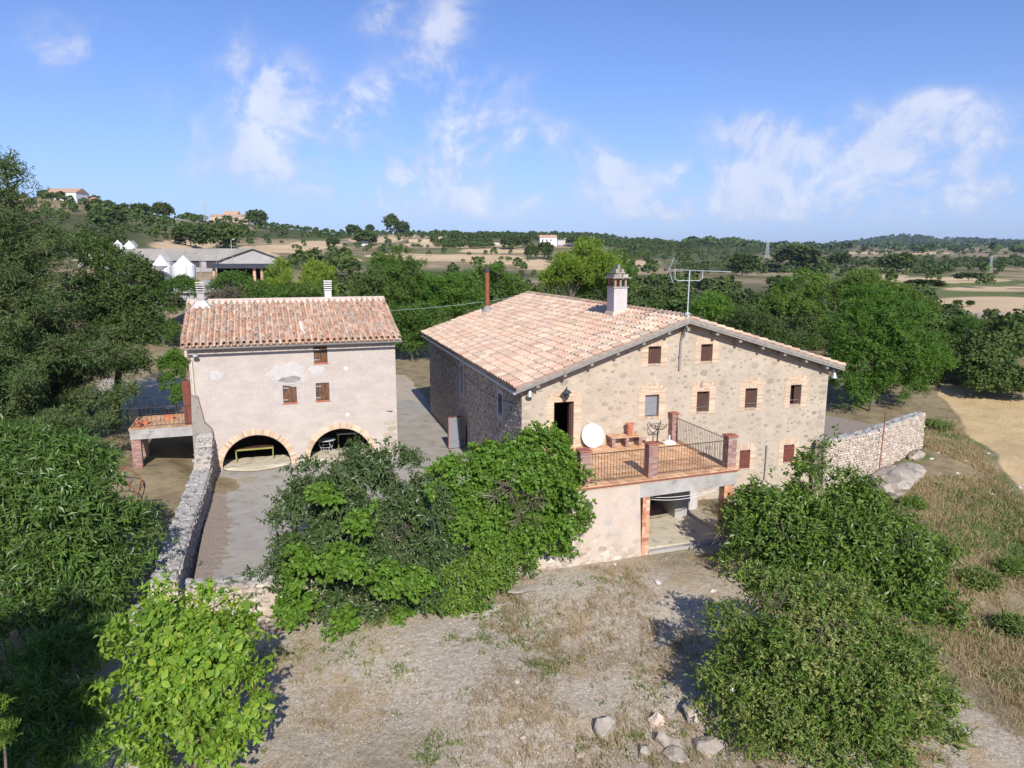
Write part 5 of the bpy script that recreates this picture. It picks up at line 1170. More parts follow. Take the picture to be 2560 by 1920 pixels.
# ------------------------------------------------------------------ foliage
def crown(rg, lobes, ntw, per, Lf, Wf, droop=.2, up=.35, tw=3.0, inner=.62, lump=.18, thin_bottom=-.55, fold=.22, spread=.9, bunch=13):
    lobes = np.asarray(lobes, float); wgt = (lobes[:, 3]*lobes[:, 4])**1.0; wgt = wgt/wgt.sum()
    nb = max(12, int(ntw/bunch*1.7))
    li = rg.choice(len(lobes), nb, p=wgt); d = rg.normal(size=(nb, 3)); d /= np.linalg.norm(d, axis=1)[:, None]
    d[:, 2] = np.where(d[:, 2] < thin_bottom, -d[:, 2], d[:, 2])
    rad = inner + (1.0-inner)*rg.random(nb)**.45
    ph = lobes[li, 0]*3.1
    rad *= 1 + lump*(np.sin(5*d[:, 0] + ph)*np.sin(4*d[:, 1] + 2*ph) + .6*np.sin(9*d[:, 2] + ph + 4*d[:, 0]))
    P = lobes[li, :3] + d*lobes[li, 3:6]*rad[:, None]
    keep = np.ones(len(P), bool)
    for k in range(len(lobes)):
        q = (P - lobes[k, :3])/lobes[k, 3:6]; keep &= ~((np.linalg.norm(q, axis=1) < .6) & (li != k))
    P, d, li = P[keep], d[keep], li[keep]
    if not len(P): P, d, li = lobes[:1, :3], np.array([[0, 0, 1.]]), np.array([0])
    # leaves gather in bunches (shoots), with gaps between them
    R_b = np.clip(.20*lobes[li, 3:6].mean(1) + .05, .07, .34)*rg.uniform(.65, 1.35, len(P)); bt = rg.random(len(P))
    bi = rg.choice(len(P), ntw, p=(R_b**2)/(R_b**2).sum()); off = rg.normal(size=(ntw, 3)); off /= np.linalg.norm(off, axis=1)[:, None]
    off *= rg.random(ntw)[:, None]**.45; db = d[bi]; rb = R_b[bi][:, None]
    rdl = (off*db).sum(1)[:, None]; off = off - db*rdl*.35
    P = P[bi] + off*rb*1.25; d = db*.75 + off*.8; d /= np.linalg.norm(d, axis=1)[:, None] + 1e-9; li = bi; n = len(P); bun = bt
    td = d*.7 + rg.normal(size=(n, 3))*.45; td[:, 2] += up; td /= np.linalg.norm(td, axis=1)[:, None]
    N_ = n*per; tt = np.tile(np.linspace(.05, 1, per), n) + rg.normal(0, .05, N_)
    Pd = np.repeat(P, per, 0); TD = np.repeat(td, per, 0); D = np.repeat(d, per, 0)
    base = Pd + TD*(tt*tw*Lf)[:, None]; base[:, 2] -= droop*(tt**2)*Lf*tw*.6
    ld = TD*.45 + rg.normal(size=(N_, 3))*spread*.6; ld[:, 2] -= droop; ld /= np.linalg.norm(ld, axis=1)[:, None]
    nm = D*.9 + rg.normal(size=(N_, 3))*.33; nm[:, 2] += .4
    sd = np.cross(ld, nm); sd /= np.linalg.norm(sd, axis=1)[:, None] + 1e-9; nm = np.cross(sd, ld)
    s = (.55 + .75*rg.random(N_))[:, None]
    L_, W_ = Lf*s, Wf*s
    a = base; m1 = base + ld*L_*.45 + sd*W_*.5 + nm*W_*fold; m2 = base + ld*L_*.45 - sd*W_*.5 + nm*W_*fold; e = base + ld*L_ - nm*L_*.12
    V = np.stack([a, m1, e, m2], 1).reshape(-1, 3)
    i = np.arange(N_)*4; Fc = np.concatenate([np.stack([i, i+1, i+2], 1), np.stack([i, i+2, i+3], 1)], 0)
    lt_ = bun[li]; tn = np.repeat(lt_*.42 + rg.random(n)*.28, per) + rg.random(N_)*.30; tn = np.concatenate([tn, tn])*.98
    return V, Fc, tn
def lobes_of(rg, c, R, n, fr=(.32, .5), flat=1.0):
    out_ = [(c[0], c[1], c[2], R[0]*.72, R[1]*.72, R[2]*.72)]
    for k in range(n):
        d = rg.normal(size=3); d /= np.linalg.norm(d); d[2] = abs(d[2])*.9 - .25*rg.random(); f = rg.uniform(*fr); q = 1 - f*.75
        out_.append((c[0]+d[0]*R[0]*q, c[1]+d[1]*R[1]*q, c[2]+d[2]*R[2]*q, R[0]*f, R[1]*f, R[2]*f*flat))
    return out_
def trunk(pb, rg, base, top, r0, limbs):
    base = np.array(base, float); top = np.array(top, float); mid = (base+top)/2 + rg.normal(0, .08, 3)*np.linalg.norm(top-base)*.3
    pb.tube([base, mid, top], [r0, r0*.75, r0*.5], 8)
    for l in limbs:
        l = np.array(l[:3], float); s = mid + (top-mid)*rg.uniform(.0, 1); m_ = (s+l)/2 + rg.normal(0, .1, 3)*np.linalg.norm(l-s)*.4
        pb.tube([s, m_, l], [r0*.4, r0*.25, r0*.08], 5)
def leaf_mesh(name, data, mat):
    return mesh_np(name, data[0], data[1], mat, data[2])
def break_up(rg, lobes, nsub, fr=(.20, .44)):
    """turn smooth lobes into a ragged crown: a shrunken heart and many uneven bunches standing out of it"""
    o_ = []
    for (x, y, z, a, b, c) in lobes:
        o_.append((x, y, z, a*.70, b*.70, c*.70)); k = max(2, int(nsub*(.9 + .8*min(3, a))))
        for i in range(k):
            d = rg.normal(size=3); d /= np.linalg.norm(d); d[2] = abs(d[2])*1.1 - .35; d[1] = -abs(d[1]) if rg.random() < .65 else d[1]
            f = rg.uniform(*fr); q = rg.uniform(.74, 1.12) - f*.45
            o_.append((x + d[0]*a*q, y + d[1]*b*q, z + d[2]*c*q, a*f, b*f, c*f*.8))
    return o_
def plant(name, label, cat, base, lobes, rg, spec, mat, group=None, barkm='bark', r0=.14, trunk_top=None, extra=None, nsub=5):
    base = np.array(base, float); t = thing(name, label, cat, base, 0, group)
    lb_ = [(a-base[0], b-base[1], c-base[2], *q) for a, b, c, *q in lobes]
    trl = lb_; lb_ = break_up(rg, lb_, nsub)
    tr = PB(); top = trunk_top if trunk_top is not None else (lb_[0][0], lb_[0][1], lb_[0][2]); trunk(tr, rg, (0, 0, -.3), top, r0, trl[1:12]); tr.build('trunk', barkm, t)
    cr = link('crown', leaf_mesh('crown', crown(rg, lb_, **spec), mat), t)
    for nm_, lbs, sp, mt in (extra or []):
        l2 = None if lbs == 'same' else [(a-base[0], b-base[1], c-base[2], *q) for a, b, c, *q in lbs]
        l2 = lb_ if lbs == 'same' else break_up(rg, l2, 3)
        link(nm_, leaf_mesh(nm_, crown(rg, l2, **sp), mt), cr, 'stuff')
    return t
def PL(x, y, Y, rx, ry=None, rd=None):
    """lobe seen at pixel (x,y) at distance Y, with radii given in pixels"""
    p = at(x, y, Y); k = np.linalg.norm(ray(x, y))*Y/F; k = Y/F
    ry = ry or rx; rd = rd or (rx+ry)/2
    return (p[0], p[1], p[2], rx*k, rd*k, ry*k)
def ground_at(x, y, Y):
    p = at(x, y, Y); return (p[0], p[1], Tz(p[0], p[1]))

# --- lime green large-leaved bush, lower left: its 300 largest leaves are parts
rg = np.random.default_rng(31)
lob = [PL(470, 1690, 15.2, 150, 190), PL(430, 1560, 15.6, 110, 80), PL(560, 1600, 15.4, 90, 90), PL(600, 1760, 15.0, 75, 100), PL(370, 1700, 15.0, 90, 120), PL(480, 1850, 14.6, 130, 110),
       PL(360, 1860, 14.6, 90, 90), PL(560, 1880, 14.6, 90, 80), PL(540, 1500, 16.0, 50, 35), PL(610, 1480, 16.0, 30, 24), PL(320, 1640, 15.2, 55, 60), PL(640, 1580, 15.6, 35, 30), PL(540, 1455, 16.2, 34, 16), PL(660, 1690, 15.2, 30, 40), PL(395, 1490, 15.7, 40, 40)]
base = (lob[0][0], 15.2, Tz(lob[0][0], 15.2))
bush = thing('lime_green_bush', 'bright lime green broad leaved bush at the lower left corner of the yard', 'bush', base)
lb_ = [(a-base[0], b-base[1], c-base[2], *q) for a, b, c, *q in lob]
tr = PB(); trunk(tr, rg, (0, 0, -.3), (0, 0, lb_[0][2]*.7), .07, lb_[1:]); tr.build('trunk', 'bark', bush)
lb_ = break_up(rg, lb_, 6)
V, Fc, tn = crown(rg, lb_, 1500, 7, .18, .115, droop=.45, up=.5, tw=2.2, inner=.5, lump=.2)
nl = len(V)//4; Vl = V.reshape(nl, 4, 3); cenl = Vl.mean(1) + np.array(base); area = np.linalg.norm(np.cross(Vl[:, 2]-Vl[:, 0], Vl[:, 1]-Vl[:, 3]), axis=1)
view = np.array([0, 0, CAM_Z]) - cenl; dist = np.linalg.norm(view, axis=1); nn_ = np.cross(Vl[:, 2]-Vl[:, 0], Vl[:, 1]-Vl[:, 3]); nn_ /= np.linalg.norm(nn_, axis=1)[:, None]
score = area*np.abs((nn_*view).sum(1))/dist**3*(1 + 2.0*((cenl - np.array(base) - np.array(lb_[0][:3]))*view/dist[:, None]).sum(1).clip(0, 3))
px_, py_ = pix(cenl); score *= (py_ < 1920)
big = set(np.argsort(-score)[:300].tolist())
leafm = mesh_np('leaf', [(0, 0, 0), (.5, .45, .11), (0, 1, -.1), (-.5, .45, .11), (.3, .8, .04), (-.3, .8, .04)], [(0, 1, 4, 2), (0, 2, 5, 3)], 'lime_leaf')
for i in sorted(big):
    q = Vl[i]; ld = q[2]-q[0]; ln = np.linalg.norm(ld); ld = ld/ln; sd = q[1]-q[3]; wd = np.linalg.norm(sd); sd = sd/wd; nm = np.cross(sd, ld)
    o = bpy.data.objects.new('leaf', leafm); col.objects.link(o); o.parent = bush
    o.matrix_local = Matrix([[float(v) for v in row] for row in mtx(q[0], sd*wd*1.1, ld*ln*1.1, nm*wd)])
mask = np.array([i not in big for i in range(nl)]); idx = np.where(mask)[0]; V2 = Vl[idx].reshape(-1, 3); i4 = np.arange(len(idx))*4
link('foliage', mesh_np('foliage', V2, np.concatenate([np.stack([i4, i4+1, i4+2], 1), np.stack([i4, i4+2, i4+3], 1)], 0), 'lime_leaf', np.concatenate([tn[:nl][idx]]*2)), bush, 'stuff')

# --- dark green tree with a vine through it, in front of the courtyard
rg = np.random.default_rng(32)
Yd = 23.4
lob = [PL(920, 1370, Yd, 175, 180), PL(900, 1200, Yd+.9, 105, 85), PL(780, 1260, Yd+.4, 90, 80), PL(1040, 1260, Yd+.5, 100, 90), PL(740, 1390, Yd-.2, 75, 90), PL(820, 1500, Yd-.9, 110, 90), PL(960, 1520, Yd-1, 110, 80), PL(1090, 1400, Yd-.2, 80, 100),
       PL(870, 1580, Yd-1.2, 75, 55), PL(1060, 1520, Yd-1, 80, 55), PL(700, 1310, Yd, 45, 32), PL(900, 1130, Yd+1.2, 45, 28), PL(1000, 1160, Yd+1.2, 70, 40), PL(670, 1470, Yd-.8, 38, 35), PL(760, 1180, Yd+.6, 55, 35), PL(970, 1110, Yd+1.2, 28, 10), PL(700, 1480, Yd-1, 50, 45), PL(640, 1450, Yd-.8, 24, 30)]
vine1 = [PL(760, 1430, Yd-2.0, 75, 80), PL(860, 1420, Yd-2.3, 70, 60), PL(740, 1520, Yd-2.0, 60, 50), PL(900, 1330, Yd-2.5, 35, 60), PL(1030, 1460, Yd-2.2, 55, 40), PL(870, 1560, Yd-2.2, 60, 40), PL(1060, 1240, Yd-1.1, 22, 45), PL(920, 1280, Yd-2.0, 25, 40), PL(800, 1620, Yd-2.0, 30, 30), PL(960, 1440, Yd-2.4, 45, 45), PL(810, 1240, Yd-1.0, 50, 25), PL(1000, 1550, Yd-1.9, 40, 30), PL(1100, 1470, Yd-1.4, 30, 25)]
plant('dark_green_tree', 'dusky dark green drooping tree laced with bright vine, in front of the courtyard wall', 'tree', ground_at(900, 1600, Yd), lob, rg, dict(ntw=8200, per=9, Lf=.17, Wf=.066, droop=.5, up=.3, tw=2.2, inner=.5, spread=.8), 'dark_leaf', r0=.16,
      extra=[('dead_stems', 'same', dict(ntw=130, per=3, Lf=.5, Wf=.014, droop=.1, tw=.5, inner=.8), 'dead_twig'), ('vine_leaves', vine1, dict(ntw=1500, per=6, Lf=.15, Wf=.14, droop=.3, up=.4, tw=1.5, inner=.4), 'vine_leaf')])
# --- palmate sprawl at its right foot
rg = np.random.default_rng(33)
lob = [PL(1150, 1510, 22.2, 75, 45), PL(1220, 1440, 22.8, 80, 50), PL(1290, 1400, 23.4, 60, 45), PL(1180, 1560, 21.9, 50, 30), PL(1120, 1450, 22.6, 60, 45)]
plant('fig_sapling', 'low deep green sapling sprawling between the dark tree and the vine mound', 'sapling', ground_at(1200, 1500, 22.8), lob, rg, dict(ntw=1500, per=7, Lf=.2, Wf=.07, droop=.3, up=.4, tw=1.6), 'walnut_leaf', r0=.05)
# --- the climbing vine mound
rg = np.random.default_rng(34)
Yv = 25.2
lob = [PL(1270, 1260, Yv, 140, 115, 120), PL(1150, 1190, Yv, 70, 55), PL(1250, 1150, Yv+.5, 75, 55), PL(1340, 1130, Yv+.6, 65, 65), PL(1400, 1190, Yv+.1, 55, 85), PL(1430, 1290, Yv-.6, 45, 75), PL(1180, 1290, Yv-.8, 80, 80), PL(1310, 1340, Yv-1.0, 90, 60), PL(1390, 1110, Yv+.8, 26, 35),
       PL(1340, 1085, Yv+.6, 18, 20), PL(1415, 1400, Yv-1.4, 28, 45), PL(1120, 1180, Yv, 35, 25), PL(1220, 1370, Yv-1.4, 60, 40), PL(1460, 1250, Yv-.5, 20, 35), PL(1395, 1075, Yv+.8, 14, 18), PL(1340, 1200, Yv-.8, 80, 70), PL(1445, 1180, Yv-.2, 30, 22), PL(1410, 1340, Yv-1.2, 40, 50), PL(1110, 1250, Yv-.6, 45, 60)]
plant('climbing_vine', 'big mound of bright green climbing vine spilling over the wall beside the terrace', 'vine', ground_at(1280, 1400, Yv-.6), lob, rg, dict(ntw=9000, per=6, Lf=.155, Wf=.14, droop=.3, up=.35, tw=2.4, inner=.5, lump=.2), 'vine_leaf', r0=.09,
      extra=[('dead_stems', [PL(1300, 1240, Yv-1.5, 60, 40), PL(1320, 1300, Yv-1.6, 30, 30)], dict(ntw=120, per=3, Lf=.5, Wf=.015, droop=.2, tw=.5), 'dead_twig')])
# --- walnut on the right
rg = np.random.default_rng(35)
Yw = 24.0
lob = [PL(2080, 1390, Yw, 230, 160, 170), PL(1960, 1290, Yw+.6, 110, 85), PL(2030, 1190, Yw+1.2, 60, 60), PL(2060, 1130, Yw+1.4, 32, 38), PL(1880, 1270, Yw+.4, 60, 60), PL(2140, 1300, Yw+.6, 110, 80), PL(2240, 1400, Yw, 110, 80), PL(2320, 1510, Yw-1, 85, 70), PL(2180, 1500, Yw-1.0, 130, 90), PL(1900, 1370, Yw-.2, 80, 70),
       PL(2380, 1580, Yw-1.6, 45, 35), PL(1850, 1250, Yw+.6, 32, 32), PL(2000, 1480, Yw-1, 110, 70), PL(2230, 1310, Yw+.5, 50, 45), PL(1950, 1190, Yw+1.2, 35, 30), PL(2120, 1220, Yw+1, 60, 45), PL(2340, 1400, Yw-.3, 50, 50), PL(2080, 1090, Yw+1.5, 16, 18), PL(1860, 1330, Yw+.2, 60, 50), PL(2250, 1600, Yw-1.6, 70, 50)]
plant('walnut_tree', 'spreading deep green walnut tree right of the terrace, in front of the garden wall', 'tree', ground_at(2080, 1500, Yw), lob, rg, dict(ntw=9500, per=8, Lf=.215, Wf=.085, droop=.35, up=.35, tw=2.6, inner=.5, lump=.2), 'walnut_leaf', r0=.22, barkm='pale_bark', extra=[('bare_twigs', 'same', dict(ntw=170, per=3, Lf=.55, Wf=.014, droop=.1, tw=.5, inner=.8), 'dead_twig')])
# --- elder bush, lower right
rg = np.random.default_rng(36)
Ye = 16.6
lob = [PL(2050, 1700, Ye, 250, 210, 200), PL(1960, 1500, Ye+1.1, 110, 75), PL(2080, 1500, Ye+1.1, 110, 75), PL(1830, 1560, Ye+.7, 70, 60), PL(1860, 1640, Ye+.3, 90, 80), PL(1790, 1720, Ye, 60, 70), PL(1880, 1780, Ye-.4, 100, 90), PL(2200, 1600, Ye+.6, 90, 80), PL(2290, 1760, Ye, 110, 90), PL(2200, 1860, Ye-.6, 140, 100), PL(2020, 1870, Ye-.7, 130, 90),
       PL(2360, 1880, Ye-.5, 80, 70), PL(1890, 1450, Ye+1.2, 45, 40), PL(2260, 1680, Ye+.3, 50, 40), PL(1760, 1780, Ye-.1, 38, 36), PL(2150, 1720, Ye-1, 120, 90), PL(1960, 1620, Ye-.6, 100, 80), PL(1800, 1850, Ye-.5, 40, 40), PL(2430, 1900, Ye-.5, 45, 40), PL(1900, 1880, Ye-.7, 70, 60)]
um = 'same'
plant('elder_bush', 'large elder bush with yellowish flower heads and a few white blooms at the lower right', 'bush', ground_at(2050, 1850, Ye), lob, rg, dict(ntw=10500, per=7, Lf=.135, Wf=.052, droop=.3, up=.4, tw=2.6, inner=.5, lump=.2), 'elder_leaf', r0=.14, barkm='pale_bark',
      extra=[('bare_twigs', 'same', dict(ntw=170, per=3, Lf=.42, Wf=.011, droop=.1, tw=.5, inner=.85), 'dead_twig'), ('flower_heads', um, dict(bunch=3, ntw=3600, per=9, Lf=.075, Wf=.055, droop=.0, up=.7, tw=1.2, inner=.93, lump=.2, thin_bottom=.15), 'elder_umbel'),
             ('white_blooms', um, dict(bunch=1, ntw=34, per=16, Lf=.07, Wf=.06, droop=.0, up=.4, tw=.5, inner=.97, lump=.2, thin_bottom=.2), 'elder_flower')])
# --- long-leaved tree at the far left
rg = np.random.default_rng(37)
Yp = 21.5
lob = [PL(90, 1300, Yp, 190, 130, 150), PL(120, 1170, Yp+1.2, 150, 90), PL(230, 1200, Yp+1, 70, 55), PL(300, 1320, Yp+.3, 90, 75), PL(350, 1390, Yp, 60, 45), PL(230, 1430, Yp-.6, 130, 80), PL(20, 1120, Yp+1.4, 110, 70), PL(290, 1180, Yp+.8, 35, 28), PL(340, 1300, Yp+.2, 55, 38), PL(200, 1290, Yp-.8, 110, 80), PL(60, 1230, Yp-.8, 120, 70), PL(400, 1330, Yp, 35, 18), PL(60, 1440, Yp-.8, 130, 70), PL(230, 1500, Yp-1.2, 90, 60), PL(60, 1560, Yp-2, 110, 80)]
plant('peach_tree', 'tree with long drooping glossy leaves filling the left edge beside the courtyard wall', 'tree', ground_at(100, 1500, Yp), lob, rg, dict(ntw=9000, per=8, Lf=.24, Wf=.064, droop=.42, up=.35, tw=2.2, inner=.45, lump=.25, spread=.85, bunch=20), 'peach_leaf', r0=.2)
# shaded undergrowth below it, and oleander
rg = np.random.default_rng(38)
lob = [PL(120, 1640, 17.0, 120, 60), PL(260, 1600, 17.5, 70, 50), PL(60, 1760, 15.5, 120, 90), PL(190, 1800, 15.5, 110, 80), PL(100, 1890, 14.5, 150, 80), PL(250, 1700, 16.5, 80, 60), PL(230, 1890, 14.6, 80, 60)]
plant('oleander_bush', 'dark narrow leaved oleander bush in the shade at the lower left', 'bush', ground_at(120, 1850, 15.5), lob, rg, dict(ntw=2600, per=8, Lf=.22, Wf=.035, droop=.0, up=.8, tw=1.3, inner=.4), 'peach_leaf', r0=.06)
lob = [PL(10, 1840, 11.0, 34, 40), PL(-10, 1780, 11.0, 30, 30)]
plant('conifer_sprig', 'single pale yellowish green conifer tip poking in at the left edge near the bottom', 'conifer', ground_at(0, 1900, 11.0), lob, rg, dict(ntw=220, per=7, Lf=.07, Wf=.02, droop=.0, up=.9, tw=1.5), 'yellow_leaf', r0=.04)
# a tall pine standing left of and behind the viewpoint; it shades the lower left corner
rg = np.random.default_rng(39)
lob = [(-9.6, 2.6, 9.2, 3.2, 3.2, 2.6), (-8.2, 1.2, 8.0, 2.4, 2.4, 2.0), (-11.2, 3.6, 8.2, 2.6, 2.6, 2.2), (-9.6, 4.2, 7.4, 2.4, 2.2, 1.8), (-11.8, .8, 7.4, 2.4, 2.4, 2.0), (-9.4, 2.2, 11.4, 1.8, 1.8, 1.6), (-12.8, 4.4, 10.0, 2.4, 2.4, 2.2)]
plant('pine_tree', 'tall pine outside the picture at the left, shading the lower left corner', 'tree', (-9.8, 2.4, Tz(-9.8, 2.4)), lob, rg, dict(ntw=5000, per=7, Lf=.28, Wf=.10, droop=.1, up=.5, tw=2.0, inner=.4), 'cedar_needle', r0=.3)
# --- cedar-like conifer, upper left
def conifer(name, label, cat, base, top, Rmax, rg, nb, ntwb, mat, Lf, Wf, group=None, px_bias=1.0, brown=True):
    base = np.array(base, float); H = top - base[2]; t = thing(name, label, cat, base, 0, group)
    tr = PB(); tr.tube([(0, 0, -.3), (0, 0, H*.5), (0, 0, H*.98)], [.34, .2, .03], 8)
    Vs = []; Fs = []; Ts = []; b0 = 0; lobes = []
    for k in range(nb):
        h = (k+.5)/nb; z = H*(.08 + .90*h); a = k*2.399 + rg.normal(0, .35); ln = Rmax*(1-h)**.95*rg.uniform(.65, 1.15) + .25
        nseg = max(2, int(ln/.55)); rise = .22 if h > .6 else -.02
        e = None
        for s in range(1, nseg+1):
            q = s/nseg; p = (math.cos(a)*ln*q, math.sin(a)*ln*q, z + ln*rise*q + .18*ln*q*q - .0)
            rs = (.25 + .22*(1-q)*min(1, ln/2.5))*(.75 + .5*rg.random())*(.85 + .35*(1-h)); lobes.append((p[0], p[1], p[2], rs*1.35, rs*1.35, rs*.62)); e = p
        tr.tube([(0, 0, z), (e[0]*.5, e[1]*.5, z + (e[2]-z)*.4), e], [.07*(1-h)+.02, .04, .012], 4)
    tr.build('trunk', 'bark', t)
    V, Fc, tn = crown(rg, lobes, ntwb, 7, Lf, Wf, droop=.25, up=.45, tw=3.2, inner=.25, lump=.1, spread=.5, thin_bottom=-.8)
    link('crown', mesh_np('crown', V, Fc, mat, tn), t); return t
rg = np.random.default_rng(41)
cb = at(40, 640, 37.0); conifer('cedar_tree', 'tall shaggy dark conifer at the left edge rising above the skyline', 'tree', (cb[0], 37.0, Tz(cb[0], 37)), at(45, 380, 37.0)[2], 6.0, rg, 130, 29000, 'cedar_needle', .17, .055)
cb = at(-150, 640, 36.0); conifer('cedar_tree', 'second dark conifer cut off by the left edge, left of the tall shaggy one', 'tree', (cb[0], 35.0, Tz(cb[0], 35)), at(-60, 440, 36.0)[2], 5.0, rg, 90, 13000, 'cedar_needle', .18, .06)
rg = np.random.default_rng(42)
lob = [PL(290, 790, 43, 85, 110), PL(250, 650, 44, 65, 60), PL(330, 700, 44, 70, 60), PL(370, 830, 42.5, 50, 70), PL(300, 900, 42, 70, 50), PL(230, 760, 43, 80, 90), PL(200, 610, 45, 45, 35), PL(350, 920, 41.5, 35, 25), PL(180, 900, 42, 80, 70)]
plant('holm_oak', 'olive green holm oak between the tall conifer and the outbuilding', 'tree', ground_at(280, 1000, 43), lob, rg, dict(ntw=6500, per=8, Lf=.2, Wf=.08, droop=.2, up=.3, tw=2.4, inner=.6, lump=.2), 'oak_leaf', r0=.28)
lob = [PL(435, 925, 43, 38, 55), PL(455, 990, 41.5, 30, 40), PL(420, 960, 42, 22, 30)]
plant('balcony_shrub', 'fresh green shrub beside the brown door on the balcony', 'shrub', ground_at(440, 1010, 42), lob, rg, dict(ntw=1500, per=7, Lf=.12, Wf=.06, droop=.2, up=.5, tw=2), 'bright_leaf', r0=.05)

for (x, y, Y_, rx, ry, lab) in ((2290, 1180, 31, 34, 20, 'small green shrub low on the slope right of the limestone outcrop'), (2450, 1420, 24.5, 45, 22, 'green shrub at the right edge level with the walnut top'), (2540, 1500, 22, 34, 26, 'bushy green scrub at the right edge beside the walnut tree'), (2350, 1300, 27, 34, 14, 'flat green weed patch just right of the walnut crown'), (2530, 1380, 25.5, 40, 20, 'small green shrub near the right edge above the bushy scrub'), (2345, 1045, 45, 40, 18, 'weedy green growth where the garden wall meets the wheat field')):
    g = ground_at(x, y, Y_); Y2 = Y_; k_ = Y_/F
    plant('slope_shrub', lab, 'shrub', g, [(g[0], g[1], g[2] + ry*k_*.4, rx*k_, rx*k_*.8, ry*k_*.7)], rg, dict(ntw=int(rx*9), per=7, Lf=.13, Wf=.05, droop=.1, up=.5, tw=2.6, inner=.2, bunch=8), ['hedge_leaf', 'walnut_leaf', 'weed_green'][int(x) % 3], r0=.04)
# ---- middle distance trees: pixel centre, radii, distance, material, label
MID = [
 ('elder_hedge', 'bushy green elder with white blooms just behind the left end of the outbuilding roof', 'shrub', 75, 'hedge_leaf', [(400, 760, 70, 50), (450, 725, 50, 35), (370, 810, 45, 50), (420, 840, 50, 40), (350, 850, 40, 30)]),
 ('elder_hedge', 'dark green shrub behind the outbuilding ridge below the black roofed shelter', 'shrub', 58, 'hedge_leaf', [(590, 715, 50, 35), (640, 740, 60, 35), (550, 725, 30, 30)]),
 ('bare_thicket', 'greyish half bare thicket behind the outbuilding ridge', 'thicket', 57, 'dead_twig', [(560, 745, 45, 22), (600, 750, 40, 18)]),
 ('elder_hedge', 'low green shrub with white flowers behind the right half of the outbuilding ridge', 'shrub', 57, 'hedge_leaf', [(700, 745, 60, 30), (770, 740, 45, 35), (655, 745, 40, 30)]),
 ('yellow_conifer', 'spiky yellow green conifer left of the white chimney behind the outbuilding', 'conifer', 62, 'yellow_leaf', [(700, 700, 32, 42), (690, 730, 40, 30)]),
 ('yellow_conifer', 'spiky yellow green conifer directly behind the white chimney', 'conifer', 62, 'yellow_leaf', [(795, 705, 40, 50), (790, 735, 50, 35)]),
 ('leafy_tree', 'tall mid green tree behind the right end of the outbuilding roof', 'tree', 80, 'hedge_leaf', [(990, 720, 70, 70), (960, 680, 50, 50), (1030, 690, 45, 50), (1000, 640, 28, 28), (1040, 770, 60, 50), (960, 780, 40, 60)]),
 ('leafy_tree', 'bluish green small tree at the right end of the outbuilding ridge', 'tree', 64, 'oak_leaf', [(925, 735, 35, 45), (935, 700, 26, 30)]),
 ('leafy_tree', 'bright green leafy tree just left of the rusty flue', 'tree', 78, 'bright_leaf', [(1130, 730, 70, 55), (1100, 780, 60, 45), (1160, 770, 45, 40), (1180, 700, 45, 30)]),
 ('bramble_hedge', 'dense bramble hedge between the two houses behind the gravel track', 'hedge', 74, 'hedge_leaf', [(1030, 840, 45, 45), (1000, 870, 30, 22), (1045, 868, 30, 22), (970, 860, 30, 30), (980, 830, 35, 40), (1060, 800, 40, 40), (1010, 790, 50, 35)]),
 ('leafy_tree', 'green tree to the right of the rusty flue behind the far roof corner', 'tree', 62, 'hedge_leaf', [(1260, 720, 55, 30), (1230, 690, 40, 30), (1290, 740, 40, 25)]),
 ('yellow_conifer', 'tall feathery yellow green tree behind the farmhouse ridge left of its chimney', 'tree', 68, 'yellow_leaf', [(1430, 690, 60, 50), (1470, 640, 40, 40), (1400, 710, 50, 40), (1500, 680, 55, 50)]),
 ('yellow_conifer', 'dark and yellow green tree directly behind the farmhouse chimney', 'tree', 70, 'hedge_leaf', [(1520, 700, 55, 50), (1540, 660, 35, 35), (1480, 720, 55, 40)]),
 ('leafy_tree', 'bright rounded tree right of the television antenna', 'tree', 72, 'bright_leaf', [(1780, 770, 45, 38), (1760, 790, 45, 40)]),
 ('big_walnut', 'very large bright green tree right of the farmhouse behind the garden wall', 'tree', 50, 'bright_leaf', [(2190, 860, 110, 110), (2120, 830, 70, 60), (2250, 790, 70, 60), (2170, 760, 70, 50), (2290, 900, 75, 80), (2110, 930, 50, 50), (2180, 960, 90, 55), (2130, 1000, 45, 50), (2100, 880, 35, 60), (2230, 970, 80, 50)]),
 ('dark_tree', 'dark green tree rising behind the very large bright tree', 'tree', 58, 'walnut_leaf', [(2200, 750, 90, 50), (2130, 730, 60, 40), (2270, 780, 60, 50), (2160, 700, 45, 28), (2320, 990, 40, 40), (2330, 930, 50, 50)]),
 ('leafy_tree', 'olive green tree at the right edge above the wheat field', 'tree', 70, 'oak_leaf', [(2480, 900, 80, 70), (2530, 860, 60, 60), (2440, 940, 60, 40)]),
 ('leafy_tree', 'olive green tree between the very large bright tree and the right edge', 'tree', 71, 'hedge_leaf', [(2390, 880, 60, 70), (2420, 830, 50, 45), (2380, 940, 50, 45)]),
 ('leafy_tree', 'grey green tree low behind the right slope of the farmhouse roof', 'tree', 75, 'oak_leaf', [(1900, 830, 60, 50), (1850, 800, 50, 40), (1960, 860, 60, 40)]),
 ('leafy_tree', 'tall dark poplar like tree over the right slope of the farmhouse roof', 'tree', 92, 'walnut_leaf', [(2010, 720, 60, 50), (1960, 760, 60, 50), (2060, 740, 55, 50), (2030, 800, 60, 50)]),
]
rg = np.random.default_rng(51)
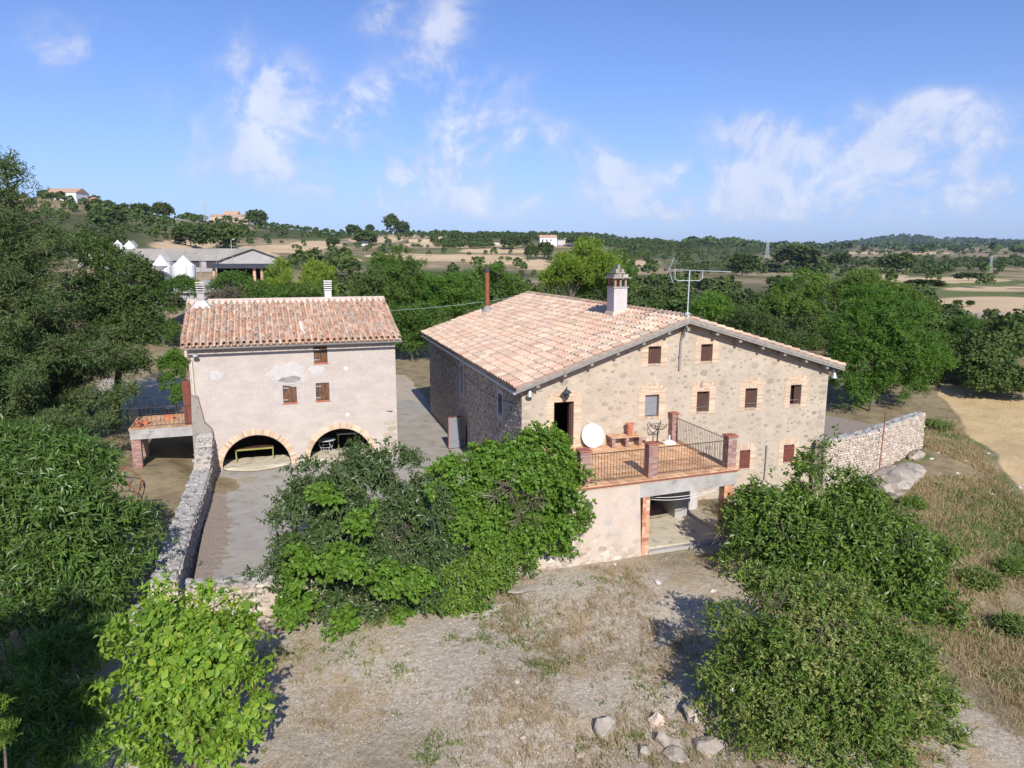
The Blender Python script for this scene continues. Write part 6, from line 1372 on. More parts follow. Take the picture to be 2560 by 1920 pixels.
for nm_, lab, cat, Y, mt, bl in MID:
    lob = []
    for (x, y, rx, ry) in bl:
        lob.append(PL(x, y, Y + rg.uniform(-1, 1), rx, ry))
        for q in range(3): a = rg.uniform(0, 6.28); lob.append(PL(x + rx*.6*math.cos(a), y - ry*.5*abs(math.sin(a)), Y - 1 + rg.uniform(-1, 1), rx*.45, ry*.45))
    tot_ = sum(rx*ry for _, _, rx, ry in bl); g = ground_at(bl[0][0], bl[0][1], Y)
    lf_ = .17 if Y < 60 else .21
    if mt == 'dead_twig': sp = dict(ntw=500, per=4, Lf=.5, Wf=.03, droop=.1, up=.5, tw=1.0, inner=.2)
    elif 'conifer' in nm_: sp = dict(ntw=int(tot_*.32), per=7, Lf=lf_*1.2, Wf=lf_*.35, droop=.0, up=1.1, tw=2.2, inner=.45, lump=.25, spread=.4)
    else: sp = dict(ntw=int(tot_*.28*(60/Y)**0 *(.21/lf_)**1.5), per=7, Lf=lf_, Wf=lf_*.45, droop=.25, up=.3, tw=2.4, inner=.6, lump=.2)
    sp['ntw'] = min(int(sp['ntw']*1.45), 11000)
    plant(nm_, lab, cat, g, lob, rg, sp, mt, r0=.16)
# ------------------------------------------------------------------ scattered oaks and pines on the hills
rg = np.random.default_rng(61)
def blobtree(rg, n, seed_lobes=5, flat=.8):
    lob = [(0, 0, .55, .38, .38, .36)]
    for k in range(seed_lobes):
        a = rg.uniform(0, 6.28); lob.append((.26*math.cos(a), .26*math.sin(a), rg.uniform(.4, .72), .26, .26, .22*flat))
    return crown(rg, lob, n, 3, .13, .11, droop=.1, up=.3, tw=1.0, inner=.6, lump=.15)
OAK = [leaf_mesh('crown', blobtree(rg, 520), 'far_leaf') for _ in range(5)]
tk = PB(); tk.tube([(0, 0, -.08), (.02, 0, .25), (0, 0, .5)], [.035, .028, .012], 6); TRK = mesh_np('trunk', tk.v, tk.f, 'bark')
def oak(px, py, Y, hpx, name, label, group=None, wide=1.0):
    x, y, z = ground_at(px, py, Y); h = hpx*Y/F
    t = thing(name, label, 'tree', (x, y, z), rg.uniform(0, 6.28), group)
    c = bpy.data.objects.new('crown', OAK[rg.integers(5)]); col.objects.link(c); c.parent = t; c.scale = (h*wide, h*wide, h)
    c2 = bpy.data.objects.new('trunk', TRK); col.objects.link(c2); c2.parent = t; c2.scale = (h, h, h)
def dist_of(px, py, lo=75, hi=1500):
    """distance at which the ground is seen at this pixel"""
    rs = np.exp(np.linspace(math.log(lo), math.log(hi), 300)); d = ray(px, py); hx = d[0]/math.hypot(d[0], d[1]); hy = d[1]/math.hypot(d[0], d[1])
    z = T(rs*hx, rs*hy); zr = CAM_Z + rs*d[2]/math.hypot(d[0], d[1]); i = np.where(z > zr)[0]
    return float((rs*hy)[i[0]]) if len(i) else None
def on_hill(px, py, hpx, name, label, group=None, wide=1.0):
    Y = dist_of(px, py) or dist_of(px, py+10) or dist_of(px, py+22)
    if Y: oak(px, py, Y, hpx, name, label, group, wide)
NAMED = [(405, 535, 34, 1.1, 'round dark oak on the left skyline between the brick house and the first pylon'), (355, 545, 30, 1.3, 'low dark oak on the left skyline right of the brick house'), (285, 562, 32, 1.5, 'bushy oak below the brick house on the left hill'),
 (482, 533, 18, .9, 'small round tree alone on the skyline left of the tall pylon'), (478, 620, 52, 1.5, 'large round oak behind the long barn in the middle'), (565, 622, 56, 1.2, 'tall dark oak behind the right end of the long barn'),
 (640, 560, 40, 1.2, 'dark oak at the right of the stone farm on the skyline'), (980, 588, 46, .8, 'pair of tall pointed trees on the skyline above the outbuilding'), (1005, 590, 34, 1.0, 'rounded tree just right of the tall pointed pair'), (925, 588, 24, .8, 'small pointed cypress left of the pointed pair on the skyline'),
 (885, 580, 26, 1.3, 'round oak on the skyline left of the dark roofed house'), (915, 612, 34, 1.6, 'dark oak clump below the dark roofed house'), (832, 618, 22, 1.3, 'single small tree in the stubble left of centre'), (1275, 625, 36, 1.1, 'dark round tree left of the white farmhouse'), (1312, 620, 28, 1.1, 'dark round tree touching the white farmhouse at its left'),
 (1137, 610, 24, .8, 'slim tree in the middle of the terraced fields'), (1195, 608, 20, .9, 'small tree on the terraces right of the slim one'), (1328, 650, 36, .8, 'pale slender tree below the white farmhouse'), (1360, 650, 40, 1.0, 'pale rounded tree below the right end of the white farmhouse'), (1432, 618, 22, 1.2, 'dark shrub at the right end of the long white wall'),
 (1855, 690, 50, 1.2, 'tall dark tree standing up beyond the end of the antenna'), (1990, 680, 60, 1.6, 'large dark oak clump right of the tall pylon'), (2100, 670, 36, 1.4, 'rounded green tree in the strip right of the large oak clump'), (2240, 680, 44, 1.6, 'broad dark oak at the edge of the far wheat strip'),
 (2320, 780, 34, 1.1, 'small round oak beside the dry stone bank'), (2392, 768, 16, 1.2, 'left of two small shrubs in the wheat field at right'), (2425, 768, 15, 1.2, 'right of two small shrubs in the wheat field at right'), (2315, 722, 22, 3.2, 'long low dark thicket in the grass above the wheat field'), (2420, 702, 20, 2.6, 'low grey green thicket near the right edge')]
for x, y, h, wd, lab in NAMED: on_hill(x, y, h, 'hill_tree', lab, None, wd)
# the rest of the scattered growth: masses nobody could count. Zones: where the trees stand, and how much of that land they cover
ZONES = [(2270, 2560, 930, 1020, .7), (0, 330, 520, 620, .7), (200, 420, 560, 612, .4), (330, 620, 545, 600, .35), (560, 860, 572, 600, .55), (560, 700, 600, 618, .3), (610, 700, 625, 645, .6), (690, 900, 640, 672, .6), (860, 1120, 600, 645, .16), (850, 1350, 668, 700, .75), (700, 780, 600, 640, .25),
 (1000, 1400, 588, 600, .35), (1100, 1600, 580, 598, 1.3), (1400, 1640, 598, 622, 1.2), (1560, 1880, 610, 655, 1.3), (1450, 1700, 690, 740, .5), (1100, 1500, 605, 660, .15), (1500, 1760, 655, 690, .4), (1700, 2080, 650, 690, .7), (1880, 2100, 620, 640, .5), (1850, 2560, 618, 634, .4), (2050, 2560, 645, 672, .55), (2080, 2560, 592, 618, 2.2), (1850, 2560, 612, 640, .8), (2050, 2560, 660, 690, .3),
 (1480, 2080, 760, 900, 1.1), (1560, 2080, 715, 760, .55), (2080, 2330, 740, 900, .9), (2000, 2350, 680, 712, .25), (1600, 1720, 760, 900, 1.0), (2280, 2560, 705, 745, .14), (2280, 2560, 800, 830, .45), (2100, 2560, 850, 935, 1.1), (850, 1480, 730, 860, 1.0), (690, 900, 690, 760, .6), (0, 300, 620, 800, .7), (1300, 1560, 690, 740, .5)]
RS = np.exp(np.linspace(math.log(63), math.log(5600), 230))
def hits(px, py):
    D_ = np.array([ray(a_, b_) for a_, b_ in zip(px, py)]); hn = np.hypot(D_[:, 0], D_[:, 1]); out_r = np.full(len(px), np.nan)
    for i in range(0, len(px), 400):
        sl_ = slice(i, i+400); hx = D_[sl_, 0]/hn[sl_]; hy = D_[sl_, 1]/hn[sl_]; tn_ = D_[sl_, 2]/hn[sl_]
        gx_ = RS[None, :]*hx[:, None]; gy_ = RS[None, :]*hy[:, None]; z = T(gx_.ravel(), gy_.ravel()).reshape(gx_.shape); ray_z = CAM_Z + RS[None, :]*tn_[:, None]
        ok = z > ray_z; f_ = ok.argmax(1); out_r[sl_] = np.where(ok.any(1), RS[f_], np.nan)
    return out_r, D_[:, 0]/hn, D_[:, 1]/hn
X = []; Yy = []; hgt = []
def add_trees(r_, hx, hy, H): X.extend(r_*hx); Yy.extend(r_*hy); hgt.extend(H)
def height_at(r_, n): return np.where(r_ < 200, rg.uniform(2.6, 5.0, n), np.where(r_ < 1500, rg.uniform(2.6, 6.2, n), rg.uniform(9, 17, n)))
for (x0, x1, y0, y1, cov) in ZONES:
    n = int((x1-x0)*(y1-y0)/55); px = rg.uniform(x0, x1, n); py = rg.uniform(y0, y1, n); r_, hx, hy = hits(px, py); H = height_at(np.nan_to_num(r_, nan=100), n)
    cl_ = _vn(np.nan_to_num(r_*hx), np.nan_to_num(r_*hy), .02, 12)*.6 + _vn(np.nan_to_num(r_*hx), np.nan_to_num(r_*hy), .06, 13)*.4
    cf = 1.0 if cov > .8 else np.clip((cl_-.3)*3.2, .15, 1.6)
    ap = .62*(H*F/r_)**2; ok = ~np.isnan(r_) & (rg.random(n) < 2.1*cov*cf*55/np.maximum(ap, 4))
    if x0 < 720 and y0 < 735: ok &= ~((px > 270) & (px < 730) & (py > 618) & (py < 742))
    ok &= ~((px > 1335) & (px < 1460) & (py > 590) & (py < 640))
    add_trees(r_[ok], hx[ok], hy[ok], H[ok])
# along the skyline
px = np.concatenate([rg.uniform(0, 2560, 1700), rg.uniform(1080, 1950, 1500)]); D_ = np.array([ray(a_, 620) for a_ in px]); hn = np.hypot(D_[:, 0], D_[:, 1]); hx, hy = D_[:, 0]/hn, D_[:, 1]/hn
z = T((RS[None, :]*hx[:, None]).ravel(), (RS[None, :]*hy[:, None]).ravel()).reshape(len(px), -1); el = (z - CAM_Z)/RS[None, :]; k_ = el.argmax(1); r_ = RS[k_]*np.where(px > 1080, rg.uniform(.72, 1.02, len(px)), rg.uniform(.93, 1.02, len(px)))
pr = np.interp(px, [0, 100, 230, 330, 560, 640, 900, 1080, 1130, 1900, 1960, 2080, 2120, 2560], [.1, .1, .35, .15, .12, .5, .35, .5, 1, .9, .3, .3, 1, .9]); ok = rg.random(len(px)) < pr
add_trees(r_[ok], hx[ok], hy[ok], height_at(r_, len(px))[ok]*1.05)
# the country goes on outside the picture
n = 1500; az = np.concatenate([rg.uniform(math.radians(36), math.radians(62), n//2), rg.uniform(math.radians(-62), math.radians(-36), n//2)]); r_ = np.exp(rg.uniform(math.log(90), math.log(1400), n)); add_trees(r_, np.sin(az), np.cos(az), height_at(r_, n))
X = np.array(X); Yy = np.array(Yy); hgt = np.array(hgt); rsel = np.hypot(X, Yy); Zz = T(X, Yy)
hgt *= np.clip(.75 + .5*_vn(X, Yy, .05, 15), .6, 1.25)
def mass(name, label, sel, quads, rg):
    n = int(sel.sum())
    if not n: return
    q = quads; P = np.stack([X[sel], Yy[sel], Zz[sel]], 1); h = hgt[sel]; N_ = n*q
    d = rg.normal(size=(N_, 3)); d /= np.linalg.norm(d, axis=1)[:, None]; d[:, 2] = np.where(d[:, 2] < -.45, -d[:, 2], d[:, 2])
    H = np.repeat(h, q)[:, None]; PP = np.repeat(P, q, 0); wd = np.repeat(rg.uniform(.38, .62, n), q)[:, None]
    ph = np.repeat(rg.uniform(0, 6.28, n), q); lump_ = 1 + .22*np.sin(4*d[:, 0] + ph)*np.sin(4*d[:, 1] + 2*ph) + .12*np.sin(8*d[:, 2] + ph)
    rad = (.72 + .28*rg.random(N_))*lump_
    C = PP + np.concatenate([d[:, :2]*wd, d[:, 2:]*.46], 1)*H*rad[:, None]; C[:, 2] += H[:, 0]*.48
    nm = d + rg.normal(size=(N_, 3))*.55; nm[:, 2] += .3; nm /= np.linalg.norm(nm, axis=1)[:, None]
    a = np.cross(nm, rg.normal(size=(N_, 3))); a /= np.linalg.norm(a, axis=1)[:, None]; b = np.cross(nm, a)
    s = H*(1.15/math.sqrt(q))*(.6 + .8*rg.random(N_))[:, None]
    V = np.stack([C - a*s - b*s*.5, C + a*s*.2 - b*s, C + a*s + b*s*.4, C - a*s*.3 + b*s], 1).reshape(-1, 3)
    i = np.arange(N_)*4; Fc = np.stack([i, i+1, i+2, i+3], 1)
    tn = (np.repeat(rg.random(n)*.6, q) + rg.random(N_)*.4)*.98
    tag(link(name, mesh_np(name, V, Fc, 'far_leaf', tn)), label, 'woodland', kind='stuff')
rs_ = rsel
mass('near_woodland', 'dense green woodland filling the valley behind the farmhouse', (rs_ >= 100) & (rs_ < 150), 520, rg)
mass('field_edge_woodland', 'dense trees at the far edge of the wheat field and behind the houses', rs_ < 100, 1500, rg)
mass('valley_woodland', 'mixed oak and pine wood across the valley behind the houses', (rs_ >= 150) & (rs_ < 320), 200, rg)
mass('hillside_woodland', 'scattered oak and pine growth on the hillsides and ridge', (rs_ >= 320) & (rs_ < 1500), 70, rg)
mass('distant_woodland', 'far wooded hill and tree belts at the right horizon', rs_ >= 1500, 20, rg)
print('mass trees', len(X), [(int(((rs_ >= a) & (rs_ < b)).sum())) for a, b in ((0, 150), (150, 320), (320, 1500), (1500, 9e9))])

# ------------------------------------------------------------------ farm buildings behind
def house_box(name, label, cat, px, py, Y, w_, d_, h_, roof_h, wallm, roofm, rot=0.0, wins=(), ridge='x', par=None):
    x, y, z = ground_at(px, py, Y); z = min(z, at(px, py, Y)[2] + .0)
    t = thing(name, label, cat, (x, y, z), rot)
    PB().box(-w_/2, w_/2, 0, d_, -3, h_).build('wall', wallm, t)
    r = PB()
    if ridge == 'x': r.extr([(-.4, h_), (d_/2, h_+roof_h), (d_+.4, h_), (d_/2, h_+.05)], 'x', -w_/2-.3, w_/2+.3); g = PB().extr([(0, h_), (d_, h_), (d_/2, h_+roof_h-.1)], 'x', -w_/2, w_/2)
    else: r.extr([(-w_/2-.4, h_-.1), (0, h_+roof_h), (w_/2+.4, h_-.1), (0, h_+roof_h-.35)], 'y', -.3, d_+.3); g = PB().extr([(-w_/2, h_), (w_/2, h_), (0, h_+roof_h-.3)], 'y', 0, d_)
    g.build('gable', wallm, t); r.build('roof', roofm, t)
    for (u, z0, ww, hh) in wins: PB().box(u-ww/2, u+ww/2, -.06, .02, z0, z0+hh).build('window', 'far_dark', t)
    return t
# long barn
bx = at(560, 672, 150); bz = 7.9; gw = 11.8
t = thing('long_barn', 'long low grey block barn with open bays behind the white silos', 'barn', (bx[0], bx[1], bz), .10)
p = PB(); p.box(0, gw, 0, .3, -2, 2.9); p.extr([(0, 2.9), (gw, 2.9), (gw/2+.2, 5.1)], 'y', 0, .3); p.build('gable_wall', 'barn_block', t)
BL = 34.0; ang = math.radians(90+33)   # the barn runs off to the left and back
def bl(u, s, z): return (u*1.0 - s*math.cos(.12), s*.30, z)
p = PB(); p.hexa([bl(0, 0.3, -2), bl(0, BL, -2), bl(gw, BL, -2), bl(gw, .3, -2), bl(0, .3, 1.45), bl(0, BL, 1.45), bl(gw, BL, 1.45), bl(gw, .3, 1.45)]); p.build('base_wall', 'barn_block', t)
p = PB(); p.hexa([bl(.5, .3, 1.46), bl(.5, BL, 1.46), bl(gw, BL, 1.46), bl(gw, .3, 1.46), bl(.5, .3, 2.9), bl(.5, BL, 2.9), bl(gw, BL, 2.9), bl(gw, .3, 2.9)]); p.build('inner_shade', 'far_dark', t)
for k in range(9):
    s0 = .3 + k*4.1; q = PB(); q.hexa([bl(-.02, s0, 1.46), bl(-.02, s0+.7, 1.46), bl(.45, s0+.7, 1.46), bl(.45, s0, 1.46), bl(-.02, s0, 2.85), bl(-.02, s0+.7, 2.85), bl(.45, s0+.7, 2.85), bl(.45, s0, 2.85)]); q.build('pillar', 'barn_block', t)
p = PB(); p.hexa([bl(-.8, -.3, 2.78), bl(-.8, BL, 2.78), bl(gw/2+.2, BL, 5.15), bl(gw/2+.2, -.3, 5.15), bl(-.8, -.3, 2.95), bl(-.8, BL, 2.95), bl(gw/2+.2, BL, 5.35), bl(gw/2+.2, -.3, 5.35)]); rf = p.build('roof', 'fibre_cement', t)
p = PB(); p.hexa([bl(gw/2+.21, -.3, 5.15), bl(gw/2+.21, BL, 5.15), bl(gw+.8, BL, 2.8), bl(gw+.8, -.3, 2.8), bl(gw/2+.21, -.3, 5.35), bl(gw/2+.21, BL, 5.35), bl(gw+.8, BL, 2.98), bl(gw+.8, -.3, 2.98)]); p.build('roof', 'fibre_cement', t)
p = PB(); p.tube([(-.8, -.34, 2.82), (gw/2+.2, -.34, 5.2), (gw+.8, -.34, 2.82)], .12, 4); p.build('roof_edge', 'far_dark', rf)
p = PB(); p.tube([(1.5, 1, 4), (1.5, 1, 7.2)], .05, 5); p.lathe([(.25, 0), (.3, .1), (.1, .25)], 8, (2.0, 1, 7.1)); p.build('lamp_post', 'galvanised', t)
def silo(x0, y0, x1, y1, Y, label, ladder):
    p = at((x0+x1)/2, y1, Y); k = Y/F; R = (x1-x0)/2*k; H = (y1-y0)*k
    t = thing('silo', label, 'silo', p, 0, 'white feed silos of the farm')
    PB().lathe([(R*.72, 0), (R, H*.16), (R, H*.62), (R*.12, H*.97), (R*.1, H)], 20).build('tank', 'white_paint', t)
    for k_ in range(4):
        a = k_*math.pi/2+.6; PB().tube([(R*1.04*math.cos(a), R*1.04*math.sin(a), -1.5), (R*1.04*math.cos(a), R*1.04*math.sin(a), H*.62)], .07, 4).build('leg', 'galvanised', t)
    if ladder:
        q = PB(); 
        for s in (-.25, .25): q.tube([(R*1.15, s, 0), (R*1.15, s, H*.6), (R*.3, s, H*.97)], .04, 4)
        for m_ in range(12): q.tube([(R*1.15, -.25, H*.05*m_), (R*1.15, .25, H*.05*m_)], .03, 3)
        for m_ in range(6): f = .62+.06*m_; xr = R*(1.15 - .14*m_); q.tube([(xr, -.3, H*f), (xr+.5, -.3, H*f+.35), (xr+.5, .3, H*f+.35), (xr, .3, H*f)], .035, 3)
        q.build('ladder', 'galvanised', t)
silo(383, 640, 430, 712, 112, 'white feed silo with grey base and ladder, left of the front pair before the barn', True)
silo(437, 641, 488, 703, 112, 'white feed silo, right one of the front pair before the barn', False)
silo(283, 602, 312, 640, 190, 'white feed silo behind the barn roof, left one of the rear pair', False)
silo(312, 603, 340, 640, 190, 'white feed silo behind the barn roof, right one of the rear pair', True)
t = thing('black_shelter', 'low open shelter with a black corrugated roof on brick posts in front of the barn', 'shelter', at(525, 705, 100), .12)
p = PB(); 
for k in range(30): p.hexa([(k*.3, -1.2, 1.9), (k*.3+.28, -1.2, 1.9), (k*.3+.28, 3, 2.45), (k*.3, 3, 2.45), (k*.3, -1.2, 1.96), (k*.3+.28, -1.2, 1.96), (k*.3+.28, 3, 2.51), (k*.3, 3, 2.51)])
p.build('corrugated_roof', 'far_dark', t)
for x in (.6, 6.0, 7.0): PB().box(x, x+.35, -.6, -.25, -1.5, 1.95).build('brick_post', 'orange_brick', t)
PB().box(.4, 8.6, 2.4, 2.6, -1, 2.3).build('back_wall', 'black_void', t)
c0 = at(395, 735, 88)
t = thing('concrete_roof', 'low flat concrete roofed shed below the silos', 'shed', c0, .18)
p = PB(); p.hexa([(-1.5, 0, .1), (7.6, 0, .1), (8.4, 9, 1.5), (-1, 9, .9), (-1.5, 0, .3), (7.6, 0, .3), (8.4, 9, 1.7), (-1, 9, 1.1)]); p.build('roof_slab', 'concrete', t); PB().box(-1, 7, .5, 8, -1.2, .09).build('shed_wall', 'barn_block', t)
t = thing('low_shed', 'small tan roofed shed left of the front silos', 'shed', at(340, 700, 105), .1)
PB().box(-2.5, 2.5, 0, 4, -2, 1.0).build('shed_wall', 'black_void', t); PB().hexa([(-3, -.4, .9), (3, -.4, .9), (3, 4.4, 1.9), (-3, 4.4, 1.9), (-3, -.4, 1.05), (3, -.4, 1.05), (3, 4.4, 2.05), (-3, 4.4, 2.05)]).build('roof', 'fibre_cement', t)
t = thing('track_fence', 'thin wire fence with tall posts between the silos and the barn', 'fence', at(295, 668, 140), 0)
for k in range(8): PB().tube([(k*3.2, 0, -1.5), (k*3.2, 0, 2.2)], .06, 5).build('post', 'pale_bark', t)
PB().tube([(0, 0, 2.1), (22.4, 0, 2.1)], .02, 3).tube([(0, 0, 1.4), (22.4, 0, 1.4)], .02, 3).build('wire', 'galvanised', t)
# houses on the skyline
def hill_house(px, py, w_px, h_px, Y, **k):
    pass
def hh(name, label, px, py, Y, wpx, hpx, rpx, wm, rm, rot=0.0, ridge='x', wins=(), cat='house', dep=9):
    Y = dist_of(px, py, 75, 2500) or Y; s = Y/F; house_box(name, label, cat, px, py, Y, wpx*s, dep, hpx*s, rpx*s, wm, rm, rot, [(u*s, z*s, a*s, b*s) for u, z, a, b in wins], ridge)
hh('hill_house', 'large white house with a tan roof on top of the left hill', 150, 500, 470, 80, 18, 12, 'far_white', 'far_roof', .0, 'x', [(-20, 5, 5, 6), (0, 5, 6, 7), (24, 6, 5, 5)], dep=14)
hh('hill_house', 'white gabled annex at the right of the large white hilltop house', 178, 503, 462, 30, 15, 8, 'far_white', 'far_roof', .0, 'y', [(4, 5, 4, 5)])
hh('hill_house', 'reddish brick building right of the white hilltop house', 212, 512, 465, 42, 14, 6, 'far_brick', 'far_brick', .1)
hh('stone_farm', 'long stone farm building with a raised tiled centre on the left skyline', 572, 553, 545, 92, 12, 5, 'far_stone', 'far_roof', .0, 'x', [(-30, 3, 5, 5), (-15, 3, 5, 5), (5, 3, 5, 5), (20, 3, 4, 4)])
hh('stone_farm', 'taller tiled block in the middle of the stone farm on the left skyline', 577, 552, 540, 34, 15, 9, 'far_stone', 'far_roof', .0, 'x', [(-6, 6, 3, 4), (6, 6, 3, 4)])
hh('dark_roofed_house', 'small house with a dark roof on the skyline left of centre', 905, 585, 600, 28, 5, 6, 'far_white', 'far_dark', 0)
hh('ruin', 'long low tan stone ruin on the skyline at the centre', 1050, 583, 700, 56, 8, 1, 'far_stone', 'far_stone', 0)
hh('ruin', 'short square tan stone ruin right of the long ruin', 1106, 585, 690, 20, 14, 2, 'far_stone', 'far_roof', 0)
hh('white_farmhouse', 'white two storey farmhouse on the terraces right of centre', 1371, 613, 420, 42, 18, 7, 'far_white', 'far_roof', .12, 'x', [(-14, 10, 4, 4), (-4, 10, 4, 4), (6, 10, 4, 4), (-14, 2, 4, 5), (4, 2, 4, 5)])
hh('long_white_wall', 'long low pale wall extending right of the white farmhouse', 1422, 614, 415, 56, 13, 1, 'patch_plaster', 'patch_plaster', .05, cat='wall', dep=1)
hh('small_shed', 'small tan and white shed left of the white farmhouse', 1250, 617, 430, 34, 7, 3, 'far_stone', 'far_white', 0, cat='shed')
hh('tiny_house', 'tiny white house at the foot of the pine ridge', 1478, 604, 600, 12, 7, 3, 'far_white', 'far_roof', 0)
hh('tiny_house', 'tiny white and red roofed house on top of the pine ridge', 1418, 566, 860, 14, 7, 4, 'far_white', 'far_brick', 0)
# pylons and poles
def pylon(px, y0, y1, label, kind='lattice'):
    Y = dist_of(px, y1) or 500; p = at(px, y1, Y); H = (y1-y0)*Y/F
    t = thing('pylon' if kind == 'lattice' else 'utility_pole', label, 'pylon' if kind == 'lattice' else 'pole', p)
    q = PB()
    if kind == 'lattice':
        w0, w1 = H*.075, H*.02
        for sx in (-1, 1):
            for sy in (-1, 1): q.tube([(sx*w0, sy*w0, 0), (sx*w1, sy*w1, H)], H*.006, 4)
        n = 9
        for k in range(n):
            a, b = k/n, (k+1)/n; wa, wb = w0+(w1-w0)*a, w0+(w1-w0)*b
            for sy in (-1, 1): q.tube([(-wa, sy*wa, H*a), (wb, sy*wb, H*b)], H*.004, 3); q.tube([(wa, sy*wa, H*a), (-wb, sy*wb, H*b)], H*.004, 3)
        q.build('mast', 'galvanised', t); c = PB()
        for f_, wd in ((.97, .13), (.86, .17), (.75, .13)): c.tube([(-H*wd, 0, H*f_), (H*wd, 0, H*f_)], H*.007, 4)
        c.build('crossarm', 'galvanised', t)
    else: q.tube([(0, 0, 0), (0, 0, H)], H*.022, 5); q.build('pole_shaft', 'pale_bark', t); PB().box(-H*.1, H*.1, -H*.02, H*.02, H*.9, H*.93).build('crossarm', 'far_dark', t)
pylon(516, 510, 570, 'lattice pylon standing on the left hillside between two oaks'); pylon(1917, 594, 650, 'lattice pylon standing right of centre over the pine belt'); pylon(2475, 640, 682, 'small lattice pylon among the trees near the right edge')
pylon(330, 508, 535, 'short concrete pole on the left skyline', 'pole'); pylon(913, 616, 642, 'concrete pole in the fields above the outbuilding', 'pole'); pylon(970, 604, 630, 'second concrete pole in the fields, right of the first above the outbuilding', 'pole'); pylon(2210, 644, 672, 'pole among trees right of the large bright tree', 'pole')
# dry stone bank and earth heap
t = rubble_wall('stone_bank', 'dark dry stone field bank at the far right above the trees', 'wall', [(at(2330, 790, 128)[0], at(2330, 790, 128)[1]), (at(2440, 800, 124)[0], at(2440, 800, 124)[1]), (at(2600, 805, 118)[0], at(2600, 805, 118)[1])], 1.0, at(2450, 790, 122)[2]+.6, at(2450, 800, 122)[2]-1.5, 'rubble', 'rubble', (.5, 1.3), (1,), 120, 9, tops=False)
# overhead wire
wv = PB(); a = np.array(at(850, 780, 50)); b = np.array(at(1330, 735, 52)); wv.tube([tuple(a + (b-a)*q + np.array([0, 0, -1.0*4*q*(1-q)*.3])) for q in np.linspace(0, 1, 15)], .009, 4)
tag(wv.build('overhead_wire', 'galvanised'), 'thin pale overhead wire sagging between the two houses behind the roofs', 'wire')

# ------------------------------------------------------------------ rocks, gravel, grasses in the yard and on the bank
def rock_mesh(rg, n=1, flat=.7):
    import bmesh
    bm = bmesh.new(); bmesh.ops.create_icosphere(bm, subdivisions=3, radius=1.0)
    cuts = [(rg.normal(size=3), rg.uniform(.5, .85)) for _ in range(9)]
    for v in bm.verts:
        p = np.array(v.co)
        for nrm_, dd in cuts:
            u_ = nrm_/np.linalg.norm(nrm_); k = p @ u_
            if k > dd: p = p - u_*(k-dd)
        p *= 1 + .16*(float(_vn(np.array([p[0]*1+9]), np.array([p[1]+p[2]*2.1]), 3.1, 4)[0])-.5) + .10*(float(_vn(np.array([p[0]+5]), np.array([p[1]*1.3-p[2]*2.7]), 7.3, 5)[0])-.5); v.co = Vector((p[0], p[1], p[2]*flat))
    me = bpy.data.meshes.new('rock'); bm.to_mesh(me); bm.free(); return me
rg = np.random.default_rng(71)
RK = [rock_mesh(rg, flat=f_) for f_ in (.6, .7, .5, .8, .65)]
def rock(px, py, z, s, label, mat='rock', k=None, rot=None, name='boulder', group=None):
    p = at(px, py, 10); d = ray(px, py); tt = (z - CAM_Z)/d[2]; p = np.array([0, 0, CAM_Z]) + d*tt
    me = RK[rg.integers(5) if k is None else k].copy(); me.name = 'rock'; me.materials.clear(); me.materials.append(M[mat])
    me.polygons.foreach_set('use_smooth', np.zeros(len(me.polygons), bool)); o = link(name, me); o.location = (p[0], p[1], Tz(p[0], p[1]) + s[2]*.15); o.scale = s; o.rotation_euler = (0, 0, rg.uniform(0, 6.28) if rot is None else rot)
    tag(o, label, 'rock', group)
rock(1512, 1862, -1.2, (.34, .3, .5), 'large grey boulder with a vertical face, left end of the row at the bottom edge')
rock(1640, 1840, -1.2, (.26, .2, .42), 'pink upright slab at the bottom edge left of the elder bush', 'rock_pink')
rock(1650, 1880, -1.2, (.24, .2, .34), 'pale leaning slab in front of the pink upright slab', 'rock')
rock(1610, 1905, -1.2, (.28, .22, .3), 'grey block below the pink slab at the bottom edge')
rock(1680, 1885, -1.2, (.3, .2, .3), 'grey stone right of the pale leaning slab')
rock(1730, 1820, -1.15, (.4, .34, .45), 'tan boulder half hidden under the left of the elder bush')
rock(1780, 1890, -1.2, (.5, .4, .4), 'broad boulder in the shade under the elder bush')
rock(1690, 1912, -1.2, (.34, .26, .22), 'brownish boulder at the bottom edge below the tan boulder')
rock(1425, 1895, -1.2, (.13, .1, .1), 'small grey stone on the ground left of the large grey boulder'); rock(1450, 1915, -1.2, (.14, .1, .09), 'small pink stone at the bottom edge left of the large grey boulder', 'rock_pink'); rock(1305, 1870, -1.1, (.12, .1, .08), 'lone pink stone in the dry grass near the bottom centre', 'rock_pink')
rock(1292, 1733, -.9, (.10, .09, .08), 'small orange pink stone in the middle of the yard', 'rock_pink'); rock(1275, 1755, -.9, (.08, .06, .05), 'tiny pink stone just below the orange pink stone', 'rock_pink')
rock(1643, 1470, -.3, (.2, .12, .08), 'pale flat stone in the grass right of the terrace wall', 'white_stone'); rock(1782, 1487, -.3, (.14, .12, .1), 'white stone at the edge of the tree shadow', 'white_stone'); rock(1537, 1412, -.05, (.12, .1, .1), 'white stone near the foot of the plastered terrace wall', 'white_stone')
rock(1215, 1541, -.7, (1.3, .45, .22), 'long flat pale rock shelf at the foot of the wall below the vine', 'rock', 0, .35); rock(1320, 1500, -.5, (.7, .3, .16), 'low flat rock right of the pale rock shelf', 'rock', 2, .3)
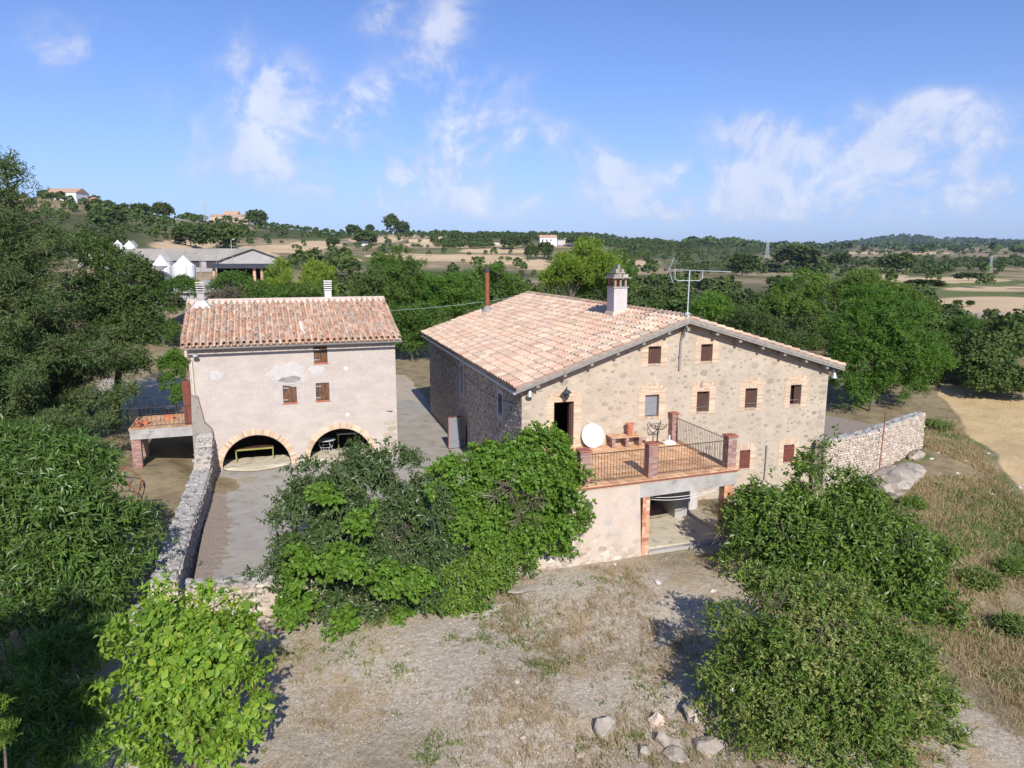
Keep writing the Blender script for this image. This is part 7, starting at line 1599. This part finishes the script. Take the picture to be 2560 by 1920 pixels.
# outcrop under the garden wall
for (x, y, z, s, lab) in ((2235, 1230, .0, (1.5, 1.1, 1.5), 'big grey limestone outcrop below the garden wall'), (2275, 1200, .2, (1.0, .8, 1.1), 'pale outcrop block at the right of the big limestone outcrop'), (2180, 1215, .2, (1.2, .8, .5), 'low grey ledge left of the big limestone outcrop'), (2290, 1140, .5, (.7, .5, .5), 'grey ledge at the foot of the garden wall corner'), (2225, 1165, .5, (.9, .5, .3), 'thin pale ledge in the dry grass below the garden wall')):
    rock(x, y, z, s, lab)
lab_ = 'small pale stone lying on the dry slope right of the garden wall'
for (x, y) in ((2335, 1128), (2345, 1150), (2384, 1120), (2368, 1150), (2326, 1164), (2395, 1188), (2361, 1211), (2470, 1140), (2412, 1165), (2550, 1210), (2528, 1258), (2480, 1230)):
    rock(x, y, .0, (.15, .12, .08), lab_, 'white_stone', name='stone', group='pale stones scattered on the right slope')
rg = np.random.default_rng(72)
def scatter(n, u0, u1, v0, v1, fn):
    u = rg.uniform(u0, u1, n); v = rg.uniform(v0, v1, n); P = MO[None, :2] + MU[None, :2]*u[:, None] + MV[None, :2]*v[:, None]
    k = rg.random(n) < fn(u, v, P[:, 0], P[:, 1]); return P[k]
wallv = lambda u: np.where(u < .3, -4.9 - .0*u, -5.35)
P = scatter(70000, -14, 12, -18, -5.2, lambda u, v, x, y: np.clip(.25 + 1.2*(_vn(x, y, .45, 21) - .35), 0.05, 1)*(u < 9 + 0*v)*(v < wallv(u) - .1))
n = len(P); s = rg.uniform(.009, .026, n)*(1 + 1.2*(rg.random(n) > .96)); z = T(P[:, 0], P[:, 1]) if n < 20000 else np.concatenate([T(P[i:i+20000, 0], P[i:i+20000, 1]) for i in range(0, n, 20000)])
ang_ = rg.uniform(0, 6.28, n); ca_, sa_ = np.cos(ang_), np.sin(ang_)
tmpl = np.array([(1, 0, -.3), (.1, .8, -.3), (-.9, .1, -.3), (-.1, -.8, -.3), (.15, .1, .75)])
V = np.zeros((n, 5, 3)); 
for k in range(5):
    tx, ty, tz_ = tmpl[k]; jx = 1 + rg.normal(0, .18, n); V[:, k, 0] = P[:, 0] + s*(tx*ca_ - ty*sa_)*jx; V[:, k, 1] = P[:, 1] + s*(tx*sa_ + ty*ca_)*jx; V[:, k, 2] = z + s*tz_*.9
i = np.arange(n)*5; Fc = np.concatenate([np.stack([i, i+1, i+4], 1), np.stack([i+1, i+2, i+4], 1), np.stack([i+2, i+3, i+4], 1), np.stack([i+3, i, i+4], 1)], 0)
tag(link('gravel', mesh_np('gravel', V.reshape(-1, 3), Fc, 'gravel_stone', np.tile(rg.random(n), 4))), 'loose pale gravel strewn over the front yard', 'gravel', kind='stuff')
print('gravel', n)
def tufts(name, label, P, hlo, hhi, per, mat, spread=.12, wid=.012, lean=.5):
    n = len(P)*per; z = np.concatenate([T(P[i:i+20000, 0], P[i:i+20000, 1]) for i in range(0, len(P), 20000)])
    B = np.repeat(np.concatenate([P, z[:, None]], 1), per, 0); B[:, :2] += rg.normal(0, spread, (n, 2)); h = rg.uniform(hlo, hhi, n)*np.repeat(rg.uniform(.6, 1.2, len(P)), per)
    d = rg.normal(size=(n, 2))*lean; side = rg.normal(size=(n, 2)); side /= np.linalg.norm(side, axis=1)[:, None]; w_ = wid*(.7 + .6*rg.random(n))
    a = B.copy(); a[:, :2] += side*w_[:, None]; a[:, 2] -= .02; b = B.copy(); b[:, :2] -= side*w_[:, None]; b[:, 2] -= .02
    m1 = B.copy(); m1[:, :2] += d*h[:, None]*.35 + side*w_[:, None]*.7; m1[:, 2] += h*.6; m2 = m1.copy(); m2[:, :2] -= side*w_[:, None]*1.4
    e = B.copy(); e[:, :2] += d*h[:, None]; e[:, 2] += h*.85
    V = np.stack([a, b, m1, m2, e], 1).reshape(-1, 3); i = np.arange(n)*5
    Fc = np.concatenate([np.stack([i, i+1, i+3], 1), np.stack([i, i+3, i+2], 1), np.stack([i+2, i+3, i+4], 1)], 0)
    tn = np.tile((np.repeat(rg.random(len(P))*.6, per) + rg.random(n)*.4)*.98, 3)
    tag(link(name, mesh_np(name, V, Fc, mat, tn)), label, 'grass', kind='stuff')
P = scatter(9000, -14, 9.5, -18, -5.5, lambda u, v, x, y: np.clip((_vn(x, y, .5, 31) - .42)*3.5 + np.clip((-v-11)/8, 0, .5), 0.02, 1))
tufts('dry_grass', 'straw coloured dry grass tufts over the front yard', P, .08, .26, 11, 'dry_grass', .10, .006, .8)
P = scatter(3200, -12, 6, -15, -5.8, lambda u, v, x, y: np.clip((_vn(x, y, .7, 33) - .6)*5, 0.02, 1)*np.exp(-((u+5)/6)**2))
tufts('green_weeds', 'small green weeds dotted over the gravel yard', P, .05, .14, 12, 'weed_green', .09, .016, .9)
P = scatter(36000, 9.5, 34, -20, 9, lambda u, v, x, y: np.clip((_vn(x, y, .5, 35)*.7 + _vn(x, y, 1.4, 36)*.5 - .30)*2.6, 0.12, 1)*(u < 23 + .79*(v+4.6))*((v < 0.05*(u-15)-1.2) | (u > 25)))
tufts('slope_dry_grass', 'dry tawny grass on the slope right of the walnut tree', P, .12, .36, 7, 'dry_grass', .14, .010, .7)
P = scatter(9000, 10, 32, -20, 7, lambda u, v, x, y: np.clip((_vn(x, y, .3, 5)*.7 + _vn(x, y, .9, 6)*.4 - .46)*4, 0.03, 1)*(u < 23 + .79*(v+4.6))*((v < 0.05*(u-15)-1.2) | (u > 25)))
tufts('slope_green_growth', 'patches of green weeds on the slope right of the walnut tree', P, .1, .28, 12, 'weed_green', .16, .022, .8)
hzm = bpy.data.materials.new('haze'); hzm.use_nodes = True; N = NT(hzm.node_tree)
pv = N.add('ShaderNodeVolumePrincipled', Color=(.62, .75, 1.0, 1), Density=HAZE, Anisotropy=.2); N.add('ShaderNodeOutputMaterial', Volume=pv.outputs[0])
zlo = float(Vt[:, 2].min()) - 1.0; zhi = float(Vt[:, 2].max()) + 26.0; MATS['haze'] = hzm
hb = PB().box(-9700, 9700, -9700, 9700, zlo, zhi).build('haze', 'haze'); tag(hb, 'thin blue air between the viewer and the far hills', 'haze', kind='stuff')
rg2 = np.random.default_rng(73)
tot_t = sum(len(o.data.polygons) for o in sc.objects if o.type == 'MESH'); print('objects', len(sc.objects), 'faces', tot_t)
